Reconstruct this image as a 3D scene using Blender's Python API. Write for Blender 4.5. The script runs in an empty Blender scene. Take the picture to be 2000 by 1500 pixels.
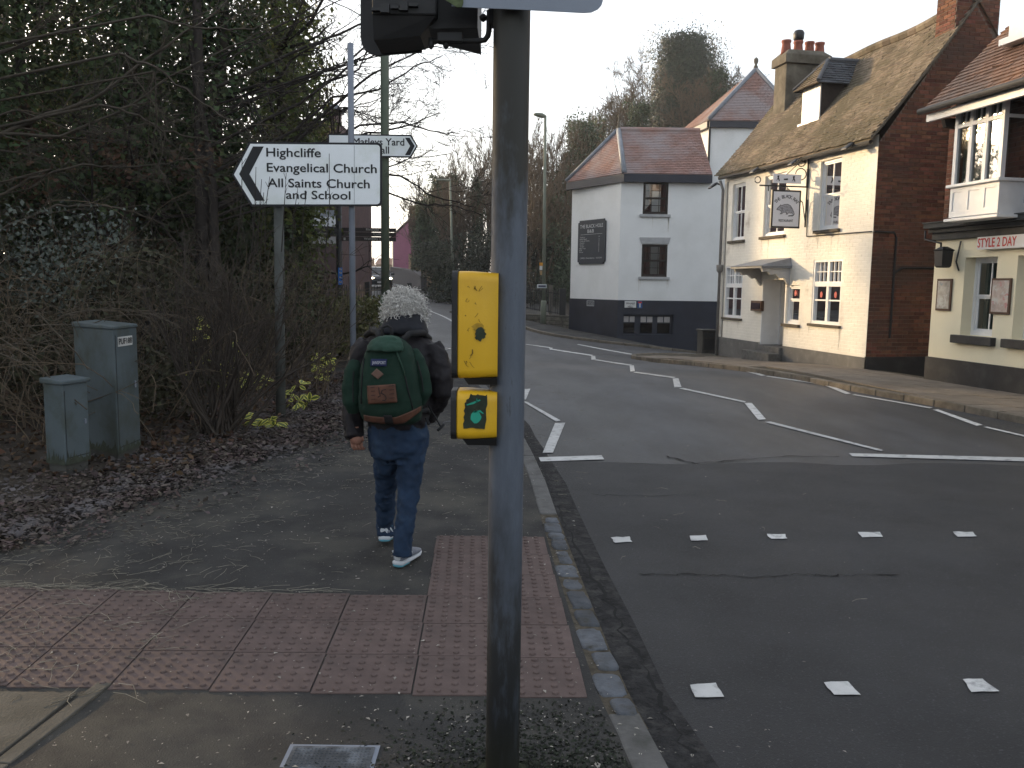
import bpy, bmesh, math, random
import numpy as np
from mathutils import Vector, Matrix
random.seed(7); rng = np.random.default_rng(7)
S = bpy.context.scene; COL = S.collection
# ---------------------------------------------------------------- camera, sky, sun, exposure
FPX = 1660.0; PITCH = math.atan(193/FPX); ROLL = .0136; CH = 1.6
Fw = np.array([0, math.cos(PITCH), -math.sin(PITCH)]); R0 = np.array([1., 0, 0]); U0 = np.array([0, math.sin(PITCH), math.cos(PITCH)])
Rt = math.cos(ROLL)*R0+math.sin(ROLL)*U0; Up = math.cos(ROLL)*U0-math.sin(ROLL)*R0
CO = np.array([0, 0, CH])
cam = bpy.data.cameras.new('camera'); co = bpy.data.objects.new('camera', cam); COL.objects.link(co)
cam.sensor_width = 36; cam.lens = 36*FPX/2000; cam.clip_start = .05; cam.clip_end = 3000
M4 = Matrix(((Rt[0], Up[0], -Fw[0], CO[0]), (Rt[1], Up[1], -Fw[1], CO[1]), (Rt[2], Up[2], -Fw[2], CO[2]), (0, 0, 0, 1)))
co.matrix_world = M4; S.camera = co
SUN_EL, SUN_AZ = math.radians(9.5), math.radians(-50)      # azimuth from +Y, towards -X (left of the picture)
w = bpy.data.worlds.new('World'); S.world = w; w.use_nodes = True
nt = w.node_tree; bg = nt.nodes['Background']
sky = nt.nodes.new('ShaderNodeTexSky'); sky.sky_type = 'NISHITA'; sky.sun_disc = False
sky.sun_elevation = SUN_EL; sky.sun_rotation = SUN_AZ; sky.air_density = 1.0; sky.dust_density = 3.0; sky.ozone_density = 1.0
hs = nt.nodes.new('ShaderNodeHueSaturation'); hs.inputs['Saturation'].default_value = .55
nt.links.new(sky.outputs[0], hs.inputs['Color'])
mx = nt.nodes.new('ShaderNodeMix'); mx.data_type = 'RGBA'; mx.blend_type = 'ADD'; mx.inputs[0].default_value = 1     # thin bright winter cloud over the clear sky
mx.inputs[7].default_value = (2.1, 2.2, 2.4, 1)
nt.links.new(hs.outputs[0], mx.inputs[6]); nt.links.new(mx.outputs[2], bg.inputs[0]); bg.inputs[1].default_value = .15
sun = bpy.data.lights.new('sun', 'SUN'); sun.energy = 3.2; sun.angle = math.radians(2.0); sun.color = (1, .72, .40)
so = bpy.data.objects.new('sun', sun); COL.objects.link(so)
sd = Vector((math.sin(SUN_AZ)*math.cos(SUN_EL), math.cos(SUN_AZ)*math.cos(SUN_EL), math.sin(SUN_EL)))
so.rotation_euler = sd.to_track_quat('Z', 'Y').to_euler()
S.render.engine = 'CYCLES'
S.view_settings.view_transform = 'Standard'; S.view_settings.look = 'None'; S.view_settings.gamma = 1
S.view_settings.exposure = 0.9; S.view_settings.use_curve_mapping = False
# ---------------------------------------------------------------- geometry helpers
def ray(x, y): return Fw+(x-1000)/FPX*Rt-(y-750)/FPX*Up
def W(x, y, d):
    v = ray(x, y); return CO+v*d/v[1]
def G(x, y, z=0.):
    v = ray(x, y); return CO+v*(z-CH)/v[2]
CTRL = []
for a in [(0, 2, -.03), (0, 6, -.03), (-6, 4, -.02), (-8, 9, 0), (6, 3, -.03), (4, 8, -.04), (9, 7, -.03), (1, 11, -.03), (6, 12, -.05), (7.5, 15.5, -.08), (3, 15, -.05),
          (7.1, 17.2, -.08), (5.8, 24.1, -.37), (3.1, 22.5, -.3), (8.5, 27, -.65), (12, 28, -1.0), (16, 20, -.7), (14, 10, -.1), (0, 22, -.1), (-2, 20, -.03), (-6, 20, .08), (-1, 30, 0), (-8, 30, .3), (-12, 14, .05),
          (1.2, 34, .02), (-2.4, 45, .48), (-6.3, 60, 1.2), (-10, 64, 1.35), (-14, 80, 1.75), (-20, 100, 1.8), (-16, 45, .8), (-20, 25, .3), (5, 45, .4), (6, 60, 1.0), (15, 45, -.2), (20, 35, -1.0), (0, 80, 1.6), (0, -8, -.03), (8, -6, -.03), (-8, -6, -.02), (20, 70, 1.)]:
    CTRL.append(a)
for (x, y, d, o) in [(1365, 690, 31.5, -.08), (1205, 660, 31.5, -.08), (1111, 643, 34.5, -.08)]:
    q = W(x, y, d); CTRL.append((q[0], q[1], q[2]+o))
CTRL = np.array(CTRL, float)
def _tps(c):
    n = len(c); d = np.linalg.norm(c[:, None, :2]-c[None, :, :2], axis=2)
    K = np.where(d > 0, d*d*np.log(d+1e-12), 0)+np.eye(n)*.5
    Pm = np.c_[np.ones(n), c[:, :2]]; A = np.block([[K, Pm], [Pm.T, np.zeros((3, 3))]])
    return np.linalg.solve(A, np.r_[c[:, 2], 0, 0, 0])
_wt = _tps(CTRL)
def T(x, y):
    x = np.atleast_1d(np.asarray(x, float)); y = np.atleast_1d(np.asarray(y, float))
    xs = np.clip(x, -22, 18); ys = np.clip(y, -8, 95)
    out = np.empty(x.shape); fx = xs.ravel(); fy = ys.ravel()
    d = np.sqrt((fx[:, None]-CTRL[None, :, 0])**2+(fy[:, None]-CTRL[None, :, 1])**2)
    v = (d*d*np.log(d+1e-12))@_wt[:-3]+_wt[-3]+_wt[-2]*fx+_wt[-1]*fy
    return v.reshape(x.shape)
def t1(x, y): return float(T(x, y)[0])
def GT(px, py, off=0.):
    z = off
    q = G(px, py, -.03+off)
    for _ in range(60):
        zt = t1(q[0], q[1])+off
        q2 = G(px, py, min(zt, CH-.02)); q = q+(q2-q)*.5
    return np.array([q[0], q[1], t1(q[0], q[1])+off])
class FR:                                   # vertical plane: u along, z up, w outward
    def __init__(s, p0, p1, flip=False):
        s.o = np.array(p0[:2], float); a = np.array(p1[:2], float)-s.o; s.L = np.linalg.norm(a); s.a = a/s.L
        s.n = np.array([s.a[1], -s.a[0]])
        if flip: s.n = -s.n
    def p(s, u, z, w=0.):
        q = s.o+s.a*u+s.n*w; return (q[0], q[1], z)
    def hit(s, x, y, w=0.):
        v = ray(x, y); o = s.o+s.n*w
        t = ((o-CO[:2])@s.n)/(v[:2]@s.n); q = CO+v*t
        return float((q[:2]-s.o)@s.a), float(q[2])
    def rect(s, x0, y0, x1, y1, w=0.):
        a = s.hit(x0, y0, w); b = s.hit(x1, y1, w)
        return min(a[0], b[0]), max(a[0], b[0]), min(a[1], b[1]), max(a[1], b[1])
class MB:
    def __init__(s): s.v = []; s.f = []; s.arr = []
    def face(s, pts):
        n = len(s.v); s.v += [tuple(map(float, p)) for p in pts]; s.f.append(tuple(range(n, n+len(pts)))); return s
    def hexa(s, b, t):                       # four bottom and four top corners
        n = len(s.v); s.v += [tuple(map(float, p)) for p in list(b)+list(t)]
        s.f += [(n+3, n+2, n+1, n), (n+4, n+5, n+6, n+7)]+[(n+i, n+(i+1) % 4, n+4+(i+1) % 4, n+4+i) for i in range(4)]
        return s
    def box(s, x0, x1, y0, y1, z0, z1):
        return s.hexa([(x0, y0, z0), (x1, y0, z0), (x1, y1, z0), (x0, y1, z0)], [(x0, y0, z1), (x1, y0, z1), (x1, y1, z1), (x0, y1, z1)])
    def fbox(s, F, u0, u1, z0, z1, w0, w1):
        return s.hexa([F.p(u0, z0, w1), F.p(u1, z0, w1), F.p(u1, z0, w0), F.p(u0, z0, w0)], [F.p(u0, z1, w1), F.p(u1, z1, w1), F.p(u1, z1, w0), F.p(u0, z1, w0)])
    def prism(s, poly, vec):                 # polygon (3D points) swept along vec
        n = len(s.v); k = len(poly); vec = np.array(vec, float)
        s.v += [tuple(map(float, p)) for p in poly]+[tuple(np.array(p, float)+vec) for p in poly]
        s.f += [tuple(range(k-1, -1, -1)), tuple(range(n+k-n+0, 2*k))] if False else []
        s.f.append(tuple(n+i for i in range(k-1, -1, -1))); s.f.append(tuple(n+k+i for i in range(k)))
        s.f += [(n+i, n+(i+1) % k, n+k+(i+1) % k, n+k+i) for i in range(k)]
        return s
    def fprism(s, F, uz, w0, w1):
        return s.prism([F.p(u, z, w0) for u, z in uz], np.array([F.n[0]*(w1-w0), F.n[1]*(w1-w0), 0]))
    def tube(s, pts, rad, k=10, cap=True):
        pts = [np.array(p, float) for p in pts]; m = len(pts)
        if not hasattr(rad, '__len__'): rad = [rad]*m
        n = len(s.v); prev = None
        for i, p in enumerate(pts):
            d = pts[min(i+1, m-1)]-pts[max(i-1, 0)]; d = d/(np.linalg.norm(d)+1e-9)
            if prev is None: ref = np.array([0, 0, 1.]) if abs(d[2]) < .9 else np.array([1., 0, 0]); a = np.cross(d, ref)
            else: a = prev-d*(prev@d)
            a = a/(np.linalg.norm(a)+1e-9); prev = a; b = np.cross(d, a)
            for j in range(k):
                t = 2*math.pi*j/k; s.v.append(tuple(p+rad[i]*(math.cos(t)*a+math.sin(t)*b)))
        for i in range(m-1):
            for j in range(k):
                s.f.append((n+i*k+j, n+i*k+(j+1) % k, n+(i+1)*k+(j+1) % k, n+(i+1)*k+j))
        if cap: s.f.append(tuple(n+j for j in range(k-1, -1, -1))); s.f.append(tuple(n+(m-1)*k+j for j in range(k)))
        return s
    def loft(s, rings, cap=True):            # rings of equal point count
        n = len(s.v); k = len(rings[0]); m = len(rings)
        for r in rings: s.v += [tuple(map(float, p)) for p in r]
        for i in range(m-1):
            for j in range(k): s.f.append((n+i*k+j, n+i*k+(j+1) % k, n+(i+1)*k+(j+1) % k, n+(i+1)*k+j))
        if cap: s.f.append(tuple(n+j for j in range(k-1, -1, -1))); s.f.append(tuple(n+(m-1)*k+j for j in range(k)))
        return s
    def lathe(s, c, prof, k=16):
        return s.loft([[(c[0]+r*math.cos(2*math.pi*j/k), c[1]+r*math.sin(2*math.pi*j/k), c[2]+z) for j in range(k)] for r, z in prof])
    def build(s, name, m, parent=None, smooth=False, bevel=0, base=None):
        me = bpy.data.meshes.new(name); me.from_pydata(s.v, [], s.f)
        return finish(name, me, m, parent, smooth, bevel)
def finish(name, me, m, parent=None, smooth=False, bevel=0):
    me.update()
    if smooth: me.shade_smooth()
    if m is not None: me.materials.append(m)
    o = bpy.data.objects.new(name, me); COL.objects.link(o)
    if parent is not None:
        o.parent = parent; o.matrix_parent_inverse = wm(parent).inverted()
    if bevel:
        b = o.modifiers.new('bevel', 'BEVEL'); b.width = bevel; b.segments = 2; b.limit_method = 'ANGLE'; b.angle_limit = math.radians(50)
    return o
def wm(o):
    return o.matrix_basis.copy() if o.parent is None else wm(o.parent) @ o.matrix_parent_inverse @ o.matrix_basis
def quads(name, V, nper, m, parent=None, smooth=False):   # V (N,nper,3): N separate polygons, fast
    N = len(V); me = bpy.data.meshes.new(name)
    me.vertices.add(N*nper); me.vertices.foreach_set('co', np.ascontiguousarray(V, dtype=np.float32).ravel())
    me.loops.add(N*nper); me.loops.foreach_set('vertex_index', np.arange(N*nper, dtype=np.int32))
    me.polygons.add(N); me.polygons.foreach_set('loop_start', np.arange(0, N*nper, nper, dtype=np.int32))
    me.polygons.foreach_set('loop_total', np.full(N, nper, dtype=np.int32)); me.update(calc_edges=True)
    return finish(name, me, m, parent, smooth)
def indexed(name, V, Fq, m, parent=None, smooth=False):   # V (n,3), Fq (m,k) face indices, fast
    me = bpy.data.meshes.new(name); k = Fq.shape[1]; n = len(Fq)
    me.vertices.add(len(V)); me.vertices.foreach_set('co', np.ascontiguousarray(V, dtype=np.float32).ravel())
    me.loops.add(n*k); me.loops.foreach_set('vertex_index', Fq.astype(np.int32).ravel())
    me.polygons.add(n); me.polygons.foreach_set('loop_start', np.arange(0, n*k, k, dtype=np.int32))
    me.polygons.foreach_set('loop_total', np.full(n, k, dtype=np.int32)); me.update(calc_edges=True)
    return finish(name, me, m, parent, smooth)
def tag(o, label=None, cat=None, group=None, kind=None):
    if label: o['label'] = label
    if cat: o['category'] = cat
    if group: o['group'] = group
    if kind: o['kind'] = kind
    return o
def thing(name, loc, label, cat, group=None):
    o = bpy.data.objects.new(name, None); COL.objects.link(o); o.empty_display_size = .2
    o.location = [float(c) for c in loc]; return tag(o, label, cat, group)
def copy_tree(o, parent=None):
    c = o.copy(); COL.objects.link(c)
    if parent is not None: c.parent = parent; c.matrix_parent_inverse = o.matrix_parent_inverse.copy()
    for ch in list(o.children): copy_tree(ch, c)
    return c
def text(s, org, xa, ya, cap, m, parent, width=None, bold=0., name='lettering', depth=.002, align='LEFT'):
    cu = bpy.data.curves.new('t', 'FONT'); cu.body = s; cu.size = 1; cu.resolution_u = 3; cu.align_x = align
    ob = bpy.data.objects.new('t', cu); COL.objects.link(ob)
    me = bpy.data.meshes.new_from_object(ob); bpy.data.objects.remove(ob); bpy.data.curves.remove(cu)
    n = len(me.vertices); v = np.empty(n*3, np.float32); me.vertices.foreach_get('co', v); v = v.reshape(-1, 3)
    fs = [tuple(p.vertices) for p in me.polygons]; bpy.data.meshes.remove(me)
    sc = cap/.69; sx = sc
    if width:
        w0 = v[:, 0].max()-v[:, 0].min(); sx = width/w0
        if align == 'LEFT': v[:, 0] -= v[:, 0].min()
    xa = np.array(xa, float); ya = np.array(ya, float); xa /= np.linalg.norm(xa); ya /= np.linalg.norm(ya); na = np.cross(xa, ya)
    P = np.array(org, float)[None]+v[:, :1]*sx*xa+v[:, 1:2]*sc*ya+na*depth
    sh = [(0, 0)] if not bold else [(-bold, 0), (bold, 0), (0, -bold*.8), (0, bold*.8)]          # heavier strokes: shifted copies, each a hair in front of the last
    V = np.concatenate([P+xa*a*sc+ya*b_*sc+na*.0004*k*min(1, cap/.05) for k, (a, b_) in enumerate(sh)])
    FF = [tuple(i+k*n for i in f) for k in range(len(sh)) for f in fs]
    me = bpy.data.meshes.new(name); me.from_pydata(V.tolist(), [], FF)
    return finish(name, me, m, parent)
# ---------------------------------------------------------------- materials
MATS = {}
def mat(name, col, rough=.85, var=.18, scale=4., bump=0., bscale=60., spec=.25, metal=0., isl=0., transl=0., col2=None, c2scale=2., c2lo=.5, c2hi=.62, col3=None, c3scale=25., c3lo=.6, c3hi=.66, rvar=0., stretch=None, emit=None, hue=0.):
    m = bpy.data.materials.new(name); m.use_nodes = True; n = m.node_tree; L = n.links; N = n.nodes
    b = N['Principled BSDF']; tc = N.new('ShaderNodeTexCoord'); vec = tc.outputs['Object']
    if stretch:
        mp = N.new('ShaderNodeMapping'); mp.inputs['Scale'].default_value = stretch; L.new(vec, mp.inputs[0]); vec = mp.outputs[0]
    def noise(sc, det=4, rgh=.6):
        t = N.new('ShaderNodeTexNoise'); t.inputs['Scale'].default_value = sc; t.inputs['Detail'].default_value = det; t.inputs['Roughness'].default_value = rgh
        L.new(vec, t.inputs['Vector']); return t.outputs[0]
    def mix(fac, a, c):
        x = N.new('ShaderNodeMix'); x.data_type = 'RGBA'
        if hasattr(fac, 'default_value') or hasattr(fac, 'is_linked'): L.new(fac, x.inputs[0])
        else: x.inputs[0].default_value = fac
        for s_, i in ((a, 6), (c, 7)):
            if isinstance(s_, tuple): x.inputs[i].default_value = (*s_[:3], 1)
            else: L.new(s_, x.inputs[i])
        return x.outputs[2]
    def rmp(src, lo, hi):
        r = N.new('ShaderNodeMapRange'); r.inputs[1].default_value = lo; r.inputs[2].default_value = hi; L.new(src, r.inputs[0]); return r.outputs[0]
    lo = tuple(max(0, c*(1-var)) for c in col); hi = tuple(c*(1+var) for c in col)
    c = mix(rmp(noise(scale), .3, .7), lo, hi)
    if isl:
        g = N.new('ShaderNodeNewGeometry'); oi = N.new('ShaderNodeObjectInfo')
        ad = N.new('ShaderNodeMath'); ad.operation = 'ADD'; L.new(g.outputs['Random Per Island'], ad.inputs[0]); L.new(oi.outputs['Random'], ad.inputs[1])
        fr = N.new('ShaderNodeMath'); fr.operation = 'FRACT'; L.new(ad.outputs[0], fr.inputs[0])
        h = N.new('ShaderNodeHueSaturation'); L.new(c, h.inputs['Color'])
        L.new(rmp_v(N, L, fr.outputs[0], 1-isl, 1+isl), h.inputs['Value'])
        if hue:
            m2 = N.new('ShaderNodeMath'); m2.operation = 'MULTIPLY'; L.new(fr.outputs[0], m2.inputs[0]); m2.inputs[1].default_value = 7.13
            f2 = N.new('ShaderNodeMath'); f2.operation = 'FRACT'; L.new(m2.outputs[0], f2.inputs[0])
            L.new(rmp_v(N, L, f2.outputs[0], .5-hue, .5+hue), h.inputs['Hue'])
        c = h.outputs[0]
    if col2: c = mix(rmp(noise(c2scale, 6, .65), c2lo, c2hi), c, col2)
    if col3: c = mix(rmp(noise(c3scale, 5, .7), c3lo, c3hi), c, col3)
    L.new(c, b.inputs['Base Color'])
    b.inputs['Roughness'].default_value = rough; b.inputs['Metallic'].default_value = metal; b.inputs['Specular IOR Level'].default_value = spec
    if rvar: L.new(rmp_v(N, L, noise(scale*.7), rough-rvar, rough+rvar), b.inputs['Roughness'])
    if bump:
        bp = N.new('ShaderNodeBump'); bp.inputs['Strength'].default_value = 1; bp.inputs['Distance'].default_value = bump
        L.new(noise(bscale, 3), bp.inputs['Height']); L.new(bp.outputs[0], b.inputs['Normal'])
    if emit: b.inputs['Emission Color'].default_value = (*emit[:3], 1); b.inputs['Emission Strength'].default_value = emit[3]
    if transl:
        tr = N.new('ShaderNodeBsdfTranslucent'); L.new(c, tr.inputs[0]); ms = N.new('ShaderNodeMixShader'); ms.inputs[0].default_value = transl
        L.new(b.outputs[0], ms.inputs[1]); L.new(tr.outputs[0], ms.inputs[2]); L.new(ms.outputs[0], N['Material Output'].inputs[0])
    MATS[name] = m; return m
def rmp_v(N, L, src, a, b_):
    r = N.new('ShaderNodeMapRange'); r.inputs[1].default_value = 0; r.inputs[2].default_value = 1; r.inputs[3].default_value = a; r.inputs[4].default_value = b_
    L.new(src, r.inputs[0]); return r.outputs[0]
def glassmat(name, tint, refl=.12):
    m = bpy.data.materials.new(name); m.use_nodes = True; N = m.node_tree.nodes; L = m.node_tree.links
    N.remove(N['Principled BSDF']); t = N.new('ShaderNodeBsdfTransparent'); t.inputs[0].default_value = (*tint, 1)
    g = N.new('ShaderNodeBsdfGlossy'); g.inputs['Roughness'].default_value = .02
    fr = N.new('ShaderNodeFresnel'); fr.inputs[0].default_value = 1.5
    ad = N.new('ShaderNodeMath'); ad.operation = 'ADD'; L.new(fr.outputs[0], ad.inputs[0]); ad.inputs[1].default_value = refl-.04; ad.use_clamp = True
    ms = N.new('ShaderNodeMixShader'); L.new(ad.outputs[0], ms.inputs[0]); L.new(t.outputs[0], ms.inputs[1]); L.new(g.outputs[0], ms.inputs[2])
    L.new(ms.outputs[0], N['Material Output'].inputs[0]); return m
asphalt = mat('asphalt', (.026, .026, .027), .6, .3, 1.1, .005, 150, .45, col2=(.056, .058, .066), c2scale=.7, c2lo=.46, c2hi=.7, col3=(.075, .075, .08), c3scale=75, c3lo=.56, c3hi=.72, rvar=.16, stretch=(1, .35, 1))
asphalt_new = mat('darker_asphalt', (.024, .0242, .0255), .7, .3, 1.4, .006, 160, .3, col2=(.036, .0365, .039), c2scale=.6, c2lo=.48, c2hi=.75, col3=(.075, .075, .08), c3scale=80, c3lo=.56, c3hi=.74, rvar=.12)
asphalt_walk = mat('footway_asphalt', (.042, .041, .040), .9, .28, 2.2, .006, 140, .15, col2=(.078, .073, .06), c2scale=1.1, c2lo=.48, c2hi=.75, col3=(.17, .165, .15), c3scale=70, c3lo=.62, c3hi=.76)
gutter_m = mat('crumbled_asphalt', (.027, .0265, .027), .95, .5, 18, .02, 60, .2, col2=(.055, .053, .05), c2scale=9, c2lo=.5, c2hi=.7)
soil = mat('soil', (.05, .042, .034), .95, .4, 4, .03, 25, .1)
slab_beige = mat('paving_slab', (.17, .145, .118), .9, .14, 5, .003, 90, .2, isl=.12, col2=(.12, .105, .09), c2scale=1.2, c2lo=.5, c2hi=.75)
slab_flag = mat('flagstone', (.088, .081, .069), .92, .2, 6, .004, 80, .15, isl=.08, col2=(.05, .048, .04), c2scale=1.8, c2lo=.5, c2hi=.7)
tact_m = mat('tactile_paving', (.112, .083, .076), .9, .16, 7, .003, 120, .15, isl=.08, col2=(.066, .056, .054), c2scale=2.5, c2lo=.48, c2hi=.75)
kerb_m = mat('kerb_concrete', (.105, .103, .10), .9, .2, 9, .003, 100, .2, isl=.1, col2=(.06, .06, .056), c2scale=5, c2lo=.5, c2hi=.7)
kerb_tan = mat('kerb_stone', (.15, .13, .105), .9, .2, 9, .004, 80, .2, isl=.15, col2=(.08, .07, .055), c2scale=3, c2lo=.5, c2hi=.7)
sett_m = mat('granite_sett', (.085, .092, .104), .85, .3, 18, .006, 50, .2, isl=.3, col2=(.045, .043, .038), c2scale=9, c2lo=.5, c2hi=.68)
mortar_dirt = mat('joint_dirt', (.075, .065, .05), .95, .4, 20, .01, 60, .1)
white_line = mat('road_paint', (.47, .47, .46), .8, .12, 8, .002, 150, .3, isl=.14, col2=(.2, .2, .2), c2scale=11, c2lo=.53, c2hi=.68)
# ---------------------------------------------------------------- ground, road, pavements
def cr(pts, n):
    P = np.array(pts, float); d = np.r_[0, np.cumsum(np.linalg.norm(np.diff(P[:, :2], axis=0), axis=1))]
    tt = np.linspace(0, d[-1], n); out = np.empty((n, 2))
    for i, t in enumerate(tt):
        k = min(max(np.searchsorted(d, t)-1, 0), len(P)-2); u = (t-d[k])/(d[k+1]-d[k])
        p0 = P[max(k-1, 0)]; p1 = P[k]; p2 = P[k+1]; p3 = P[min(k+2, len(P)-1)]
        m1 = (p2-p0)/2 if k > 0 else p2-p1; m2 = (p3-p1)/2 if k+2 < len(P) else p2-p1
        out[i] = ((2*u**3-3*u**2+1)*p1+(u**3-2*u**2+u)*m1+(-2*u**3+3*u**2)*p2+(u**3-u**2)*m2)[:2]
    return out
def off(C, d):                                # offset a polyline to its left (+) or right (-)
    t = np.gradient(C, axis=0); t /= np.linalg.norm(t, axis=1)[:, None]
    return C+np.c_[-t[:, 1], t[:, 0]]*d
LK = cr([(.80, -7), (.68, 0), (.57, 2.5), (.49, 3.12), (.40, 4.53), (.35, 5.52), (.28, 6.77), (.15, 8.43), (-.09, 10.9), (-.55, 14), (-1.25, 17.5), (-2.1, 20.5), (-3.2, 24), (-4.9, 30), (-7.6, 41), (-10.9, 57), (-14.2, 72), (-20, 100)], 150)
RKm = [(10.2, -7), (8.4, 3), (7.2, 7.5), (6.45, 10.5), (6.1, 12.1), (5.55, 13.9), (4.95, 16.4), (4.05, 19.2), (3.35, 21.6)]
q = [GT(*p) for p in [(1080, 657), (1000, 632), (905, 597), (823, 563)]]
RKf = [(3.7, 28.2), (q[0][0], q[0][1]), (q[1][0], q[1][1]), (q[2][0], q[2][1]), (q[3][0], q[3][1]), (-10.2, 76), (-14.5, 100)]
RMAIN = cr(RKm+RKf, 150)
NOSE = cr(RKm[2:]+[(3.15, 22.5), (3.35, 23.3), (4.1, 23.9), (5.9, 24.35), (9, 25.0), (14, 25.6)], 110)
AK = cr([(14, 31.5), (9, 29.9), (5.6, 28.9), (3.7, 28.4)]+RKf[1:], 110)
def grid_between(A, B, m, zf, name, mt, parent=None, smooth=True):
    n = len(A); s = np.linspace(0, 1, m)[None, :, None]; P = A[:, None, :]*(1-s)+B[:, None, :]*s
    z = zf(P[..., 0], P[..., 1]); V = np.dstack([P, z]).reshape(-1, 3)
    i, j = np.meshgrid(np.arange(n-1), np.arange(m-1), indexing='ij'); a = (i*m+j).ravel()
    return indexed(name, V, np.c_[a, a+1, a+m+1, a+m], mt, parent, smooth)
xs = np.r_[np.linspace(-900, -60, 8), np.arange(-55, 41, 1.5), np.linspace(60, 900, 8)]; ys = np.r_[np.linspace(-60, -12, 5), np.arange(-10, 110, 1.5), np.linspace(125, 1500, 9)]
X, Y = np.meshgrid(xs, ys, indexing='ij'); Z = T(X, Y)-.1
i, j = np.meshgrid(np.arange(len(xs)-1), np.arange(len(ys)-1), indexing='ij'); a = (i*len(ys)+j).ravel(); m_ = len(ys)
ground = indexed('ground', np.dstack([X, Y, Z]).reshape(-1, 3), np.c_[a, a+m_, a+m_+1, a+1], soil, None, True); tag(ground, kind='structure')
def lpz(x, y):                                # left footway: flush at the crossing, a kerb's height elsewhere
    d = np.maximum(np.maximum(3.0-y, y-5.8), 0); s = np.clip(d/1.3, 0, 1); s = s*s*(3-2*s)
    return T(x, y)+.03+.05*s
road = grid_between(off(LK, -.02), off(RMAIN, .02), 26, lambda x, y: T(x, y), 'road', asphalt); tag(road, kind='structure')
sr_a = cr([(1.0, 23.6), (3.3, 23.5), (5.9, 23.9), (9, 24.6), (14, 25.2), (20, 25.4)], 30); sr_b = cr([(0.6, 30.6), (3.5, 29.3), (5.6, 29.6), (9, 30.5), (14, 32), (20, 33)], 30)
side = grid_between(sr_a, sr_b, 8, lambda x, y: T(x, y)+.005, 'side_road', asphalt); tag(side, kind='structure')
ys2 = np.linspace(-6.5, 8.0, 60)                       # the darker resurfaced length over the crossing
nx_ = 20; PX_ = np.linspace(0, 1, nx_); Xp = np.interp(ys2, LK[:, 1], LK[:, 0])[:, None]*(1-PX_)+np.interp(ys2, RMAIN[:, 1], RMAIN[:, 0])[:, None]*PX_; Yp = np.repeat(ys2[:, None], nx_, 1); Yp[-1] += .05*np.sin(np.arange(nx_)*1.3)+rng.normal(0, .03, nx_)+np.linspace(-.25, .1, nx_)
i, j = np.meshgrid(np.arange(59), np.arange(nx_-1), indexing='ij'); a = (i*nx_+j).ravel()
indexed('resurfaced_strip', np.dstack([Xp, Yp, T(Xp, Yp)+.0035]).reshape(-1, 3), np.c_[a, a+1, a+nx_+1, a+nx_], asphalt_new, road, True)
gut = grid_between(off(LK, -.0)[:60], (off(LK, -.17)+rng.normal(0, .012, LK.shape))[:60], 3, lambda x, y: T(x, y)+.0068, 'gutter', gutter_m, road)
lwalk = grid_between(off(LK, .125), off(LK, 7.0), 40, lambda x, y: lpz(x, y)-.004+np.clip(-x-4, 0, 9)*.015, 'footway', asphalt_walk); tag(lwalk, kind='structure')
# --- right pavement with slabs
BD = 17.2
Bn = W(1689, 719, BD); Bf = W(1402, 692, 24.08); FB = FR(Bn, Bf, True)           # facade B, u from near corner
if FB.n[0] > 0: FB.n = -FB.n
Cn = W(1810, 732, 15.3); Cd = -FB.a; FC = FR(Cn, Cn[:2]+Cd*8)
if FC.n[0] > 0: FC.n = -FC.n
BLINE = cr([(Cn[0]+Cd[0]*20+.4, Cn[1]+Cd[1]*20), (Cn[0]+.4, Cn[1]), (Bn[0]+.3, Bn[1]+.2), (Bf[0]+.5, Bf[1]-.35), (Bf[0]+1, Bf[1]-.2)], 70)
rpav = grid_between(off(NOSE[:78], -.13), BLINE[np.linspace(0, 69, 78).astype(int)], 14, lambda x, y: T(x, y)+.075, 'pavement', mortar_dirt); tag(rpav, kind='structure')
npav = grid_between(off(NOSE[77:], -.13), np.c_[np.linspace(Bf[0]+1, 14, 33), np.linspace(Bf[1]-.2, 24.9, 33)], 6, lambda x, y: T(x, y)+.075, 'side_pavement', asphalt_walk); tag(npav, kind='structure')
def kerbs(C, w, h, length, m, parent, name, topz, jit=.004, gap=.006, rows=None):
    d = np.r_[0, np.cumsum(np.linalg.norm(np.diff(C, axis=0), axis=1))]; O = off(C, w); n = max(1, int(round(d[-1]/length))); length = d[-1]/n
    for k in range(n):
        a, b = k*length+gap, (k+1)*length-gap
        pts = []
        for t in (a, b):
            pc = np.array([np.interp(t, d, C[:, 0]), np.interp(t, d, C[:, 1])]); po = np.array([np.interp(t, d, O[:, 0]), np.interp(t, d, O[:, 1])]); pts += [pc, po]
        j = random.uniform(-jit, jit); zt = [topz(p[0], p[1])+j for p in pts]
        s = math.copysign(.012, 1)
        v0 = [np.r_[p, t1(*p)-.12] for p in pts]; top = [np.r_[p, z] for p, z in zip(pts, zt)]
        mb = MB(); mb.hexa([v0[0], v0[2], v0[3], v0[1]], [top[0], top[2], top[3], top[1]])
        mb.build(name, m, parent, False, .012)
lz = lambda x, y: float(lpz(np.array([x]), np.array([y]))[0])+.002
dL = np.r_[0, np.cumsum(np.linalg.norm(np.diff(LK, axis=0), axis=1))]
def sub(C, y0, y1): return C[(C[:, 1] >= y0) & (C[:, 1] <= y1)]
LKd = cr([tuple(p) for p in LK], 900)
kerbs(sub(LKd, -3, 3.1), .125, .12, .9, kerb_m, lwalk, 'kerb_stone', lz)
kerbs(sub(LKd, 5.75, 44), .125, .12, .9, kerb_m, lwalk, 'kerb_stone', lz)
y = 3.02; k = 0
bed = grid_between(sub(LKd, 2.9, 5.9), off(sub(LKd, 2.9, 5.9), .14), 3, lambda x, y: T(x, y)+.024, 'sett_bed', mortar_dirt, lwalk)
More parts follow.
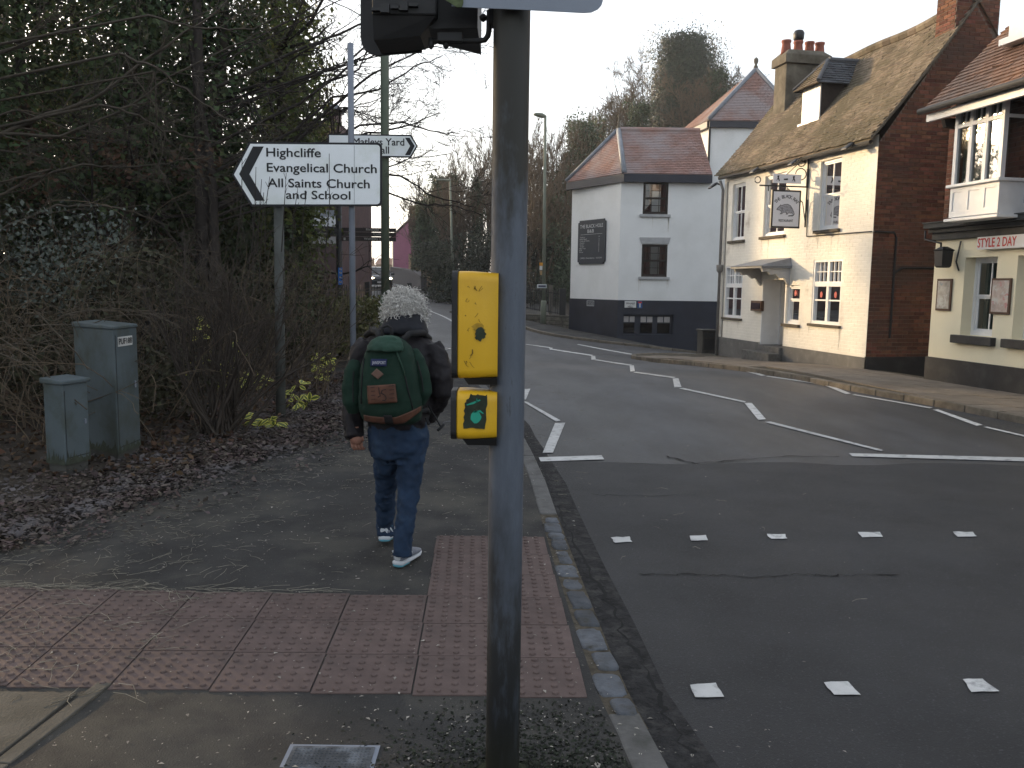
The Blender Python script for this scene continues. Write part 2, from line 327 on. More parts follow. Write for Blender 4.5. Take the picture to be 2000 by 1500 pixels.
while y < 5.72:
    ln = random.choice([.15, .2, .22, .26, .19]); w_ = random.uniform(.085, .12); x0 = np.interp(y+ln/2, LK[:, 1], LK[:, 0])-random.uniform(.004, .014); sl = -.085
    mb = MB(); z0 = t1(x0, y)-.05; z1 = t1(x0, y)+.032+random.uniform(-.006, .008)
    ring = []
    for (zz, ins) in ((z0, 0), (z1-.008, .0), (z1, .010)):
        pts = []
        for tt in np.linspace(0, 2*math.pi, 14, endpoint=False):
            c_, s_ = math.cos(tt), math.sin(tt); e = .35
            ux = math.copysign(abs(c_)**e, c_)*(w_/2-ins); uy = math.copysign(abs(s_)**e, s_)*(ln/2-.012-ins)
            pts.append((x0-w_/2+ux+sl*uy+random.uniform(-.007, .007), y+ln/2+uy+random.uniform(-.008, .008), zz))
        ring.append(pts)
    mb.loft(ring).build('granite_sett', sett_m, lwalk, True); y += ln+.006
rz = lambda x, y: t1(x, y)+.095
kerbs(NOSE[:108], -.13, .12, .6, kerb_tan, rpav, 'kerb_stone', rz, .004, .008)
AKd = cr([tuple(p) for p in AK], 500)
kerbs(AKd[AKd[:, 1] < 62], -.13, .12, .9, kerb_tan, side, 'kerb_stone', rz, .004, .01)
# slabs of the right pavement, as far as they can be told apart
cnt = 0
NOd = np.c_[NOSE]; sa = FB.a; sn = FB.n
for r_ in range(-26, 24):
    for c_ in range(0, 9):
        u = r_*.62+(.31 if c_ % 2 else 0); ww = c_*.46+.02
        cen = FB.o+sa*u+sn*ww+sa*.3+sn*.22
        dk = np.linalg.norm(NOSE-cen, axis=1); kx = np.argmin(dk)
        tg = NOSE[min(kx+1, 109)]-NOSE[max(kx-1, 0)]; sgn = tg[0]*(cen-NOSE[kx])[1]-tg[1]*(cen-NOSE[kx])[0]
        bx = np.interp(cen[1], BLINE[:, 1], BLINE[:, 0])
        if sgn > 0 or dk[kx] < .33 or cen[1] < 8.6 or cen[1] > 22.6: continue
        q4 = [FB.o+sa*(u+a)+sn*(ww+b) for a, b in ((.004, .004), (.612, .004), (.612, .452), (.004, .452))]
        j = random.uniform(-.002, .003)
        mb = MB(); mb.hexa([np.r_[p, t1(*p)+.05] for p in q4], [np.r_[p, t1(*p)+.093+j] for p in q4])
        mb.build('paving_slab', slab_beige, rpav); cnt += 1
print('slabs', cnt)
fA = W(1203, 663, 31.5); fA2 = W(1372, 691, 31.5)
apav = grid_between(off(AK, -.12), off(AK, -4.5), 8, lambda x, y: T(x, y)+.085, 'far_pavement', asphalt_walk); tag(apav, kind='structure')
# --- tactile paving: a stem of three rows and two more rows by the kerb
tp = MB(); S4 = .4
def tact_slab():
    mb = MB(); mb.hexa([(0, 0, -.04), (S4-.008, 0, -.04), (S4-.008, S4-.008, -.04), (0, S4-.008, -.04)], [(0, 0, 0), (S4-.008, 0, 0), (S4-.008, S4-.008, 0), (0, S4-.008, 0)])
    for a in range(6):
        for b in range(6):
            cx, cy = (a+.5)*S4/6-.004, (b+.5)*S4/6-.004
            mb.loft([[(cx+r*math.cos(t), cy+r*math.sin(t), z) for t in np.linspace(0, 2*math.pi, 8, endpoint=False)] for r, z in ((.0145, 0), (.0128, .0068), (.0085, .009))])
    return mb.build('tactile_slab', tact_m, lwalk)
proto = tact_slab(); first = True
def cut_slab():
    w_ = .285; mb = MB(); mb.hexa([(0, 0, -.04), (w_, 0, -.04), (w_, S4-.008, -.04), (0, S4-.008, -.04)], [(0, 0, 0), (w_, 0, 0), (w_, S4-.008, 0), (0, S4-.008, 0)])
    for a in range(4):
        for b in range(6):
            cx, cy = (a+.5)*S4/6-.004, (b+.5)*S4/6-.004
            mb.loft([[(cx+r*math.cos(t), cy+r*math.sin(t), z) for t in np.linspace(0, 2*math.pi, 8, endpoint=False)] for r, z in ((.0145, 0), (.0128, .0068), (.0085, .009))])
    return mb.build('tactile_slab', tact_m, lwalk)
proto2 = cut_slab(); used2 = False
o_ = np.array([0, 3.165]); rh = .3555
for r_ in range(6):
    for k in range(-8 if r_ < 3 else 0, 2):
        y0 = o_[1]+r_*rh; x0 = -.424+.4*k-.046*(y0-4.26)
        if k == 1: ob = proto2 if not used2 else proto2.copy(); lk = used2; used2 = True
        else: ob = proto if first else proto.copy(); lk = not first; first = False
        if lk: COL.objects.link(ob)
        z = float(lpz(np.array([x0+.2]), np.array([y0+.18]))[0])
        ob.matrix_parent_inverse = Matrix.Identity(4); ob.location = (x0, y0+(.0-k*.004), z+.002+random.uniform(-.001, .001)); ob.scale = (1, rh/S4, 1); ob.rotation_euler = (0, 0, .03)
# bottom-left flagstones with their edging strip
e0 = G(205, 1348); e1 = G(20, 1500)
ed = (e1-e0)[:2]; ed /= np.linalg.norm(ed); en = np.array([ed[1], -ed[0]])
if en[0] > 0: en = -en
mb = MB()
def zq(p, dz): return np.r_[p, lz(*p)+dz]
for k in range(4):
    a = e0[:2]+ed*(k*.6-.05); b = a+ed*.594
    m_b = MB(); c4 = [a, b, b+en*.06, a+en*.06]; m_b.hexa([zq(p, -.05) for p in c4], [zq(p, .004) for p in c4]); m_b.build('edging_strip', slab_flag, lwalk, False, .004)
for k in range(0, 4):
    for r_ in range(4):
        a = e0[:2]+en*.07; kx = np.array([1, 0.]); p0 = np.array([a[0]-.02-(r_)*.62, o_[1]-.02-k*.6-.6])
        c4 = [p0+np.array(v) for v in ((-.61, 0), (0, 0), (0, .592), (-.61, .592))]
        # trim against the edging line
        ok = []
        for p in c4:
            s_ = (p-e0[:2])@en
            ok.append(p if s_ > .065 else p+en*(.065-s_))
        if all((p-e0[:2])@en < .07 for p in ok): continue
        m_b = MB(); j = random.uniform(-.002, .002); m_b.hexa([zq(p, -.05) for p in ok], [zq(p, .005+j) for p in ok]); m_b.build('flagstone', slab_flag, lwalk, False, .004)
# --- road markings
def mark(px, name='road_marking', o=.0095, mt=None):
    P = [GT(x, y, o) for x, y in px]; mb = MB()
    if (P[1]-P[0])[0]*(P[2]-P[0])[1]-(P[1]-P[0])[1]*(P[2]-P[0])[0] < 0: P = P[::-1]
    # subdivide long quads so that they follow the road
    if len(P) == 4:
        e01 = np.linalg.norm(P[1]-P[0]); e12 = np.linalg.norm(P[2]-P[1])
        if e12 > e01: P = P[1:]+P[:1]
        n = max(1, int(np.linalg.norm(P[1]-P[0])/.8)); 
        for k in range(n):
            a = [P[0]+(P[1]-P[0])*k/n, P[0]+(P[1]-P[0])*(k+1)/n, P[3]+(P[2]-P[3])*(k+1)/n, P[3]+(P[2]-P[3])*k/n]
            mb.face([(p[0], p[1], t1(p[0], p[1])+o) for p in a])
    else: mb.face(P)
    return mb.build(name, mt or white_line, road)
for c in [[(1193, 1049), (1229, 1048), (1234, 1058), (1201, 1060)], [(1346, 1046), (1378, 1045), (1382, 1055), (1351, 1056)], [(1497, 1043), (1533, 1043), (1538, 1052), (1506, 1052)], [(1675, 1039), (1718, 1039), (1725, 1048), (1683, 1049)], [(1861, 1038), (1900, 1039), (1908, 1047), (1870, 1048)],
          [(1348, 1337), (1397, 1333), (1415, 1361), (1357, 1362)], [(1609, 1332), (1655, 1330), (1682, 1357), (1628, 1357)], [(1881, 1326), (1918, 1325), (1951, 1350), (1897, 1351)]]:
    cx = sum(p[0] for p in c)/4; cy = sum(p[1] for p in c)/4; poly = []
    for k in range(4):
        a, b = c[k], c[(k+1) % 4]
        for t in (0, .3, .6):
            poly.append((a[0]+(b[0]-a[0])*t+random.uniform(-1.2, 1.2), a[1]+(b[1]-a[1])*t+random.uniform(-.6, .6)))
    P = [GT(x, y, .0095) for x, y in poly]; MB().face(P[::-1]).build('crossing_stud', white_line, road)
for c in [[(1052, 893), (1175, 889), (1180, 897), (1056, 901)]]: mark(c, 'stop_line')
mark([(1658, 885), (2010, 893.5), (2010, 901), (1665, 891)], 'stop_line')
for c in [[(1084, 826), (1104, 825.5), (1080, 884), (1060, 884)], [(1018, 782), (1030, 785), (1095, 821), (1086, 823)], [(1020, 760), (1036, 759), (1027, 780), (1012, 780)], [(943, 738), (952, 738), (1020, 757), (1012, 758)],
          [(1492, 824), (1505, 823), (1726, 879), (1720, 881)], [(1454, 787), (1468, 786.5), (1496, 818.5), (1481, 820)], [(1325, 758.5), (1334, 757.5), (1457, 784), (1454, 786)], [(1314, 739), (1325, 738.5), (1331, 756), (1317, 756.5)],
          [(1236, 727.5), (1242, 726), (1320, 736.5), (1315, 738.5)], [(1230, 714), (1238, 713.5), (1240, 725), (1231, 725.5)], [(1160, 703), (1165, 702), (1235, 712.5), (1231, 714)], [(1155, 695), (1162.5, 695), (1163.5, 702), (1155, 702.5)],
          [(1075, 682.5), (1080, 681.5), (1159, 693.5), (1155, 694.8)], [(1072.5, 679), (1079, 679), (1079, 683), (1074, 683)], [(1026, 672.6), (1028, 672), (1075, 678.2), (1074, 679.4)],
          [(1920, 834), (1927.5, 833), (2010, 852), (2010, 855)], [(1821.5, 800), (1832, 799.5), (1920, 830), (1907, 831.5)], [(1664, 771), (1670, 770), (1822, 796), (1816, 797.5)], [(1611, 752.5), (1620, 751.5), (1662, 768.5), (1652, 770)],
          [(1495, 735), (1501, 734), (1614, 750), (1609, 751.5)], [(1452, 724), (1462, 723.5), (1496, 733), (1487, 734)], [(1335, 705.3), (1340, 704), (1457, 722), (1452, 723.5)]]: mark(c, 'zigzag_line')
for c in [[(1127, 672.8), (1130, 672), (1336, 704), (1333, 705)], [(830, 603.6), (833, 603.4), (893, 632), (889, 633)], [(855, 680), (880, 679), (880, 682), (856, 683)], [(900, 590), (902, 589.5), (960, 615), (958, 616)]]: mark(c, 'edge_line')
# ---------------------------------------------------------------- building helpers
glass = glassmat('window_glass', (.5, .53, .53), .10); glass_d = glassmat('dark_glass', (.3, .3, .3), .08)
wht_paint = mat('white_window_paint', (.66, .67, .68), .45, .05, 6, spec=.4); black_paint = mat('black_paint', (.02, .02, .022), .45, .15, 8, spec=.4)
brick_wht = mat('painted_brick', (.74, .705, .63),   .75, .06, 2, .002, 60, .25, isl=.02, col2=(.45, .40, .33), c2scale=1.3, c2lo=.62, c2hi=.8, col3=(.32, .25, .18), c3scale=14, c3lo=.69, c3hi=.74)
brick_red = mat('red_brick', (.135, .058, .038), .9, .25, 12, .003, 60, .15, isl=.42, hue=.012, col2=(.075, .045, .035), c2scale=.9, c2lo=.45, c2hi=.65, col3=(.2, .17, .15), c3scale=30, c3lo=.7, c3hi=.78)
mortar = mat('lime_mortar', (.15, .125, .105), .95, .2, 20, .003, 60, .1)
grey_plinth = mat('grey_plinth_paint', (.12, .118, .115), .8, .2, 3, .003, 40, .2, col2=(.18, .175, .165), c2scale=6, c2lo=.6, c2hi=.75)
black_plinth = mat('black_plinth_paint', (.022, .022, .024), .6, .3, 3, .002, 40, .25, col2=(.045, .043, .04), c2scale=3, c2lo=.5, c2hi=.8)
render_wht = mat('white_render', (.70, .70, .685), .85, .04, 1.5, .002, 120, .2, col2=(.58, .58, .55), c2scale=.7, c2lo=.5, c2hi=.9, col3=(.5, .48, .43), c3scale=3, c3lo=.66, c3hi=.8)
render_cream = mat('cream_render', (.68, .63, .475), .85, .04, 1.5, .002, 120, .2, col2=(.6, .55, .42), c2scale=.8, c2lo=.55, c2hi=.85)
navy = mat('dark_blue_paint', (.018, .021, .032), .5, .2, 2, .001, 50, .35)
tile_old = mat('old_clay_tile', (.15, .122, .092), .95, .3, 1.6, .004, 40, .1, isl=.3, hue=.01, col2=(.092, .08, .055), c2scale=.75, c2lo=.44, c2hi=.6, col3=(.24, .21, .165), c3scale=7, c3lo=.58, c3hi=.72)
tile_red = mat('red_clay_tile', (.235, .138, .115), .85, .15, 2.5, .003, 40, .2, isl=.16, col2=(.27, .225, .22), c2scale=.8, c2lo=.42, c2hi=.62, col3=(.34, .30, .28), c3scale=20, c3lo=.6, c3hi=.7)
tile_brown = mat('brown_clay_tile', (.22, .13, .09), .88, .2, 2.5, .003, 40, .15, isl=.2, col2=(.16, .125, .11), c2scale=.8, c2lo=.45, c2hi=.65)
slate = mat('slate_tile', (.07, .075, .085), .7, .2, 3, .003, 40, .3, isl=.2)
lead = mat('lead_flashing', (.16, .175, .2), .6, .2, 5, .002, 30, .4)
terracotta = mat('terracotta', (.24, .085, .06), .8, .2, 7, .002, 60, .2)
rend_grey = mat('weathered_render', (.14, .125, .10), .95, .3, 2.5, .006, 30, .1, col2=(.07, .06, .045), c2scale=1.6, c2lo=.45, c2hi=.7)
stone_sill = mat('stone_sill', (.10, .085, .065), .9, .25, 8, .003, 60, .15); pale_sill = mat('pale_sill', (.36, .36, .36), .8, .1, 6, .002, 60)
dark_wood = mat('dark_timber', (.03, .022, .018), .7, .3, 8, .002, 40); mid_wood = mat('brown_timber', (.08, .045, .03), .7, .25, 8, .002, 40)
iron = mat('black_iron', (.014, .014, .015), .5, .2, 20, spec=.4); cable_m = mat('dark_cable', (.02, .02, .02), .6)
def wall(mb, F, u0, u1, z0, z1, holes, rec=.12, w=0.):
    us = sorted(set([u0, u1]+[v for h in holes for v in h[:2]])); zs = sorted(set([z0, z1]+[v for h in holes for v in h[2:4]]))
    us = [v for v in us if u0 <= v <= u1]; zs = [v for v in zs if z0 <= v <= z1]
    for a, b in zip(us[:-1], us[1:]):
        for c, d in zip(zs[:-1], zs[1:]):
            mu, mz = (a+b)/2, (c+d)/2
            if any(h[0] < mu < h[1] and h[2] < mz < h[3] for h in holes): continue
            mb.face([F.p(a, c, w), F.p(b, c, w), F.p(b, d, w), F.p(a, d, w)])
    for h in holes:
        a, b, c, d = h[:4]
        for (p, q_) in (((a, c), (a, d)), ((b, c), (b, d)), ((a, c), (b, c)), ((a, d), (b, d))):
            mb.face([F.p(*p, w), F.p(*q_, w), F.p(*q_, w-rec), F.p(*p, w-rec)])
def window(F, r, par, rec=.09, bars=(2, 1, 1), fm=None, gm=None, sillm=None, sill=(.06, .09, .05), arch=None, fw=.05, w=0., curtain=None, sash=.035, split=.5):
    """bars: columns, rows in the upper sash, rows in the lower sash"""
    u0, u1, z0, z1 = r; fm = fm or wht_paint; gm = gm or glass
    mb = MB(); b0, b1 = w-rec-.02, w-rec+.05
    mb.fbox(F, u0, u0+fw, z0, z1, b0, b1).fbox(F, u1-fw, u1, z0, z1, b0, b1).fbox(F, u0+fw, u1-fw, z1-fw, z1, b0, b1).fbox(F, u0+fw, u1-fw, z0, z0+fw*1.3, b0, b1)
    fr = mb.build('window', fm, par)
    zm = z0+(z1-z0)*split; cols, ru, rl = bars
    for (za, zb, rows, wo) in ((z0+fw*1.3, zm, rl, -.005), (zm, z1-fw, ru, .012)):
        if rows == 0: continue
        s = MB(); ua, ub = u0+fw, u1-fw; c0, c1 = w-rec+wo-.01, w-rec+wo+.02
        s.fbox(F, ua, ua+sash, za, zb, c0, c1).fbox(F, ub-sash, ub, za, zb, c0, c1).fbox(F, ua+sash, ub-sash, zb-sash, zb, c0, c1).fbox(F, ua+sash, ub-sash, za, za+sash, c0, c1)
        for k in range(1, cols):
            uu = ua+(ub-ua)*k/cols; s.fbox(F, uu-.011, uu+.011, za+sash, zb-sash, c0+.004, c1-.003)
        for k in range(1, rows):
            zz = za+(zb-za)*k/rows; s.fbox(F, ua+sash, ub-sash, zz-.011, zz+.011, c0+.005, c1-.004)
        s.build('sash', fm, fr)
        MB().face([F.p(ua, za, w-rec+wo+.004), F.p(ub, za, w-rec+wo+.004), F.p(ub, zb, w-rec+wo+.004), F.p(ua, zb, w-rec+wo+.004)]).build('pane', gm, fr)
    if curtain: 
        m = MB(); n = 24; top = []
        for k in range(n):
            ua = u0+fw+(u1-u0-2*fw)*k/n; ub = u0+fw+(u1-u0-2*fw)*(k+1)/n; wa = w-rec-.12+.02*math.sin(k*1.9); wb = w-rec-.12+.02*math.sin((k+1)*1.9)
            if curtain[1] and curtain[1][0] < k/n < curtain[1][1]: continue
            m.face([F.p(ua, z0, wa), F.p(ub, z0, wb), F.p(ub, z1, wb), F.p(ua, z1, wa)])
        m.build('curtain', curtain[0], fr, True)
    if sillm:
        h, pr, ex = sill; MB().fbox(F, u0-ex, u1+ex, z0-h, z0-.002, w-rec+.05, w+pr).build('sill', sillm, fr, False, .008)
    return fr
def tiles(name, A, B, C, D, course, tw, m, par, lift=.022, sag=None, jit=.006, kind='stuff', edge=None):
    A, B, C, D = [np.array(p, float) for p in (A, B, C, D)]; h = max(np.linalg.norm(D-A), np.linalg.norm(C-B)); n = max(1, int(round(h/course)))
    nrm = np.cross(B-A, (C+D)/2-(A+B)/2); nrm /= np.linalg.norm(nrm)
    if nrm[2] < 0: nrm = -nrm
    out = []
    for k in range(n):
        t0, t1_ = k/n, (k+1.25)/n; t1_ = min(t1_, 1.0)
        a0, b0 = A+(D-A)*t0, B+(C-B)*t0; a1, b1 = A+(D-A)*t1_, B+(C-B)*t1_; Lw = np.linalg.norm(b0-a0); cnt_ = max(1, int(Lw/tw)); offs = .5 if k % 2 else 0
        e = np.clip((np.arange(-1, cnt_+2)+offs)/max(cnt_, 1), 0, 1); e = np.unique(e)
        for s0, s1 in zip(e[:-1], e[1:]):
            g = .03*(s1-s0); j = rng.normal(0, jit*.5); j2 = rng.normal(0, jit); q_ = [a0+(b0-a0)*(s0+g)+nrm*(lift+j2), a0+(b0-a0)*(s1-g)+nrm*(lift+j2*.4+j), a1+(b1-a1)*(s1-g), a1+(b1-a1)*(s0+g)]
            if sag: q_ = [p+nrm*sag(p, (s0+s1)/2, t0) for p in q_]
            dn = nrm*-.028
            out += [[q_[0], q_[1], q_[2], q_[3]], [q_[0]+dn, q_[1]+dn, q_[1], q_[0]], [q_[0]+dn, q_[0], q_[3], q_[3]+dn*.3], [q_[1], q_[1]+dn, q_[2]+dn*.3, q_[2]]]
    o = quads(name, np.array(out), 4, m, par); 
    if kind: o['kind'] = kind
    return o
def bricks(F, poly, par, m, holes=(), nmax=0, bl=.225, bh=.075, proud=.008, key=None, w=0., jit=.003):
    """bricks of a wall inside the polygon (u,z): the first nmax as parts, the rest as one part"""
    zs = [p[1] for p in poly]; z = min(zs); cells = []; r = 0
    while z < max(zs)-.01:
        zc = min(z+bh/2, max(zs)-.005); xs_ = []
        for (p, q_) in zip(poly, poly[1:]+poly[:1]):
            if (p[1] > zc) != (q_[1] > zc): xs_.append(p[0]+(q_[0]-p[0])*(zc-p[1])/(q_[1]-p[1]))
        xs_.sort()
        for a, b in zip(xs_[::2], xs_[1::2]):
            iv = [(a, b)]
            for h in holes:
                if h[2]-.02 < zc < h[3]+.02:
                    iv = [x for (c, d) in iv for x in ((c, min(d, h[0])), (max(c, h[1]), d)) if x[1]-x[0] > .02]
            for (c, d) in iv:
                pos = math.floor(c/bl-1)*bl+((bl/2) if r % 2 else 0); hd = 0
                while pos < d:
                    ln = bl if True else bl/2
                    u0, u1 = max(pos, c), min(pos+ln, d)
                    if u1-u0 > .025: cells.append((u0, u1, z, z+bh))
                    pos += ln
        z += bh; r += 1
    if key: cells.sort(key=key)
    st = []
    for k, (u0, u1, z0, z1) in enumerate(cells):
        g = .005; pr = proud+random.uniform(-jit, jit); a = [F.p(u0+g, z0+g, w), F.p(u1-g, z0+g, w), F.p(u1-g, z1-g, w), F.p(u0+g, z1-g, w)]; b = [F.p(u0+g+.002, z0+g+.002, w+pr), F.p(u1-g-.002, z0+g+.002, w+pr), F.p(u1-g-.002, z1-g-.002, w+pr), F.p(u0+g+.002, z1-g-.002, w+pr)]
        qs = [[b[0], b[1], b[2], b[3]]]+[[a[i], a[(i+1) % 4], b[(i+1) % 4], b[i]] for i in range(4)]
        if k < nmax:
            mb = MB(); [mb.face(x) for x in qs]; mb.build('brick', m, par)
        else: st += qs
    if st: o = quads('brickwork', np.array(st), 4, m, par); o['kind'] = 'stuff'
    return len(cells)
def v3(*a): return np.array(a, float)
def lerp(a, b, t): return np.array(a, float)*(1-t)+np.array(b, float)*t
# ---------------------------------------------------------------- B: white painted brick restaurant
F = FB
uL, uN = float((Bf[:2]-F.o)@F.a), 0.0
zE = F.hit(1718, 268)[1]; zEf = F.hit(1384, 352)[1]; zB = .02
house = thing('brick_house', (Bn[0], Bn[1], Bn[2]), 'old white painted brick restaurant with mossy tiled roof and bare red brick gable', 'house')
FG = FR(Bn, Bn[:2]-F.n*5)                       # gable plane, u runs back from the near corner
if FG.n[1] > 0: FG.n = -FG.n
ap = FG.hit(1888, 28); uR, zR = ap[0]+.2, ap[1]+.28
print('B len', uL, 'eaves', zE, zEf, 'ridge', uR, zR)
zlow = min(t1(*F.p(uL, 0)[:2]), t1(*F.p(0, 0)[:2]))-.3
px_w = dict(ul=(1432, 361, 1452, 468), um=(1495, 345, 1531, 458), ur=(1604, 316, 1637, 446), ll=(1418, 520, 1447, 622), sm=(1537, 557, 1559, 634), lr=(1590, 508, 1639, 636))
win = {k: F.rect(*v) for k, v in px_w.items()}
def fixr(r, wd=None, ht=None):
    return r
door = F.rect(1490, 546, 1529, 684); door = (door[0], door[1], zlow, door[3])
holes = [win[k] for k in win]+[door]
mb = MB(); wall(mb, F, 0, uL, zlow, max(zE, zEf)-.05, holes, .16)
fw_ = mb.build('front_wall', brick_wht, house)
eave = lambda u: zE+(zEf-zE)*u/uL
plt = lambda u: F.hit(1692, 699)[1]+(F.hit(1402, 657)[1]-F.hit(1692, 699)[1])*u/uL
bricks(F, [(0.0, plt(0)), (uL, plt(uL)), (uL, eave(uL)-.1), (0, eave(0)-.1)], house, brick_wht, holes, 0, proud=.0025, jit=.001)
for (a, b) in ((-.03, door[0]), (door[1], uL+.02)):
    mb = MB()
    for k in range(8):
        c, d = a+(b-a)*k/8, a+(b-a)*(k+1)/8
        mb.face([F.p(c, zlow, .035), F.p(d, zlow, .035), F.p(d, plt(d), .035), F.p(c, plt(c), .035)]); mb.face([F.p(c, plt(c), .035), F.p(d, plt(d), .035), F.p(d, plt(d), 0), F.p(c, plt(c), 0)])
    mb.build('plinth', grey_plinth, house)
# gable wall
gz = lambda u: None
mb = MB(); dep = 2*uR
mb.face([FG.p(0, zlow), FG.p(dep, zlow), FG.p(dep, zE-.1), FG.p(uR, zR-.05), FG.p(0, zE-.1)])
bk = [np.array(FG.p(0, z))+np.r_[F.a*uL, 0] for z in (zlow, zE)]; FGf = FR(np.array(F.p(uL, 0)), np.array(F.p(uL, 0))[:2]-F.n*5)
mb.face([FGf.p(0, zlow), FGf.p(dep, zlow), FGf.p(dep, zEf-.1), FGf.p(uR, zR-.05), FGf.p(0, zEf-.1)])
mb.face([FG.p(dep, zlow), FGf.p(dep, zlow), FGf.p(dep, zEf), FG.p(dep, zE)]); mb.build('gable_wall', mortar, house)
kb = lambda c: -((c[0] < 2.4)*2+(1 if .5 < c[2] < 4.5 else 0))+c[0]*.2
nb = bricks(FG, [(.0, plt(0)), (dep*.8, plt(0)), (dep*.8, zE+(zR-zE)*.4), (uR, zR-.1), (0, zE-.12)], house, brick_red, (), 296, bh=.078, bl=.23, key=kb)
MB().fbox(FG, -.02, dep, zlow, plt(0)+.02, 0, .05).build('gable_plinth', black_plinth, house)
# roof
ov, og = .22, .06
def rp(u, t, lift=0.):                          # point on the street-side slope
    z = eave(u)-.02+(zR+(.06*u/uL)-eave(u)+.02)*t; wq = ov-(uR+ov)*t; sg = -.11*math.sin(math.pi*min(1, max(0, u/uL)))*t-.07*math.sin(math.pi*t)+.025*math.sin(u*2.1+1)*t
    return np.array(F.p(u, z+sg+lift, wq))
out = []; nc, nu = 36, 46
for k in range(nc):
    for i_ in range(nu):
        ua = -og+(uL+.25+og)*(i_+(.5 if k % 2 else 0))/nu; ub = ua+(uL+.25+og)/nu*.97; ta, tb = k/nc, min(1, (k+1.3)/nc)
        ub = min(ub, uL+.25); j = rng.normal(0, .006); l = .032+rng.normal(0, .006)
        a, b, c, d = rp(ua, ta, l), rp(ub, ta, l+j), rp(ub, tb, .0), rp(ua, tb, .0); dn = np.array([0, 0, -.028])
        out += [[a, b, c, d], [a+dn, b+dn, b, a], [a+dn, a, d, d+dn*.3], [b, b+dn, c+dn*.3, c]]
o = quads('roof_tiles', np.array(out), 4, tile_old, house); o['kind'] = 'stuff'
mb = MB()                                       # roof body and rear slope
for k in range(12):
    ua, ub = -og+.02+(uL+og)*k/12, -og+.02+(uL+og)*(k+1)/12
    mb.face([rp(ua, 0, -.05), rp(ub, 0, -.05), rp(ub, 1, -.05), rp(ua, 1, -.05)])
    ra, rb = rp(ua, 1, 0), rp(ub, 1, 0); e_ = np.r_[-F.n*(uR+ov), 0]; mb.face([ra, rb, rb+e_+v3(0, 0, eave(ub)-rb[2]), ra+e_+v3(0, 0, eave(ua)-ra[2])])
mb.build('roof', tile_old, house)
mb = MB()
for k in range(24):
    ua, ub = -og+(uL+.1)*k/24, -og+(uL+.1)*(k+1)/24-.01; mb.tube([rp(ua, 1, .02), rp(ub, 1, .02)], .11, 8)
mb.build('ridge_tile', tile_old, house)
mb = MB()
for k in range(10):
    ua, ub = uL*k/10, uL*(k+1)/10; mb.tube([F.p(ua, eave(ua)-.09, .17), F.p(ub, eave(ub)-.09, .17)], .045, 8)
mb.build('gutter', iron, house)
mb = MB(); n0 = 14
for k in range(n0):
    ta, tb = k/n0, (k+1)/n0; a, b = rp(-og-.01, ta, -.03), rp(-og-.01, tb, -.03); mb.tube([a, b], .03, 5)
mb.build('verge', stone_sill, house)
# windows
for k, bars, kw in (('ul', (2, 1, 1), {}), ('um', (2, 1, 1), {}), ('ur', (2, 1, 1), {}), ('sm', (1, 1, 1), dict(split=.62)),):
    window(F, win[k], house, .1, bars, sillm=stone_sill, sill=(.07, .07, .09), **kw)
red_sticker = mat('red_sticker', (.4, .03, .035), .5, .1)
for k in ('ll', 'lr'):                         # casements: small-paned top lights over two plain leaves
    u0, u1, z0, z1 = win[k]; fr = window(F, win[k], house, .06, (2, 0, 0), sillm=stone_sill, sill=(.06, .06, .07))
    zt = z0+(z1-z0)*.62; s = MB(); a, b = u0+.05, u1-.05; um = (u0+u1)/2
    s.fbox(F, a, b, zt-.05, zt+.06, -.07, -.02).fbox(F, um-.045, um+.045, z0+.06, zt-.05, -.07, -.025).fbox(F, um-.045, um+.045, zt+.06, z1-.05, -.07, -.025)
    zq_ = z0+(zt-z0)*.6
    s.fbox(F, a, um-.045, zq_-.016, zq_+.016, -.07, -.03).fbox(F, um+.045, b, zq_-.016, zq_+.016, -.07, -.03)
    for (c, d) in ((a, um-.045), (um+.045, b)):
        for q_ in (1, 2): s.fbox(F, c+(d-c)*q_/3-.009, c+(d-c)*q_/3+.009, zt+.06, z1-.05, -.068, -.035)
        zc = (zt+.06+z1-.05)/2; s.fbox(F, c, d, zc-.009, zc+.009, -.068, -.036)
    s.build('sash', wht_paint, fr); MB().face([F.p(a, z0+.05, -.058), F.p(b, z0+.05, -.058), F.p(b, z1-.05, -.058), F.p(a, z1-.05, -.058)]).build('pane', glass, fr)
    if k == 'lr':
        for c in ((a+um-.045)/2, (um+.045+b)/2):
            q_ = z0+(zt-z0)*.74; MB().face([F.p(c+.05*math.cos(t), q_+.07*math.sin(t), -.05) for t in np.linspace(0, 6.28, 14, endpoint=False)]).build('window_sticker', red_sticker, fr)
u0, u1, z0, z1 = win['sm']; q_ = z0+(z1-z0)*.8; c = (u0+u1)/2
MB().face([F.p(c+.05*math.cos(t), q_+.07*math.sin(t), -.06) for t in np.linspace(0, 6.28, 14, endpoint=False)]).build('window_sticker', red_sticker, house)
# door, porch canopy and steps
u0, u1, z0, z1 = door; st_z = F.hit(1508, 676)[1]
mb = MB(); mb.fbox(F, u0+.02, u1-.02, zlow, z1, -.62, -.58); mb.build('door', dark_wood, house)
mb = MB(); mb.fbox(F, u1-.03, u1, zlow, z1, -.6, .0).fbox(F, u0, u0+.03, zlow, z1, -.6, .0).build('door_reveal', wht_paint, house)
mb = MB(); mb.fbox(F, u0+.03, u0+.11, st_z, z1, -.57, -.47).fbox(F, u1-.11, u1-.03, st_z, z1, -.57, -.47).fbox(F, u0+.11, u1-.11, z1-.1, z1, -.57, -.47).build('door_frame', wht_paint, house)
MB().fbox(F, u0-.02, u1+.02, zlow, st_z, -.6, .12).build('step', kerb_m, house, False, .015); MB().fbox(F, u0-.1, u1+.16, zlow, st_z-.14, .12, .42).build('step', kerb_m, house, False, .015)
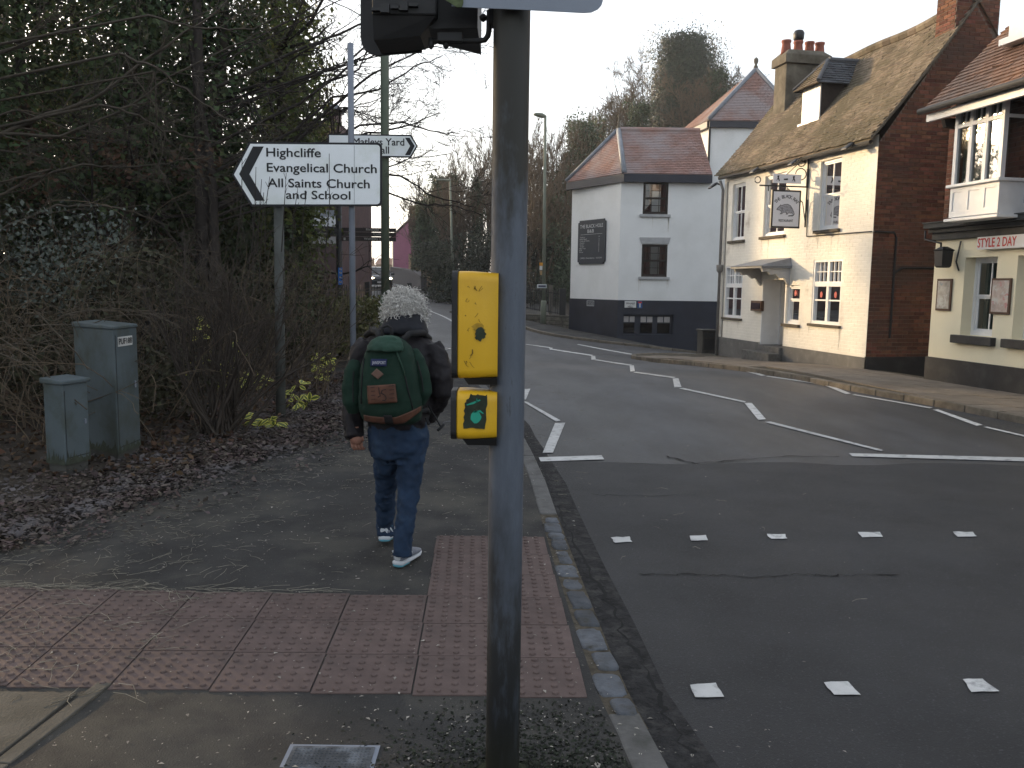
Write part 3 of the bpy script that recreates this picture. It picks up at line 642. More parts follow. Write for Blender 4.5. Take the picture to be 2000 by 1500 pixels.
cz = F.hit(1492, 543)[1]; ca, cb = u0-.12, u1+.1
mb = MB(); mb.fprism(F, [(ca-.12, cz+.22), (cb+.12, cz+.22), (cb+.12, cz+.27), (ca-.12, cz+.27)], 0, .78)
mb.hexa([F.p(ca-.14, cz+.27, .82), F.p(cb+.14, cz+.27, .82), F.p(cb+.14, cz+.27, 0), F.p(ca-.14, cz+.27, 0)], [F.p(ca-.05, cz+.30, .7), F.p(cb+.05, cz+.30, .7), F.p(cb+.05, cz+.47, 0), F.p(ca-.05, cz+.47, 0)])
can = mb.build('porch_canopy', lead, house)
for uu in (ca-.05, cb-.03):
    pr = [(0, cz+.22), (.74, cz+.22), (.70, cz+.13), (.58, cz+.14), (.5, cz+.06), (.38, cz+.08), (.25, cz-.02), (.15, cz+.0), (.07, cz-.14), (0, cz-.2)]
    MB().prism([F.p(uu, z, w_) for w_, z in pr], np.r_[F.a*.08, 0]).build('canopy_bracket', pale_sill, can)
# dormer
dq = F.hit(1584, 205)
def slope_w(z, u): return ov-(uR+ov)*((z-eave(u))/(zR-eave(u)))
# find the point on the roof slope seen at the dormer's foot
best = None
for tt in np.linspace(.05, .9, 200):
    for uu in np.linspace(.5, uL-.3, 60):
        P = rp(uu, tt); v = P-CO; a_ = v@Fw; xx, yy = 1000+FPX*(v@Rt)/a_, 750-FPX*(v@Up)/a_; e_ = (xx-1583)**2+(yy-238)**2
        if best is None or e_ < best[0]: best = (e_, uu, tt)
_, du, dt = best; P0 = rp(du, dt); dw = float((P0[:2]-F.o)@F.n); dz = P0[2]; print('dormer', du, dw, dz)
FD = FR(np.array(F.p(du, 0, dw)), np.array(F.p(du, 0, dw))[:2]+F.a); FD.n = F.n
h_ = FD.hit(1585, 168)[1]-dz; wd = .42
dm = MB().fbox(FD, -wd, wd, dz-.05, dz+h_, -1.6, -.02).build('dormer', dark_wood, house)
MB().fbox(FD, -wd+.02, wd-.02, dz, dz+h_, -.018, .012).build('dormer_casement', wht_paint, dm)
MB().fbox(FD, -wd-.06, wd+.06, dz-.05, dz, -.02, .07).build('dormer_sill', wht_paint, dm)
rz_ = h_+.62; e1_ = .14; tilesets = []
A_, B_ = FD.p(wd+e1_, dz+h_-.05, .18), FD.p(wd+e1_, dz+h_-.05, -1.6); Cx, Dx = FD.p(0, dz+rz_, -1.6), FD.p(0, dz+rz_, -.35)
A2, B2 = FD.p(-wd-e1_, dz+h_-.05, -1.6), FD.p(-wd-e1_, dz+h_-.05, .18)
tiles('dormer_tiles', A_, B_, Cx, Dx, .1, .16, slate, dm); tiles('dormer_tiles', B2, A2, Cx, Dx, .1, .16, slate, dm); tiles('dormer_tiles', B2, A_, Dx, Dx, .1, .16, tile_old, dm)
mb = MB(); mb.tube([FD.p(0, dz+rz_, -.4), FD.p(0, dz+rz_, -1.7)], .07, 8); mb.tube([FD.p(0, dz+rz_, -.38), FD.p(wd+e1_, dz+h_, .17)], .05, 6); mb.tube([FD.p(0, dz+rz_, -.38), FD.p(-wd-e1_, dz+h_, .17)], .05, 6); mb.build('dormer_ridge', slate, dm)
MB().fbox(FD, -wd-.02, wd+.02, dz+h_-.02, dz+h_+.05, -1.5, .1).build('dormer_soffit', dark_wood, dm)
# chimney on the far part of the ridge and the brick stack on the near gable
cd_ = 23.7
Ck = W(1562, 190, cd_)
FK = FR(Ck, Ck[:2]+F.a); FK.n = F.n
FKg = FR(Ck, Ck[:2]-F.n); FKg.n = -F.a
zt_ = W(1562, 122, cd_)[2]; kb_ = zt_-2.6
hwx = (W(1613, 150, cd_)[0]-W(1526, 150, cd_)[0])/2
def kbox(m_, u0, u1, w0, w1, z0, z1): return m_.hexa([FK.p(u0, z0, w1), FK.p(u1, z0, w1), FK.p(u1, z0, w0), FK.p(u0, z0, w0)], [FK.p(u0, z1, w1), FK.p(u1, z1, w1), FK.p(u1, z1, w0), FK.p(u0, z1, w0)])
mb = MB(); kbox(mb, -.32, .32, -hwx, hwx, kb_, zt_-.12)
chim = mb.build('chimney', rend_grey, house, False, .02)
mb = MB(); kbox(mb, -.4, .4, -hwx-.07, hwx+.07, zt_-.12, zt_+.1); n_ = mb
mb.hexa([FK.p(-.4, zt_+.1, hwx+.07), FK.p(.4, zt_+.1, hwx+.07), FK.p(.4, zt_+.1, -hwx-.07), FK.p(-.4, zt_+.1, -hwx-.07)], [FK.p(-.22, zt_+.26, hwx-.1), FK.p(.22, zt_+.26, hwx-.1), FK.p(.22, zt_+.26, -hwx+.1), FK.p(-.22, zt_+.26, -hwx+.1)])
mb.build('chimney_cap', rend_grey, chim, False, .015)
for i_, wv in enumerate((hwx*.78, hwx*.2, -hwx*.35, -hwx*.85)):
    c = np.array(FK.p(0, zt_+.18, wv)); mb = MB(); mb.lathe(c, [(.15, 0), (.135, .06), (.11, .28), (.13, .31), (.13, .36), (.1, .36)], 14); po = mb.build('chimney_pot', terracotta, chim, True)
    if i_ == 1: MB().lathe(c+v3(0, 0, .36), [(.1, 0), (.14, .06), (.15, .2), (.11, .27), (.05, .29)], 12).build('cowl', iron, chim, True)
c = np.array(FG.p(uR, 0, -.3))
mb = MB(); mb.fbox(FG, uR-.42, uR+.55, zR-.7, zR+2.2, -.6, -.015); bs = mb.build('brick_stack', mortar, house)
FGs = FR(np.array(FG.p(0, 0, -.015)), np.array(FG.p(1, 0, -.015))); FGs.n = FG.n
bricks(FGs, [(uR-.42, zR-.5), (uR+.55, zR-.5), (uR+.55, zR+2.2), (uR-.42, zR+2.2)], house, brick_red, (), 0)
FS = FR(np.array(FG.p(uR-.42, 0, -.6)), np.array(FG.p(uR-.42, 0, 0)))
if FS.n @ F.n < 0: FS.n = -FS.n
bricks(FS, [(0, zR-.6), (.585, zR-.6), (.585, zR+2.2), (0, zR+2.2)], house, brick_red, (), 0)
# pipes and cables fixed on the house
mb = MB(); ud = uL-.05
mb.tube([F.p(ud+.02, eave(ud)-.15, .16), F.p(ud, eave(ud)-.4, .07), F.p(ud, zlow+.3, .07)], .04, 8); mb.build('downpipe', mat('grey_pipe', (.2, .19, .18), .6), house, True)
mb = MB(); mb.lathe(np.array(F.p(ud, F.hit(1378, 527)[1]-.1, .07)), [(.05, 0), (.09, .05), (.1, .2), (.1, .22)], 10).build('rainwater_hopper', mat('grey_pipe2', (.22, .21, .2), .6), house, True)
mb = MB(); ub_ = F.hit(1417, 500)[0]; mb.tube([F.p(ub_, eave(ub_)-.2, .02), F.p(ub_, plt(ub_), .02)], .014, 6).build('cable', mat('grey_cable', (.25, .23, .2), .7), house)
mb = MB()
pts = [F.p(F.hit(1579, 390)[0], F.hit(1579, 390)[1], .02), F.p(F.hit(1577, 462)[0], F.hit(1577, 462)[1], .02), F.p(0, F.hit(1706, 452)[1], .03)]
mb.tube(pts, .012, 6); g = FG.hit(1706, 452); mb.tube([FG.p(0, pts[2][2], .03), FG.p(FG.hit(1745, 454)[0], FG.hit(1745, 454)[1], .03), FG.p(*FG.hit(1749, 465), .03), FG.p(*FG.hit(1736, 660), .03)], .022, 6)
mb.tube([FG.p(*FG.hit(1744, 535), .03), FG.p(*FG.hit(1760, 523), .03), FG.p(*FG.hit(1825, 524), .03)], .024, 6); mb.build('cable', cable_m, house)
# floodlights under the eaves
for (x, y) in ((1400, 362), (1483, 332), (1560, 316), (1668, 285)):
    u_, z_ = F.hit(x+4, y, .1); la = thing('floodlight', F.p(u_, z_, .0), {1376: 'dark floodlight at the far end of the restaurant eaves', 1400: 'dark floodlight above the far upper sash window of the restaurant', 1483: 'dark floodlight left of the hanging sign bracket', 1560: 'dark floodlight by the top of the sign bracket', 1668: 'dark floodlight near the brick gable corner under the eaves'}[x], 'wall lamp', 'floodlights under the restaurant eaves')
    MB().tube([F.p(u_, z_, 0), F.p(u_, z_+.05, .16), F.p(u_, z_+.02, .22)], .022, 6).build('bracket', iron, la, True)
    rg = []
    for (w_, zz, hw, hh) in ((.16, .05, .05, .04), (.22, .02, .09, .05), (.36, -.07, .12, .04), (.38, -.09, .11, .02)):
        rg.append([F.p(u_+hw*math.cos(t), z_+zz+hh*math.sin(t), w_) for t in np.linspace(0, 6.283, 12, endpoint=False)])
    MB().loft(rg).build('lamp_hood', iron, la, True)
# menu box
u0, u1, z0, z1 = F.rect(1475, 587, 1489, 608); mnu = MB().fbox(F, u0-.1, u1+.05, z0, z1, 0.01, .1).build('menu_case', mid_wood, None, False, .01); tag(mnu, 'small brown menu case on the white wall beside the restaurant door', 'menu case')
MB().fbox(F, u0-.06, u1+.01, z0+.05, z1-.05, .101, .108).build('menu_pane', glass_d, mnu)
streak = mat('rain_streak', (.46, .43, .37), .85, .2, 9, col2=(.62, .6, .54), c2scale=14, c2lo=.45, c2hi=.6)
def streaks(FF, r_, n, par, w=.0065, mx=.5):
    for _ in range(n):
        u = random.choice([r_[0]-.05, r_[1]+.05, random.uniform(r_[0], r_[1])])+random.uniform(-.03, .03); l_ = random.uniform(.12, mx); z = r_[2]-.08; b_ = random.uniform(.006, .016); k_ = 5; P_ = []
        for i_ in range(k_+1): P_.append((u+random.uniform(-.004, .004), z-l_*i_/k_, b_*(1-.75*i_/k_)))
        m_ = MB()
        for a, b in zip(P_[:-1], P_[1:]): m_.face([FF.p(a[0]-a[2], a[1], w), FF.p(a[0]+a[2], a[1], w), FF.p(b[0]+b[2], b[1], w), FF.p(b[0]-b[2], b[1], w)])
        m_.build('rain_streak', streak, par)
for k in ('ul', 'um', 'ur', 'll', 'lr', 'sm'): streaks(F, win[k], 4, house)
# hanging sign on an iron bracket
ub_, zb_ = F.hit(1578, 380); board = W(1533, 409, F.p(ub_, 0)[1]+.05)
sg = thing('hanging_sign', F.p(ub_, zb_, 0), 'square white hanging sign with a drawn rat on an ornate iron bracket', 'sign')
dS = F.p(ub_, 0, .75)[1]
c00, c10, c11, c01 = [W(x, y, dS) for x, y in ((1505, 443), (1561, 443), (1564, 374), (1507, 374))]
wv = np.r_[F.n, 0]
ctr = (c00+c10+c11+c01)/4; hw_ = np.linalg.norm(c10-c00)/2; hh_ = (c11[2]-c10[2])/2
FSg = FR(ctr, ctr[:2]-F.n); FSg.n = -F.a                       # board lies across the street, faces the camera
MB().fbox(FSg, -hw_-.03, hw_+.03, ctr[2]-hh_-.03, ctr[2]+hh_+.03, -.03, .02).build('sign_frame', black_paint, sg)
sw = mat('sign_white', (.62, .62, .66), .5, .05); MB().fbox(FSg, -hw_+.01, hw_-.01, ctr[2]-hh_+.01, ctr[2]+hh_-.01, -.034, .026).build('sign_board', sw, sg)
ink = mat('sign_ink', (.025, .027, .032), .6, .1); xa = np.r_[FSg.a, 0]; za = v3(0, 0, 1)
# lettering on an arc
s_ = 'THE BLACK RAT'; Rr = hw_*1.25
for i_, ch in enumerate(s_):
    if ch == ' ': continue
    a_ = (i_-(len(s_)-1)/2)*.135; pos = np.array(FSg.p(0, ctr[2], .028))+xa*Rr*math.sin(a_)*.8+za*(hh_*.62-Rr*(1-math.cos(a_))*.9)
    xv = xa*math.cos(a_)-za*math.sin(a_); yv = za*math.cos(a_)+xa*math.sin(a_); text(ch, pos-xv*.03, xv, yv, hh_*.19, ink, sg, bold=.01)
text('RESTAURANT', np.array(FSg.p(-hw_*.52, ctr[2]-hh_*.72, .028)), xa, za, hh_*.14, ink, sg, hw_*1.08, .008)
rat = [(-.78, -.02), (-.72, .06), (-.55, .17), (-.47, .26), (-.40, .2), (-.2, .27), (.1, .30), (.35, .22), (.52, .05), (.62, -.1), (.70, -.26), (.58, -.36), (.2, -.38), (.25, -.34), (.56, -.31), (.6, -.26), (.5, -.2), (.38, -.2), (.2, -.2), (.12, -.27), (0, -.27), (.08, -.18), (-.2, -.16), (-.35, -.26), (-.48, -.26), (-.36, -.16), (-.5, -.06)]
ratm = mat('rat_grey', (.3, .3, .33), .6, .3, 30)
MB().face([FSg.p(x*hw_*.92, ctr[2]+(y-.02)*hh_, .0275) for x, y in rat]).build('rat_drawing', ratm, sg)
mb = MB(); rp_ = rat+rat[:1]
for (a, b) in zip(rp_[:-1], rp_[1:]): mb.tube([FSg.p(a[0]*hw_*.92, ctr[2]+(a[1]-.02)*hh_, .028), FSg.p(b[0]*hw_*.92, ctr[2]+(b[1]-.02)*hh_, .028)], .005, 4)
for k in range(26):
    x = random.uniform(-.5, .5); y = random.uniform(-.12, .2)*(1-abs(x)*.8); mb.tube([FSg.p(x*hw_*.9, ctr[2]+y*hh_, .028), FSg.p((x+.1)*hw_*.9, ctr[2]+(y-.06)*hh_, .028)], .0025, 3)
mb.build('rat_outline', ink, sg)
mb = MB(); tz = ctr[2]+hh_+.12; la_ = .75+hw_+.12
mb.tube([F.p(ub_, tz, 0), F.p(ub_, tz, la_)], .018, 6)
mb.tube([F.p(ub_, tz-.9, .03), F.p(ub_, tz+.75, .03)], .02, 6); mb.tube([F.p(ub_, tz, .03), F.p(ub_, tz+.4, .03)], .03, 6)
for wo in (.75-hw_*.7, .75+hw_*.7): mb.tube([F.p(ub_, tz, wo), F.p(ub_, ctr[2]+hh_, wo)], .012, 5)
for (cc, rr, zz) in ((.2, .13, .28), (.2, .1, .55), (la_+.05, .07, .12)):
    mb.tube([F.p(ub_, tz+zz+rr*math.sin(t), cc+rr*math.cos(t)) for t in np.linspace(0, 6.0, 14)], .012, 5)
mb.tube([F.p(ub_, tz+.75, .03), F.p(ub_, tz+.3, .5), F.p(ub_, tz+.02, .9)], .008, 4)
mb.tube([F.p(ub_, tz-.8, .03), F.p(ub_, tz-.35, .12), F.p(ub_, tz-.05, .5)], .012, 5)
mb.build('bracket', iron, sg)
# the little cut-out panel above it
MB().fbox(FSg, -hw_-.02, hw_+.02, tz+.06, tz+.26, -.008, .008).build('top_panel', sw, sg)
mb = MB()
for k in range(5):
    x = -hw_+.1+k*.19; 
    if x > hw_: break
    if k % 2: mb.fprism(FSg, [(x-.05, tz+.13), (x+.05, tz+.13), (x+.05, tz+.17), (x-.05, tz+.16)], .0085, .014)
    else: mb.fprism(FSg, [(x-.04, tz+.1), (x, tz+.15), (x+.03, tz+.1), (x+.045, tz+.11), (x+.02, tz+.18), (x+.03, tz+.23), (x-.02, tz+.22), (x-.01, tz+.17)], .0085, .014)
mb.build('panel_figures', ink, sg)
# bin at the corner
bq = GT(1378, 690, .08); bn = thing('litter_bin', bq, 'dark square panelled bin standing at the far corner of the white restaurant', 'bin'); bw = .2; bh_ = W(1378, 643, bq[1])[2]-bq[2]
bm = mat('bin_grey', (.05, .047, .042), .8, .25, 10, .003, 40)
def fb(m_, u0, u1, w0, w1, z0, z1): return m_.hexa([(bq[0]+F.a[0]*u0+F.n[0]*w1, bq[1]+F.a[1]*u0+F.n[1]*w1, z0), (bq[0]+F.a[0]*u1+F.n[0]*w1, bq[1]+F.a[1]*u1+F.n[1]*w1, z0), (bq[0]+F.a[0]*u1+F.n[0]*w0, bq[1]+F.a[1]*u1+F.n[1]*w0, z0), (bq[0]+F.a[0]*u0+F.n[0]*w0, bq[1]+F.a[1]*u0+F.n[1]*w0, z0)], [(bq[0]+F.a[0]*u0+F.n[0]*w1, bq[1]+F.a[1]*u0+F.n[1]*w1, z1), (bq[0]+F.a[0]*u1+F.n[0]*w1, bq[1]+F.a[1]*u1+F.n[1]*w1, z1), (bq[0]+F.a[0]*u1+F.n[0]*w0, bq[1]+F.a[1]*u1+F.n[1]*w0, z1), (bq[0]+F.a[0]*u0+F.n[0]*w0, bq[1]+F.a[1]*u0+F.n[1]*w0, z1)])
z0 = bq[2]; fb(MB(), -bw, bw, -bw, bw, z0-.1, z0+bh_-.06).build('body', bm, bn, False, .02); fb(MB(), -bw-.03, bw+.03, -bw-.03, bw+.03, z0+bh_-.06, z0+bh_).build('lid', bm, bn, False, .015)
fb(MB(), -bw-.012, -bw, -bw+.05, bw-.05, z0+.12, z0+bh_*.62).build('panel', iron, bn); fb(MB(), -bw-.01, -bw, -bw+.05, bw-.05, z0+bh_*.68, z0+bh_-.1).build('opening', black_paint, bn)
# ---------------------------------------------------------------- C: cream shop with jettied brick upper floor
F = FC
shop = thing('shop_house', Cn, 'cream fronted shop with brick upper floor, white bay window and tiled roof', 'shop')
uE = 9.0; zlo = Cn[2]-.4; zF0, zF1 = F.hit(1836, 467)[1], F.hit(1832, 440)[1]; zP = F.hit(1813, 696)[1]
wC1 = F.rect(1886, 503, 1937, 655); wC1 = (wC1[0], wC1[1], F.hit(1890, 655)[1], F.hit(1890, 503)[1])
wdt = wC1[1]-wC1[0]; u2 = F.hit(1984, 560)[0]; wC2 = (u2, u2+wdt*1.1, wC1[2], wC1[3])
mb = MB(); wall(mb, F, 0, uE, zlo, zF1, [wC1, wC2], .28); mb.face([F.p(0, zlo, 0), F.p(0, zlo, -6), F.p(0, zF1, -6), F.p(0, zF1, 0)]); mb.build('front_wall', render_cream, shop)
MB().fbox(F, -.02, uE, zlo, zP, -.02, .04).build('plinth', black_plinth, shop)
curt = mat('green_curtain', (.24, .31, .265), .9, .2, 4, transl=.15)
for wc, gap in ((wC1, (.62, 1.0)), (wC2, (.55, 1.))): window(F, wc, shop, .25, (2, 1, 1), sillm=None, curtain=(curt, gap), fw=.06); MB().fbox(F, wc[0]-.12, wc[1]+.1, wc[2]-.14, wc[2]-.002, -.2, .1).build('sill', black_plinth, shop, False, .01)
# fascia mouldings
fas = mat('fascia_grey', (.05, .05, .048), .8, .25, 6, .003, 40)
mb = MB(); zf = F.hit(1832, 463)[1]
mb.fbox(F, -.08, uE, zf+.14, zF1+.02, 0, .22).fbox(F, -.06, uE, zf+.06, zf+.14, 0, .13).fbox(F, -.03, uE, zf-.06, zf+.06, 0, .07); mb.build('shop_fascia', fas, shop, False, .01)
MB().fbox(F, -.1, uE, zF1+.02, zF1+.045, 0, .235).build('fascia_lead', fas, shop)
# upper floor
uU = F.hit(1850, 330)[0]*0+.12; zEc = F.hit(1833, 205, .0)[1]
FU = FR(np.array(F.p(uU, 0, -.02)), np.array(F.p(uU+1, 0, -.02))); FU.n = F.n
zt_u = FU.hit(1845, 215)[1]+.25; uRC = 2.9
mb = MB(); mb.face([FU.p(0, zF1), FU.p(uE, zF1), FU.p(uE, zt_u), FU.p(0, zt_u)]); mb.face([FU.p(0, zF1), FU.p(0, zF1, -6), FU.p(0, zt_u, -6), FU.p(0, zt_u+2.9, -uRC), FU.p(0, zt_u, 0)][:3]+[FU.p(0, zt_u, 0)])
mb.face([FU.p(0, zt_u, 0), FU.p(0, zt_u, -6), FU.p(0, zt_u+2.8, -3)]); mb.face([F.p(0, zlo, -6), F.p(uE, zlo, -6), F.p(uE, zt_u, -6), F.p(0, zt_u, -6)]); mb.face([F.p(uE, zlo, -6), F.p(uE, zlo, 0), F.p(uE, zt_u, 0), F.p(uE, zt_u, -6)]); mb.build('upper_wall', mortar, shop)
# bay window
bx0, bx1 = FU.hit(1853, 420, .55)[0], FU.hit(1948, 410, .55)[0]; bz0, bz1 = FU.hit(1852, 428, .55)[1], FU.hit(1866, 190, .55)[1]
print('bay', bx0, bx1, bz0, bz1, 'C eaves', zEc, zt_u, uU)
bricks(FU, [(0, zF1+.05), (5, zF1+.05), (5, zt_u), (0, zt_u)], shop, brick_red, [(bx0-.05, bx1+.05, bz0, bz1)], 0)
bay = MB().fbox(FU, bx0, bx1, bz0, bz0+.02, 0, .5).build('bay_window', wht_paint, shop)
zs_ = FU.hit(1857, 368, .55)[1]; zt2 = FU.hit(1866, 249, .55)[1]; zt3 = FU.hit(1866, 212, .55)[1]; wB = .55
mb = MB(); mb.fbox(FU, bx0, bx1, bz0+.02, zs_, 0.0, wB-.012).build('bay_apron', wht_paint, bay)
for k in range(3):
    a, b = bx0+(bx1-bx0)*k/3+.06, bx0+(bx1-bx0)*(k+1)/3-.06; mb = MB(); mb.fbox(FU, bx0 if k == 0 else a-.06, a, bz0+.02, zs_, wB-.012, wB).fbox(FU, b, b+.06, bz0+.02, zs_, wB-.012, wB).fbox(FU, a, b, bz0+.02, bz0+.12, wB-.012, wB).fbox(FU, a, b, zs_-.08, zs_, wB-.012, wB).build('apron_panel', wht_paint, bay)
MB().fbox(FU, bx0-.05, bx1+.05, zs_, zs_+.05, 0, wB+.06).build('bay_sill', wht_paint, bay, False, .01); MB().fbox(FU, bx0-.06, bx1+.06, bz0-.05, bz0, 0, wB+.05).build('bay_base', wht_paint, bay, False, .01)
mb = MB(); mb.fbox(FU, bx0, bx1, zt3, bz1+.05, 0, wB)
for k in range(4):
    a = bx0+(bx1-bx0-.07)*k/3; mb.fbox(FU, a, a+.07, zs_+.05, zt3, wB-.08, wB-.002)
mb.fbox(FU, bx0+.07, bx1-.07, zt2-.03, zt2+.03, wB-.075, wB-.004)
for k in range(3):
    a = bx0+(bx1-bx0-.07)*k/3+.07; b = bx0+(bx1-bx0-.07)*(k+1)/3; mb.fbox(FU, (a+b)/2-.012, (a+b)/2+.012, zt2+.03, zt3, wB-.06, wB-.03)
for uu in (bx0, bx1-.04): mb.fbox(FU, uu, uu+.04, zs_+.05, zt3, 0, .06).fbox(FU, uu, uu+.04, zt2-.025, zt2+.025, .06, wB-.08)
mb.build('bay_frame', wht_paint, bay)
for k in range(3):
    a = bx0+(bx1-bx0-.07)*k/3+.07; b = bx0+(bx1-bx0-.07)*(k+1)/3; MB().face([FU.p(a, zs_+.05, wB-.045), FU.p(b, zs_+.05, wB-.045), FU.p(b, zt3, wB-.045), FU.p(a, zt3, wB-.045)]).build('pane', glass, bay)
for uu in (bx0+.02, bx1-.02): MB().face([FU.p(uu, zs_+.05, .06), FU.p(uu, zs_+.05, wB-.08), FU.p(uu, zt3, wB-.08), FU.p(uu, zt3, .06)]).build('pane', glass_d, bay)
m = MB()
for k in range(40):
    ua = bx0+.06+(bx1-bx0-.12)*k/40; ub = bx0+.06+(bx1-bx0-.12)*(k+1)/40; m.face([FU.p(ua, zs_, wB-.15+.02*math.sin(k*1.7)), FU.p(ub, zs_, wB-.15+.02*math.sin(k*1.7+1.7)), FU.p(ub, zt3, wB-.15+.02*math.sin(k*1.7+1.7)), FU.p(ua, zt3, wB-.15+.02*math.sin(k*1.7))])
m.build('curtain', curt, bay, True)
# roof of C with gutter and barge boards
ovC = .85; ze = FU.hit(1806, 214, ovC)[1]; u0r = FU.hit(1803, 214, ovC)[0]
pitch = (F.hit(1990, 40)[1]-ze); zRc = ze+3.3; wRc = -2.6
print('C roof', ze, u0r)
A_, B_ = FU.p(u0r, ze, ovC), FU.p(uE, ze, ovC); C_, D_ = FU.p(uE, zRc, wRc), FU.p(u0r, zRc, wRc)
tiles('roof_tiles', A_, B_, C_, D_, .11, .19, tile_brown, shop, .025)
mb = MB(); dn = v3(0, 0, -.06); mb.hexa([np.array(p)+dn for p in (A_, B_, C_, D_)], [np.array(p)-v3(0, 0, .015) for p in (A_, B_, C_, D_)]); mb.face([FU.p(u0r, zRc, wRc), FU.p(uE, zRc, wRc), FU.p(uE, ze, wRc*2-ovC), FU.p(u0r, ze, wRc*2-ovC)]); mb.build('roof', tile_brown, shop)
MB().tube([FU.p(u0r-.03, ze-.03, ovC+.05), FU.p(uE, ze-.03, ovC+.05)], .05, 10).build('gutter', black_plinth, shop, True)
MB().fbox(FU, u0r+.03, uE, ze-.2, ze-.08, ovC-.12, ovC-.05).build('fascia_board', wht_paint, shop)
MB().hexa([FU.p(u0r+.05, ze-.16, ovC-.12), FU.p(uE, ze-.16, ovC-.12), FU.p(uE, ze-.02, -.1), FU.p(u0r+.05, ze-.02, -.1)], [FU.p(u0r+.05, ze-.12, ovC-.12), FU.p(uE, ze-.12, ovC-.12), FU.p(uE, ze+.06, -.1), FU.p(u0r+.05, ze+.06, -.1)]).build('soffit', dark_wood, shop)
mb = MB(); mb.fprism(FR(np.array(FU.p(u0r+.1, 0)), np.array(FU.p(u0r+.1, 0))[:2]+FU.n), [(0.0, ze-.1), (.55, ze-.15), (.5, ze-.28), (.25, ze-.3), (0, ze-.7)], -.04, .04); mb.build('eaves_bracket', dark_wood, shop)
# gabled dormer bay at the frame's edge: white board
gx = FU.hit(1983, 40, -.0)[0]; MB().fbox(FU, gx, gx+1.6, FU.hit(1985, 75)[1], ze+3.6, -.6, .1).build('dormer', wht_paint, shop); MB().fbox(FU, gx-.08, gx+1.7, FU.hit(1985, 75)[1]-.1, FU.hit(1985, 75)[1], -.6, .2).build('dormer_sill', wht_paint, shop)
# fascia sign
red = mat('sign_red', (.42, .03, .03), .5, .08)
u0, z0 = F.hit(1919, 488); u1 = u0+2.4; z1 = F.hit(1921, 466)[1]
sb = MB().fbox(F, u0, u1, z0, z1+.02, .075, .11).build('shop_sign', mat('sign_board_white', (.55, .56, .58), .6, .05), None); tag(sb, 'long white shop sign with red block capitals below the dark fascia', 'sign')
tw_ = F.hit(1997, 470)[0]-F.hit(1921, 478)[0]
text('STYLE 2 DAY', np.array(F.p(u0+.02, z0+.035, .112)), np.r_[F.a, 0], v3(0, 0, 1), (z1-z0)*.78, red, sb, tw_*1.0, .02)
# two framed posters
for r_, lab, cc in (((1835, 547, 1856, 605), 'narrow grey framed poster at the left corner of the cream shop front', (.30, .28, .25)), ((1942, 546, 1971, 612), 'framed poster with a pink flower motif between the two cream shop windows', (.36, .30, .27))):
    u0, u1, z0, z1 = F.rect(*r_); po = MB().fbox(F, u0-.02, u1+.02, z0-.02, z1+.02, .002, .03).build('poster', mid_wood, None); tag(po, lab, 'poster', 'posters on the cream shop front')
    pm = mat('poster_print', cc, .6, .35, 7, col2=(.42, .42, .40), c2scale=5, c2lo=.5, c2hi=.6, col3=(.4, .2, .2) if r_[0] > 1900 else (.22, .25, .27), c3scale=6, c3lo=.58, c3hi=.62); MB().fbox(F, u0+.015, u1-.015, z0+.015, z1-.015, .03, .034).build('poster_sheet', pm, po)
# lantern on the corner of the shop
ul_, zl_ = F.hit(1843, 500, .2); ln = thing('wall_lantern', F.p(ul_, zl_, 0), 'black wall lantern on an iron hook at the corner of the cream shop', 'lantern')
a0 = F.hit(1834, 448, .1)
MB().tube([F.p(.02, zf+.1, .24), F.p(.05, zf-.05, .26), F.p(ul_-.06, zl_+.22, .22), F.p(ul_-.08, zl_+.1, .2)], .018, 6).build('hook', iron, ln, True)
mb = MB(); mb.loft([[F.p(ul_+s*math.cos(t), zl_+z, .2+s*math.sin(t)) for t in (.785, 2.356, 3.927, 5.498)] for s, z in ((.1, -.2), (.13, -.17), (.15, .08), (.17, .1), (.05, .16))]).build('lamp_body', iron, ln)
MB().tube([F.p(ul_+.17, zl_-.25, .02), F.p(ul_+.17, zl_-.1, .08), F.p(ul_+.17, zl_+.25, .02)], .014, 6).build('side_bracket', iron, ln)
# alarm box
u0, z0 = F.hit(1990, 400, .0); al = MB().prism([FU.p(FU.hit(1983, 400)[0]+a, FU.hit(1983, 400)[1]+b, 0.01) for a, b in ((0, 0), (.3, 0), (.3, .26), (.1, .26))], np.r_[F.n*.09, 0]).build('alarm_box', mat('alarm_blue', (.03, .07, .2), .5), None); tag(al, 'blue and white alarm box on the brick wall right of the bay', 'alarm box')
a = FU.hit(1983, 400); al2 = MB().prism([FU.p(a[0]+x, a[1]+z, .102) for x, z in ((0.0, 0), (.2, 0), (.2, .14), (.05, .14))], np.r_[F.n*.008, 0]).build('face_plate', mat('alarm_white', (.6, .65, .66), .5), al); text('G', np.array(FU.p(a[0]+.07, a[1]+.03, .111)), np.r_[F.a, 0], v3(0, 0, 1), .09, mat('alarm_teal', (.03, .2, .25), .5), al, bold=.02)
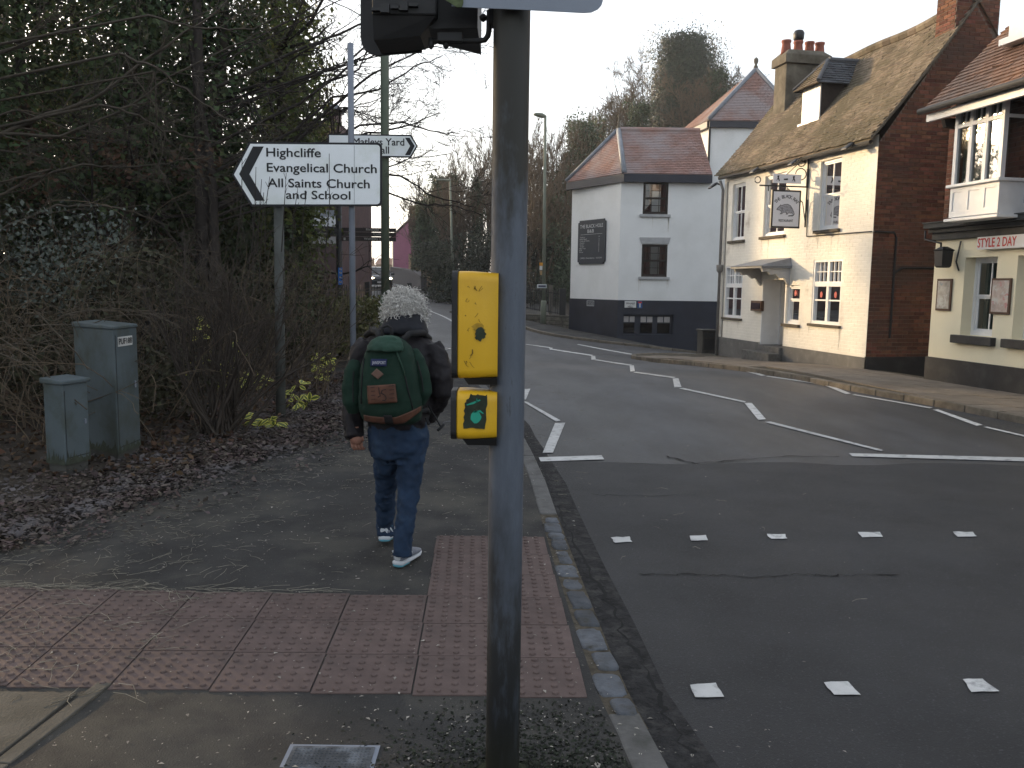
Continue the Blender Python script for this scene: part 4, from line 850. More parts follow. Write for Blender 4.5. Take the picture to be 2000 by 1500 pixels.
# ---------------------------------------------------------------- A: white rendered B&B with dark blue base
dA = 31.5
a0 = W(1205, 660, dA); a1_ = W(1374, 691, dA); al_ = W(1112, 643, 34.3)
FA = FR(a0, a1_); FA.n = np.array([FA.a[1], -FA.a[0]]); FA.n = FA.n if FA.n[1] < 0 else -FA.n
FAl = FR(a0, al_); FAl.n = FAl.n if FAl.n[0] < 0 else -FAl.n
bb = thing('guest_house', a0, 'white rendered guest house with dark blue base and hipped red tile roof', 'house')
zp = FA.hit(1205, 586)[1]; ze = FA.hit(1207, 343)[1]; LA = FA.L+.02; LL = FAl.L
zb = min(a0[2], a1_[2], al_[2])-.6
w1, w2, w3_ = FA.rect(1257, 355, 1304, 419), FA.rect(1254, 477, 1302, 541), FA.rect(1218, 614, 1314, 654)
mb = MB(); LW = FA.L+.9; wall(mb, FA, 0, LW, zp, ze+.05, [w1, w2], .12); wall(mb, FAl, 0, LL, zp, ze+.05, []); mb.face([FAl.p(LL, zp), FAl.p(LL, zp, -6), FAl.p(LL, ze, -6), FAl.p(LL, ze)])
mb.build('rendered_wall', render_wht, bb)
mb = MB(); wall(mb, FA, -.01, LW, zb, zp, [w3_], .12, .02); mb.face([FAl.p(-.01, zb, .02), FAl.p(LL+.02, zb, .02), FAl.p(LL+.02, zp, .02), FAl.p(-.01, zp, .02)]); mb.face([FAl.p(LL+.02, zb, .02), FAl.p(LL+.02, zb, -6), FAl.p(LL+.02, zp, -6), FAl.p(LL+.02, zp, .02)]); mb.build('painted_base', navy, bb)
mb = MB(); mb.face([FAl.p(LL, zb, -6), FA.p(LW, zb, -7), FA.p(LW, ze, -7), FAl.p(LL, ze, -6)]); mb.face([FA.p(LW, zb, -7), FA.p(LW, zb, 0), FA.p(LW, ze, 0), FA.p(LW, ze, -7)]); mb.build('rear_wall', render_wht, bb)
dcur = mat('red_curtain', (.16, .05, .05), .9, .3, 4); pcur = mat('pale_net', (.35, .33, .32), .9, .2, 5)
for r_ in (w1, w2):
    fr = window(FA, r_, bb, .07, (3, 2, 2), fm=dark_wood, gm=glass, sillm=pale_sill, sill=(.1, .08, .1), curtain=(dcur, (.3, .72)))
    MB().face([FA.p(r_[0]+.08, r_[2]+.05, -.3), FA.p(r_[0]+.28, r_[2]+.05, -.3), FA.p(r_[0]+.28, r_[3]-.05, -.3), FA.p(r_[0]+.08, r_[3]-.05, -.3)]).build('curtain', pcur, fr)
MB().prism([FA.p(w2[0]-.03, w2[3]+.02, 0.002), FA.p(w2[1]+.03, w2[3]+.02, .002), FA.p(w2[1]+.1, w2[3]+.25, .002), FA.p(w2[0]-.1, w2[3]+.25, .002)], np.r_[FA.n*.03, 0]).build('lintel', pale_sill, bb)
streaks(FA, w1, 5, bb, .003, .7); streaks(FA, w2, 5, bb, .003, .6)
fr = MB().fbox(FA, w3_[0], w3_[1], w3_[2], w3_[3], -.14, -.1).build('window', navy, bb)
cols_ = ((1219, 1240), (1252, 1275), (1285, 1309)); zt_, zm_ = FA.hit(1230, 618)[1], FA.hit(1230, 629)[1]
for (xa0, xb0) in cols_:
    ua, ub = FA.hit(xa0, 622)[0], FA.hit(xb0, 622)[0]; um = (ua+ub)/2
    for (c, d) in ((ua, um-.02), (um+.02, ub)): MB().fbox(FA, c, d, zm_, zt_, -.1, -.085).build('pane', pcur, fr)
    MB().fbox(FA, ua, ub, w3_[2]+.05, zm_-.04, -.1, -.085).build('pane', glass_d, fr)
# hipped roof
eo = .22
cR = np.array(FA.p(LA+.0, ze, eo)); c0 = W(1219, 336, dA-.25); cL = W(1106, 346, 34.2); 
zr_ = None
rl = W(1208, 254, 34.0); rrE = W(1367, 255, 34.0); rrE[2] = rl[2]; rr_ = rrE
c0[2] = cL[2] = cR[2] = ze+.06
tiles('roof_tiles', c0, cR, rrE, rl, .13, .2, tile_red, bb, .022, None, .002)
tiles('roof_tiles', cL, c0, rl, rl, .13, .2, tile_red, bb, .022, None, .002)
mb = MB(); bk = rl+(rl-c0)*np.array([.3, 1, 0])*1.0; bkR = cR+np.r_[-FA.n*(6.5), 0]; bkL = np.array([cL[0]+.8, cL[1]+2.5, cL[2]])
for tri in ([cL, c0, rl], [c0, cR, rrE, rl]): mb.face([p-v3(0, 0, .02) for p in tri])
mb.face([cL, rl, bkL]); mb.face([rl, rrE, bkR, bkL]); mb.build('roof', tile_red, bb)
MB().tube([rl+v3(0, 0, .02), rrE+v3(0, 0, .02)], .1, 8).build('ridge_tile', tile_red, bb); 
for e_ in (c0, cL): MB().tube([rl+v3(0, 0, .03), e_+v3(0, 0, .03)], .1, 6).build('lead_hip', lead, bb, True)
for (p, q_) in ((c0, cR), (cL, c0)):
    d_ = (q_-p)/np.linalg.norm(q_-p); MB().hexa([p+v3(0, 0, -.3)+0*d_, q_+v3(0, 0, -.3), q_+v3(0, .3, -.3), p+v3(.02, .3, -.3)], [p+v3(0, 0, -.02), q_+v3(0, 0, -.02), q_+v3(0, .3, -.02), p+v3(.02, .3, -.02)]).build('eaves_board', navy, bb)
MB().lathe(rl, [(.09, 0), (.1, .1), (.05, .16), (.03, .3), (.015, .6)], 8).build('finial', rend_grey, bb, True)
# tower wing behind
dT = 36.5; t0 = W(1389, 236, dT); tl = W(1351, 236, 38.6); te = t0[2]
FT = FR(t0, t0[:2]+np.array([1, .0])); FT.n = np.array([0, -1.]); FTl = FR(t0, tl[:2]); FTl.n = FTl.n if FTl.n[0] < 0 else -FTl.n
mb = MB(); mb.face([FT.p(0, zb, 0), FT.p(3.6, zb, 0), FT.p(3.6, te, 0), FT.p(0, te, 0)]); mb.face([FTl.p(0, zb), FTl.p(3.2, zb), FTl.p(3.2, te), FTl.p(0, te)]); mb.face([FT.p(3.6, zb), FT.p(3.6, zb, -3.5), FT.p(3.6, te, -3.5), FT.p(3.6, te)]); mb.build('tower_wall', render_wht, bb)
apx = W(1476, 135, 38.6); eo = .18; k0 = np.array(FT.p(-.15, te, eo+.02)); k1 = np.array(FT.p(3.75, te, eo)); k2 = np.array(FTl.p(3.4, te, .2)); k3 = np.array(FT.p(3.75, te, -3.8))
tiles('roof_tiles', k0, k1, apx, apx, .13, .2, tile_red, bb, .022, None, .002); tiles('roof_tiles', k2, k0, apx, apx, .13, .2, tile_red, bb, .022, None, .002)
mb = MB(); [mb.face([p-v3(0, 0, .03) for p in t_]) for t_ in ([k0, k1, apx], [k2, k0, apx], [k1, k3, apx], [k3, k2, apx])]; mb.build('tower_roof', tile_red, bb)
for e_ in (k0, k1): MB().tube([apx, e_+v3(0, 0, .03)], .1, 6).build('lead_hip', lead, bb, True)
MB().lathe(apx, [(.1, -.05), (.1, .1), (.05, .18), (.1, .3), (.1, .42), (.02, .5)], 8).build('finial', rend_grey, bb, True)
MB().fbox(FT, -.1, 3.7, te-.28, te-.02, 0, eo).build('eaves_board', navy, bb); MB().fbox(FTl, 0, 3.3, te-.28, te-.02, 0, eo).build('eaves_board', navy, bb)
MB().tube([FT.p(-.06, te-.2, .08), FT.p(-.06, zb+3, .08)], .05, 6).build('downpipe', iron, bb)
dd = 37.3; FDm = FR(W(1494, 200, dd), W(1520, 200, dd)); FDm.n = np.array([0, -1.]); p0 = FDm.hit(1470, 216); p1 = FDm.hit(1494, 172); m_ = MB()
dmr = MB().fprism(FDm, [(p0[0]+.12, p0[1]-.6), (1.1, p0[1]-.6), (1.1, p0[1]), (p0[0]+.12, p0[1])], -1.2, 0).build('dormer', navy, bb)
MB().fprism(FDm, [(p0[0]+.3, p0[1]-.5), (.8, p0[1]-.5), (.8, p0[1]-.06), (p0[0]+.3, p0[1]-.06)], 0, .02).build('dormer_window', wht_paint, dmr)
tiles('dormer_tiles', FDm.p(p0[0], p0[1], .15), FDm.p(1.1, p0[1], .15), FDm.p(.4, p1[1], -.7), FDm.p(.2, p1[1], -.7), .13, .2, tile_red, dmr); tiles('dormer_tiles', FDm.p(p0[0], p0[1], -1.6), FDm.p(p0[0], p0[1], .15), FDm.p(.2, p1[1], -.7), FDm.p(.2, p1[1], -1.6), .13, .2, tile_red, dmr)
MB().tube([FDm.p(p0[0], p0[1], .17), FDm.p(.2, p1[1]+.02, -.7)], .07, 6).build('lead_hip', lead, dmr, True)
# signs on A
pale_ink = mat('pale_lettering', (.45, .46, .46), .6, .1); ink2 = mat('black_lettering', (.02, .02, .022), .6)
u0, u1, z0, z1 = FAl.rect(1132, 432, 1183, 515); n_ = .09
sgn = MB().fprism(FAl, [(u0+n_, z0), (u1-n_, z0), (u1-n_, z0+n_*.7), (u1, z0+n_), (u1, z1-n_), (u1-n_, z1-n_*.7), (u1-n_, z1), (u0+n_, z1), (u0+n_, z1-n_*.7), (u0, z1-n_), (u0, z0+n_), (u0+n_, z0+n_*.7)], .01, .06).build('guest_house_sign', mat('sign_slate', (.03, .036, .045), .6, .1), None); tag(sgn, 'tall dark notched sign board with pale lettering on the white guest house', 'sign')
xl = -np.r_[FAl.a, 0]; wS = u1-u0; hS = z1-z0
def st(s, fx, fz, cap, wfrac, b=.0): text(s, np.array(FAl.p(u1-wS*fx, z0+hS*fz, .064)), xl, v3(0, 0, 1), cap*hS, pale_ink, sgn, wfrac*wS, b)
st('THE BLACK HOLE', .08, .82, .08, .84, .01); st('B&B', .36, .71, .075, .24, .01); MB().fbox(FAl, u0+.1*wS, u1-.1*wS, z0+hS*.672, z0+hS*.678, .061, .064).build('rule', pale_ink, sgn)
for k, (a, b) in enumerate((('Tailor', .2), ('Beef Bed', .26), ('Cook & Malos', .36), ('Sopies', .17), ('Nook', .15), ('Tines', .17), ('Bd Top', .22), ('Pl', .08), ('Mut', .13))):
    st(a, .08, .60-k*.042, .028, b)
text('& Constitution', np.array(FAl.p(u1-wS*.78, z0+hS*.63, .064)), v3(0, 0, -1), xl, .03*hS, pale_ink, sgn, .36*hS, 0)
st('OPEN', .1, .12, .032, .2); st('Residents', .34, .12, .036, .3); st('ROOM', .7, .12, .032, .2)
u0, u1, z0, z1 = FA.rect(1220, 588, 1242, 601); o = MB().fbox(FA, u0, u1, z0, z1, .025, .045).build('street_name_plate', mat('plate_white', (.6, .6, .58), .5), None); tag(o, 'white street name plate with dark capitals on the dark blue wall', 'sign')
for k, s_ in enumerate(('WHARF', 'HILL')): text(s_, np.array(FA.p(u0+(.05 if k == 0 else .12), z1-.125-.115*k, .047)), np.r_[FA.a, 0], v3(0, 0, 1), .08, ink2, o, (u1-u0)-(.1 if k == 0 else .24), .01)
u0, u1, z0, z1 = FA.rect(1245, 588, 1254, 602); o = MB().fbox(FA, u0, u1, z0, z1, .025, .04).build('dead_end_sign', mat('sign_blue', (.02, .07, .2), .5), None); tag(o, 'small blue no-through-road sign beside the street name plate', 'sign')
um = (u0+u1)/2; MB().fbox(FA, um-.025, um+.025, z0+.03, z1-.08, .041, .045).build('white_bar', pale_ink, o); MB().fbox(FA, u0+.02, u1-.02, z1-.08, z1-.02, .041, .045).build('red_bar', red, o)
u0, u1, z0, z1 = FAl.rect(1148, 587, 1162, 598); o = MB().fbox(FAl, u0, u1, z0, z1, .025, .04).build('wall_plaque', navy, None); tag(o, 'small outlined plaque on the dark blue side of the guest house', 'plaque')
mb = MB(); mb.fbox(FAl, u0, u1, z0, z0+.02, .04, .044).fbox(FAl, u0, u1, z1-.02, z1, .04, .044).fbox(FAl, u0, u0+.02, z0, z1, .04, .0442).fbox(FAl, u1-.02, u1, z0, z1, .04, .0442).build('outline', pale_ink, o); text('HOLE', np.array(FAl.p(u1-.06, (z0+z1)/2, .044)), xl, v3(0, 0, 1), .05, pale_ink, o, (u1-u0)-.12); text('HOUSE', np.array(FAl.p(u1-.06, z0+.04, .044)), xl, v3(0, 0, 1), .05, pale_ink, o, (u1-u0)-.12)
# ---------------------------------------------------------------- signal pole in the foreground with its boxes
def pole_mat():
    m = bpy.data.materials.new('weathered_pole_paint'); m.use_nodes = True; N = m.node_tree.nodes; L = m.node_tree.links; b = N['Principled BSDF']; tc = N.new('ShaderNodeTexCoord'); sp_ = N.new('ShaderNodeSeparateXYZ'); L.new(tc.outputs['Object'], sp_.inputs[0])
    def noise(sc, st, det=5):
        mp = N.new('ShaderNodeMapping'); mp.inputs['Scale'].default_value = st; L.new(tc.outputs['Object'], mp.inputs[0]); t = N.new('ShaderNodeTexNoise'); t.inputs['Scale'].default_value = sc; t.inputs['Detail'].default_value = det; t.inputs['Roughness'].default_value = .68; L.new(mp.outputs[0], t.inputs[0]); return t.outputs[0]
    def mth(op, a, c):
        x = N.new('ShaderNodeMath'); x.operation = op
        for i_, v in enumerate((a, c)):
            if isinstance(v, (int, float)): x.inputs[i_].default_value = v
            else: L.new(v, x.inputs[i_])
        return x.outputs[0]
    def mr(v, a, c):
        r = N.new('ShaderNodeMapRange'); r.inputs[1].default_value = a; r.inputs[2].default_value = c; L.new(v, r.inputs[0]); return r.outputs[0]
    def mx(f, a, c):
        x = N.new('ShaderNodeMix'); x.data_type = 'RGBA'; L.new(f, x.inputs[0])
        for i_, v in ((6, a), (7, c)):
            if isinstance(v, tuple): x.inputs[i_].default_value = (*v, 1)
            else: L.new(v, x.inputs[i_])
        return x.outputs[2]
    z = sp_.outputs[2]; n1 = noise(7, (1, 1, .35)); n2 = noise(22, (1, 1, .22)); n3 = noise(3, (1, 1, .5))
    c = mx(mr(n2, .3, .7), (.06, .071, .092), (.092, .106, .132))
    low = mr(mth('ADD', z, mth('MULTIPLY', mth('SUBTRACT', n1, .5), -1.1)), .98, .55)          # splash dirt near the ground
    c = mx(mth('MULTIPLY', low, mr(n2, .25, .5)), c, (.02, .021, .022))
    c = mx(mr(z, .22, .02), c, (.03, .03, .022))
    up_ = mr(mth('ADD', z, mth('MULTIPLY', mth('SUBTRACT', n1, .5), 1.3)), 1.72, 2.0)            # algae and exhaust film higher up
    c = mx(mth('MULTIPLY', up_, mr(n3, .05, .33)), c, (.024, .023, .019))
    c = mx(mr(n2, .62, .7), c, (.04, .045, .05)); L.new(c, b.inputs['Base Color']); b.inputs['Roughness'].default_value = .55; b.inputs['Specular IOR Level'].default_value = .35
    bp = N.new('ShaderNodeBump'); bp.inputs['Distance'].default_value = .001; L.new(n2, bp.inputs['Height']); L.new(bp.outputs[0], b.inputs['Normal']); return m
steel = mat('painted_steel', (.10, .115, .14), .5, .12, 5, .001, 60, .4, col2=(.022, .022, .02), c2scale=2.6, c2lo=.5, c2hi=.6, col3=(.17, .18, .2), c3scale=22, c3lo=.66, c3hi=.72)
grime = mat('pole_grime', (.018, .018, .017), .85, .4, 9, .002, 50, .2, col2=(.055, .06, .075), c2scale=7, c2lo=.56, c2hi=.66)
galv = mat('galvanised_steel', (.17, .19, .23), .5, .12, 6, .001, 60, .4); green_steel = mat('green_column_paint', (.085, .105, .075), .6, .12, 4, .001, 50, .3); pale_green = mat('pale_green_column', (.16, .175, .135), .65, .12, 4)
blk = mat('black_plastic', (.013, .013, .014), .55, .2, 14, .001, 60, .35); alu = mat('grey_sign_back', (.19, .215, .26), .5, .1, 3, .001, 40, .4, col2=(.13, .14, .15), c2scale=4, c2lo=.55, c2hi=.75)
yel = mat('yellow_plastic', (.60, .345, .012), .45, .06, 5, .0008, 40, .4, col2=(.45, .24, .012), c2scale=2, c2lo=.5, c2hi=.8, col3=(.07, .05, .015), c3scale=38, c3lo=.74, c3hi=.78)
moss = mat('dark_moss', (.03, .035, .022), .95, .4, 20, .004, 60, .1); sticker_rem = mat('torn_sticker', (.022, .03, .018), .7, .35, 20, .002, 60, .25); teal = mat('teal_sticker', (.02, .26, .18), .6, .1, 10)
PD = 2.62
pb = np.array([W(981, 1505, PD)[0], PD, .0]); pole = thing('signal_pole', pb, 'thick grey steel pole in the foreground, stained black near its foot', 'pole')
rad = .0545; tx, ty, tzp = W(1000, 30, PD); lean = (tx-pb[0])/tzp
def pc(z): return np.array([pb[0]+lean*z, pb[1], z])
MB().tube([pc(-.1), pc(.5), pc(1.1), pc(1.7), pc(2.6), pc(3.3)], rad, 40).build('pole', pole_mat(), pole, True)
MB().lathe(pc(-.02), [(.13, 0), (.12, .02), (.08, .035), (.06, .05)], 20).build('foot_moss', moss, pole, True)
MB().fbox(FR(pc(2.45)+v3(.0, -.06, 0), pc(2.45)+v3(1, -.06, 0)), .005, .055, 2.45, 2.62, 0, .03).build('clamp', blk, pole, False, .004)
# yellow boxes: front cover faces the street on the left, black back plate, dark foot
def ybox(x0, x1, y0, y1, d, name, label):
    a = W(x0, (y0+y1)/2, d); zt, zb_ = W(x0, y0, d)[2], W(x0, y1, d)[2]; xr = pb[0]+lean*(zt+zb_)/2-.03
    r_ = thing(name, (a[0], a[1], zb_), label, 'push button box', 'yellow boxes on the signal pole')
    hw = .068; wL = .022; n = 8
    def ring(x, ins, zin):
        pts = []; h = hw-ins; zz0, zz1 = zb_+zin, zt-zin; rr = .028
        for (cx, cz, s0) in ((h-rr, zz1-rr, 0), (-h+rr, zz1-rr, 90), (-h+rr, zz0+rr, 180), (h-rr, zz0+rr, 270)):
            for k in range(6):
                t = math.radians(s0+k*18); pts.append((x, d-.02+cx+rr*math.cos(t), cz+rr*math.sin(t)))
        return pts
    MB().loft([ring(a[0], .008, .008), ring(a[0]-.0, 0.001, .001), ring(a[0]+.017, 0, 0), ring(a[0]+.017, .004, .004)]).build('front_plate', blk, r_, False)
    MB().loft([ring(a[0]+.017, .004, .004), ring(a[0]+.022, .001, .001), ring(a[0]+.06, .001, .001), ring(xr, .012, .006)]).build('cover', yel, r_, True)
    F_ = FR((a[0], d-.02-hw), (a[0]+1, d-.02-hw))
    MB().hexa([(a[0]+.05, d-.06, zb_-.018), (xr, d-.06, zb_-.018), (xr, d+.03, zb_-.018), (a[0]+.05, d+.03, zb_-.018)], [(a[0]+.035, d-.07, zb_+.004), (xr, d-.07, zb_+.004), (xr, d+.03, zb_+.004), (a[0]+.035, d+.03, zb_+.004)]).build('foot', blk, r_)
    MB().fbox(FR((a[0]+.05, d), (xr+.03, d)), 0, xr+.02-a[0]-.05, zb_+.05, zt-.05, -.02, .02).build('mounting', blk, r_)
    return r_, a, zt, zb_, F_
r1, a1, zt1, zb1, F1 = ybox(886, 958, 529, 735, PD, 'wait_box', 'tall scratched yellow crossing box fixed to the signal pole, upper of the two')
r2, a2, zt2_, zb2, F2 = ybox(884, 958, 757, 851, PD, 'push_button_box', 'short yellow crossing box with a torn dark sticker, lower of the two on the pole')
def blob(F_, cx, cz, rx, rz, n, jag, w_): return [F_.p(cx+rx*math.cos(t)*(1+random.uniform(-jag, jag)), cz+rz*math.sin(t)*(1+random.uniform(-jag, jag)), w_) for t in np.linspace(0, 2*math.pi, n, endpoint=False)]
def fpx(F_, x, y): return F_.hit(x, y)
wf = .0012
u, z = fpx(F1, 938, 652); MB().face(blob(F1, u, z, .016, .02, 22, .22, wf)).build('torn_sticker', sticker_rem, r1)
u, z = fpx(F1, 935, 641); MB().face(blob(F1, u, z, .019, .014, 18, .25, wf*.6)).build('sticker_residue', mat('residue', (.33, .2, .02), .7, .3, 30), r1)
mb = MB(); scr = mat('scratch', (.15, .095, .02), .8)
for k in range(15):
    x, y = random.uniform(905, 945), random.uniform(555, 715); u, z = fpx(F1, x, y); n = random.choice([2, 2, 4])
    p_ = [(u, z)]
    for _ in range(n): p_.append((p_[-1][0]+random.uniform(-.008, .008), p_[-1][1]+random.uniform(-.012, .006)))
    for a, b in zip(p_[:-1], p_[1:]):
        t = .0008 if k % 4 else .0016; mb.face([F1.p(a[0]-t, a[1], wf), F1.p(a[0]+t, a[1], wf), F1.p(b[0]+t, b[1], wf), F1.p(b[0]-t, b[1], wf)])
mb.build('scratches', scr, r1)
x0, x1, y0, y1 = 905, 952, 770, 836; poly = []
for (a, b) in (((x0, y1), (x1-4, y1+1)), ((x1-4, y1+1), (x1, y0+2)), ((x1, y0+2), (x0+14, y0)), ((x0+14, y0), (x0+3, y0+18)), ((x0+3, y0+18), (x0, y1))):
    for t in np.linspace(0, 1, 7, endpoint=False): poly.append((a[0]+(b[0]-a[0])*t+random.uniform(-1.6, 1.6), a[1]+(b[1]-a[1])*t+random.uniform(-1.6, 1.6)))
MB().face([F2.p(*fpx(F2, x, y), wf) for x, y in poly]).build('torn_sticker', sticker_rem, r2)
u, z = fpx(F2, 929, 814); MB().face(blob(F2, u, z, .016, .019, 14, .15, wf*1.8)).build('teal_scrap', teal, r2)
MB().face([F2.p(*fpx(F2, x, y), wf*1.8) for x, y in ((911, 790), (921, 786), (937, 780), (939, 782), (925, 789), (912, 792))]).build('teal_scrap', teal, r2); MB().face([F2.p(*fpx(F2, x, y), wf*1.8) for x, y in ((930, 786), (931, 778), (932, 778), (933, 786))]).build('teal_scrap', teal, r2)
MB().face([F2.p(*fpx(F2, x, y), wf*1.8) for x, y in ((924, 804), (938, 801), (945, 807), (943, 808), (936, 804), (925, 806))]).build('teal_scrap', teal, r2)
mb = MB(); u, z = fpx(F2, 932, 852); mb.lathe(np.array(F2.p(u, z-.02, -.05)), [(.004, 0), (.005, .03)], 8).build('stud', blk, r2)
# signal head seen from behind, upper left
dH = 2.65; P = lambda x, y, d=dH: W(x, y, d)
sh = thing('traffic_light', P(780, 40), 'black traffic signal head and backing board seen from behind at the top of the picture', 'traffic light')
bl = [(704, -160), (704, 70), (706, 86), (712, 97), (722, 104), (735, 108), (824, 101), (824, -160)]
MB().prism([P(x, y, 2.77) for x, y in bl], (0, .012, 0)).build('backing_board', blk, sh)
FH = FR(P(733, 40), P(933, 40)); hx0, hx1 = 0, float((P(933, 20)[:2]-FH.o)@FH.a); zl0 = P(733, 43)[2]; zl1 = P(800, 55)[2]
mb = MB(); mb.fbox(FH, 0, hx1*.62, zl1+.02, zl1+.6, -.1, .06); mb.build('housing', blk, sh, False, .006)
MB().hexa([FH.p(.0, zl0-.06, .03), FH.p(hx1*.45, zl1-.03, .03), FH.p(hx1*.45, zl1-.03, -.12), FH.p(.0, zl0-.06, -.12)], [FH.p(0, zl1+.025, .055), FH.p(hx1*.62, zl1+.025, .055), FH.p(hx1*.62, zl1+.025, -.12), FH.p(0, zl1+.025, -.12)]).build('housing', blk, sh)
MB().hexa([FH.p(hx1*.5, P(860, 60)[2], .02), FH.p(hx1, P(930, 54)[2], .0), FH.p(hx1, P(930, 54)[2], -.3), FH.p(hx1*.5, P(860, 60)[2], -.12)], [FH.p(hx1*.5, zl1+.6, .02), FH.p(hx1, zl1+.6, .0), FH.p(hx1, zl1+.6, -.3), FH.p(hx1*.5, zl1+.6, -.12)]).build('hood', blk, sh)
for k, x in enumerate((741, 758, 778, 793, 812)):
    u = FH.hit(x, 30)[0]; z = FH.hit(x, 33-k*2)[1]; MB().fbox(FH, u-.012, u+.014, z-(.012 if k % 2 else .004), z+(.012 if k % 2 else .004), .06, .075).build('catch', iron, sh)
MB().tube([P(845, 80), P(880, 80), P(935, 80), P(947, 78), P(953, 70), P(955, 60), P(956, 20)], .0085, 8).build('bracket', blk, sh, True)
MB().fbox(FR(P(855, 90), P(890, 90)), -.0, .075, P(855, 84)[2], P(855, 66)[2], -.02, .02).build('clamp', blk, sh, False, .003)
for x in (842, 871): MB().lathe(P(x, 95), [(.003, -.002), (.009, .006), (.01, .014), (.008, .03)], 8).build('bolt', blk, sh, True)
MB().lathe(P(944, 35), [(.002, -.012), (.011, -.005), (.012, .005), (.004, .012)], 8).build('bolt', blk, sh, True); MB().tube([P(944, 35), P(962, 33)], .006, 6).build('bolt', blk, sh); MB().fbox(FR(P(955, 20), P(975, 20)), 0, .04, P(955, 50)[2], P(955, 0)[2], -.03, .03).build('clamp', blk, sh)
# sign plate seen from behind at the very top
spm = [(904, 14), (1025, 19), (1140, 25), (1155, 24), (1168, 18), (1175, 10), (1178, 0), (1178, -160), (880, -160), (882, 12)]
sp = MB().prism([P(x, y, 2.53) for x, y in spm], (0, .004, 0)).build('sign_plate', alu, None); tag(sp, 'grey sign plate seen from behind across the top of the foreground pole', 'sign')
MB().prism([P(x, y, 2.525) for x, y in [(870, 0), (880, 6), (892, 14), (902, 14), (905, 4), (903, -30), (870, -30)]], (0, .004, 0)).build('lichen', mat('lichen_green', (.08, .1, .05), .9, .4, 30, .004, 40), sp)
# ---------------------------------------------------------------- direction signs and posts
signw = mat('sign_reflective_white', (.74, .77, .79), .45, .04, 3, spec=.35, col2=(.58, .62, .56), c2scale=2.2, c2lo=.5, c2hi=.8); signk = mat('sign_black', (.014, .015, .018), .5, .1)
dS_ = 9.5
def zat(x, y, d): return W(x, y, d)[2]
ds = thing('direction_sign', (W(685, 600, dS_+.1)[0], dS_+.1, 0), 'large white direction sign with a black chevron pointing left on two grey posts', 'sign')
def plate(pts, d, m, th, name, par, rnd=None): return MB().prism([W(x, y, d) for x, y in pts], (0, th, 0)).build(name, m, par)
def rpoly(pts, r, idx):
    out = []
    for k, p in enumerate(pts):
        if k not in idx: out.append(p); continue
        a, b = np.array(pts[k-1], float), np.array(pts[(k+1) % len(pts)], float); p = np.array(p, float); da = (a-p)/np.linalg.norm(a-p); db = (b-p)/np.linalg.norm(b-p)
        for t in np.linspace(0, 1, 5): out.append(tuple(p+da*r*(1-t)**2+db*r*t**2))
    return out
plate(rpoly([(453, 341), (486, 277), (746, 279), (746, 403), (490, 403)], 9, {2, 3}), dS_, signk, .02, 'border', ds)
plate(rpoly([(457, 341), (489, 281), (742, 283), (742, 399), (493, 399)], 7, {2, 3}), dS_-.004, signw, .003, 'face', ds)
for tri in ([(494, 286), (515, 286), (487, 340), (467, 340)], [(467, 340), (487, 340), (517, 392), (498, 392)]): plate(tri, dS_-.007, signk, .002, 'chevron', ds)
def stext(s, x0, x1, yb, cap_px, d, par, m=signk, b=.018):
    o_ = W(x0, yb, d); e_ = W(x1, yb+ROLL*0, d); text(s, o_, (1, 0, 0), (0, 0, 1), cap_px*d/FPX, m, par, (x1-x0)*d/FPX, b, depth=0)
stext('Highcliffe', 520.5, 624, 305.5, 16, dS_-.007, ds); stext('Evangelical Church', 521.5, 731, 335, 16, dS_-.007, ds); stext('All Saints Church', 523, 718, 365, 16, dS_-.007, ds); stext('and School', 559, 682, 388, 15.5, dS_-.007, ds)
MB().face([W(x, y, dS_-.006) for x, y in ((691.5, 284), (692.3, 284), (692.3, 398), (691.5, 398))]).build('panel_joint', mat('joint_grey', (.25, .26, .27), .6), ds)
xp = W(690, 690, dS_+.08); MB().tube([(xp[0], dS_+.08, -.1), (W(686, 279, dS_+.08)[0], dS_+.08, zat(686, 279, dS_)), (W(684.5, 85, dS_+.08)[0], dS_+.08, zat(685, 85, dS_+.08))], .034, 16).build('post', galv, ds, True)
xp = W(548, 790, dS_+.1); MB().tube([(xp[0], dS_+.1, -.1), (W(544, 380, dS_+.1)[0], dS_+.1, zat(544, 380, dS_))], .055, 16).build('post', mat('mossy_grey_post', (.07, .075, .07), .8, .25, 6, .002, 40), ds, True)
for x in (545, 686):
    for y in (300, 385): MB().fbox(FR(W(x-7, y, dS_+.03), W(x+7, y, dS_+.03)), 0, .09, zat(x, y, dS_)-.02, zat(x, y, dS_)+.02, -.01, .01).build('clip', galv, ds)
# green lamp column and the right-pointing sign on it
dL_ = 14.0; lc = thing('lamp_column', (W(752, 700, dL_)[0], dL_, 0), 'tall green lamp column behind the left direction sign', 'lamp post')
bx = W(753, 640, dL_)[0]; MB().tube([(bx, dL_, -.2), (bx, dL_, 1.4)], .088, 16).build('base_sleeve', green_steel, lc, True); MB().tube([(bx, dL_, 1.4), (bx, dL_, 4), (bx+.01, dL_, 8)], .068, 16).build('column', green_steel, lc, True)
MB().tube([(bx, dL_, 8), (bx+.2, dL_+.2, 8.1)], .05, 10).build('arm', green_steel, lc, True)
MB().loft([[(bx+.2+a+r*math.cos(t), dL_+.2+a*.6+r*math.sin(t), 8.1+dz) for t in np.linspace(0, 6.28, 12, endpoint=False)] for a, r, dz in ((0, .08, 0), (.2, .16, .03), (.5, .16, .02), (.7, .06, -.02))]).build('lamp_head', pale_green, lc, True)
dY = dL_-.12; my = thing('arrow_sign', W(750, 300, dY), 'smaller white sign with a right-pointing black chevron on the green column', 'sign')
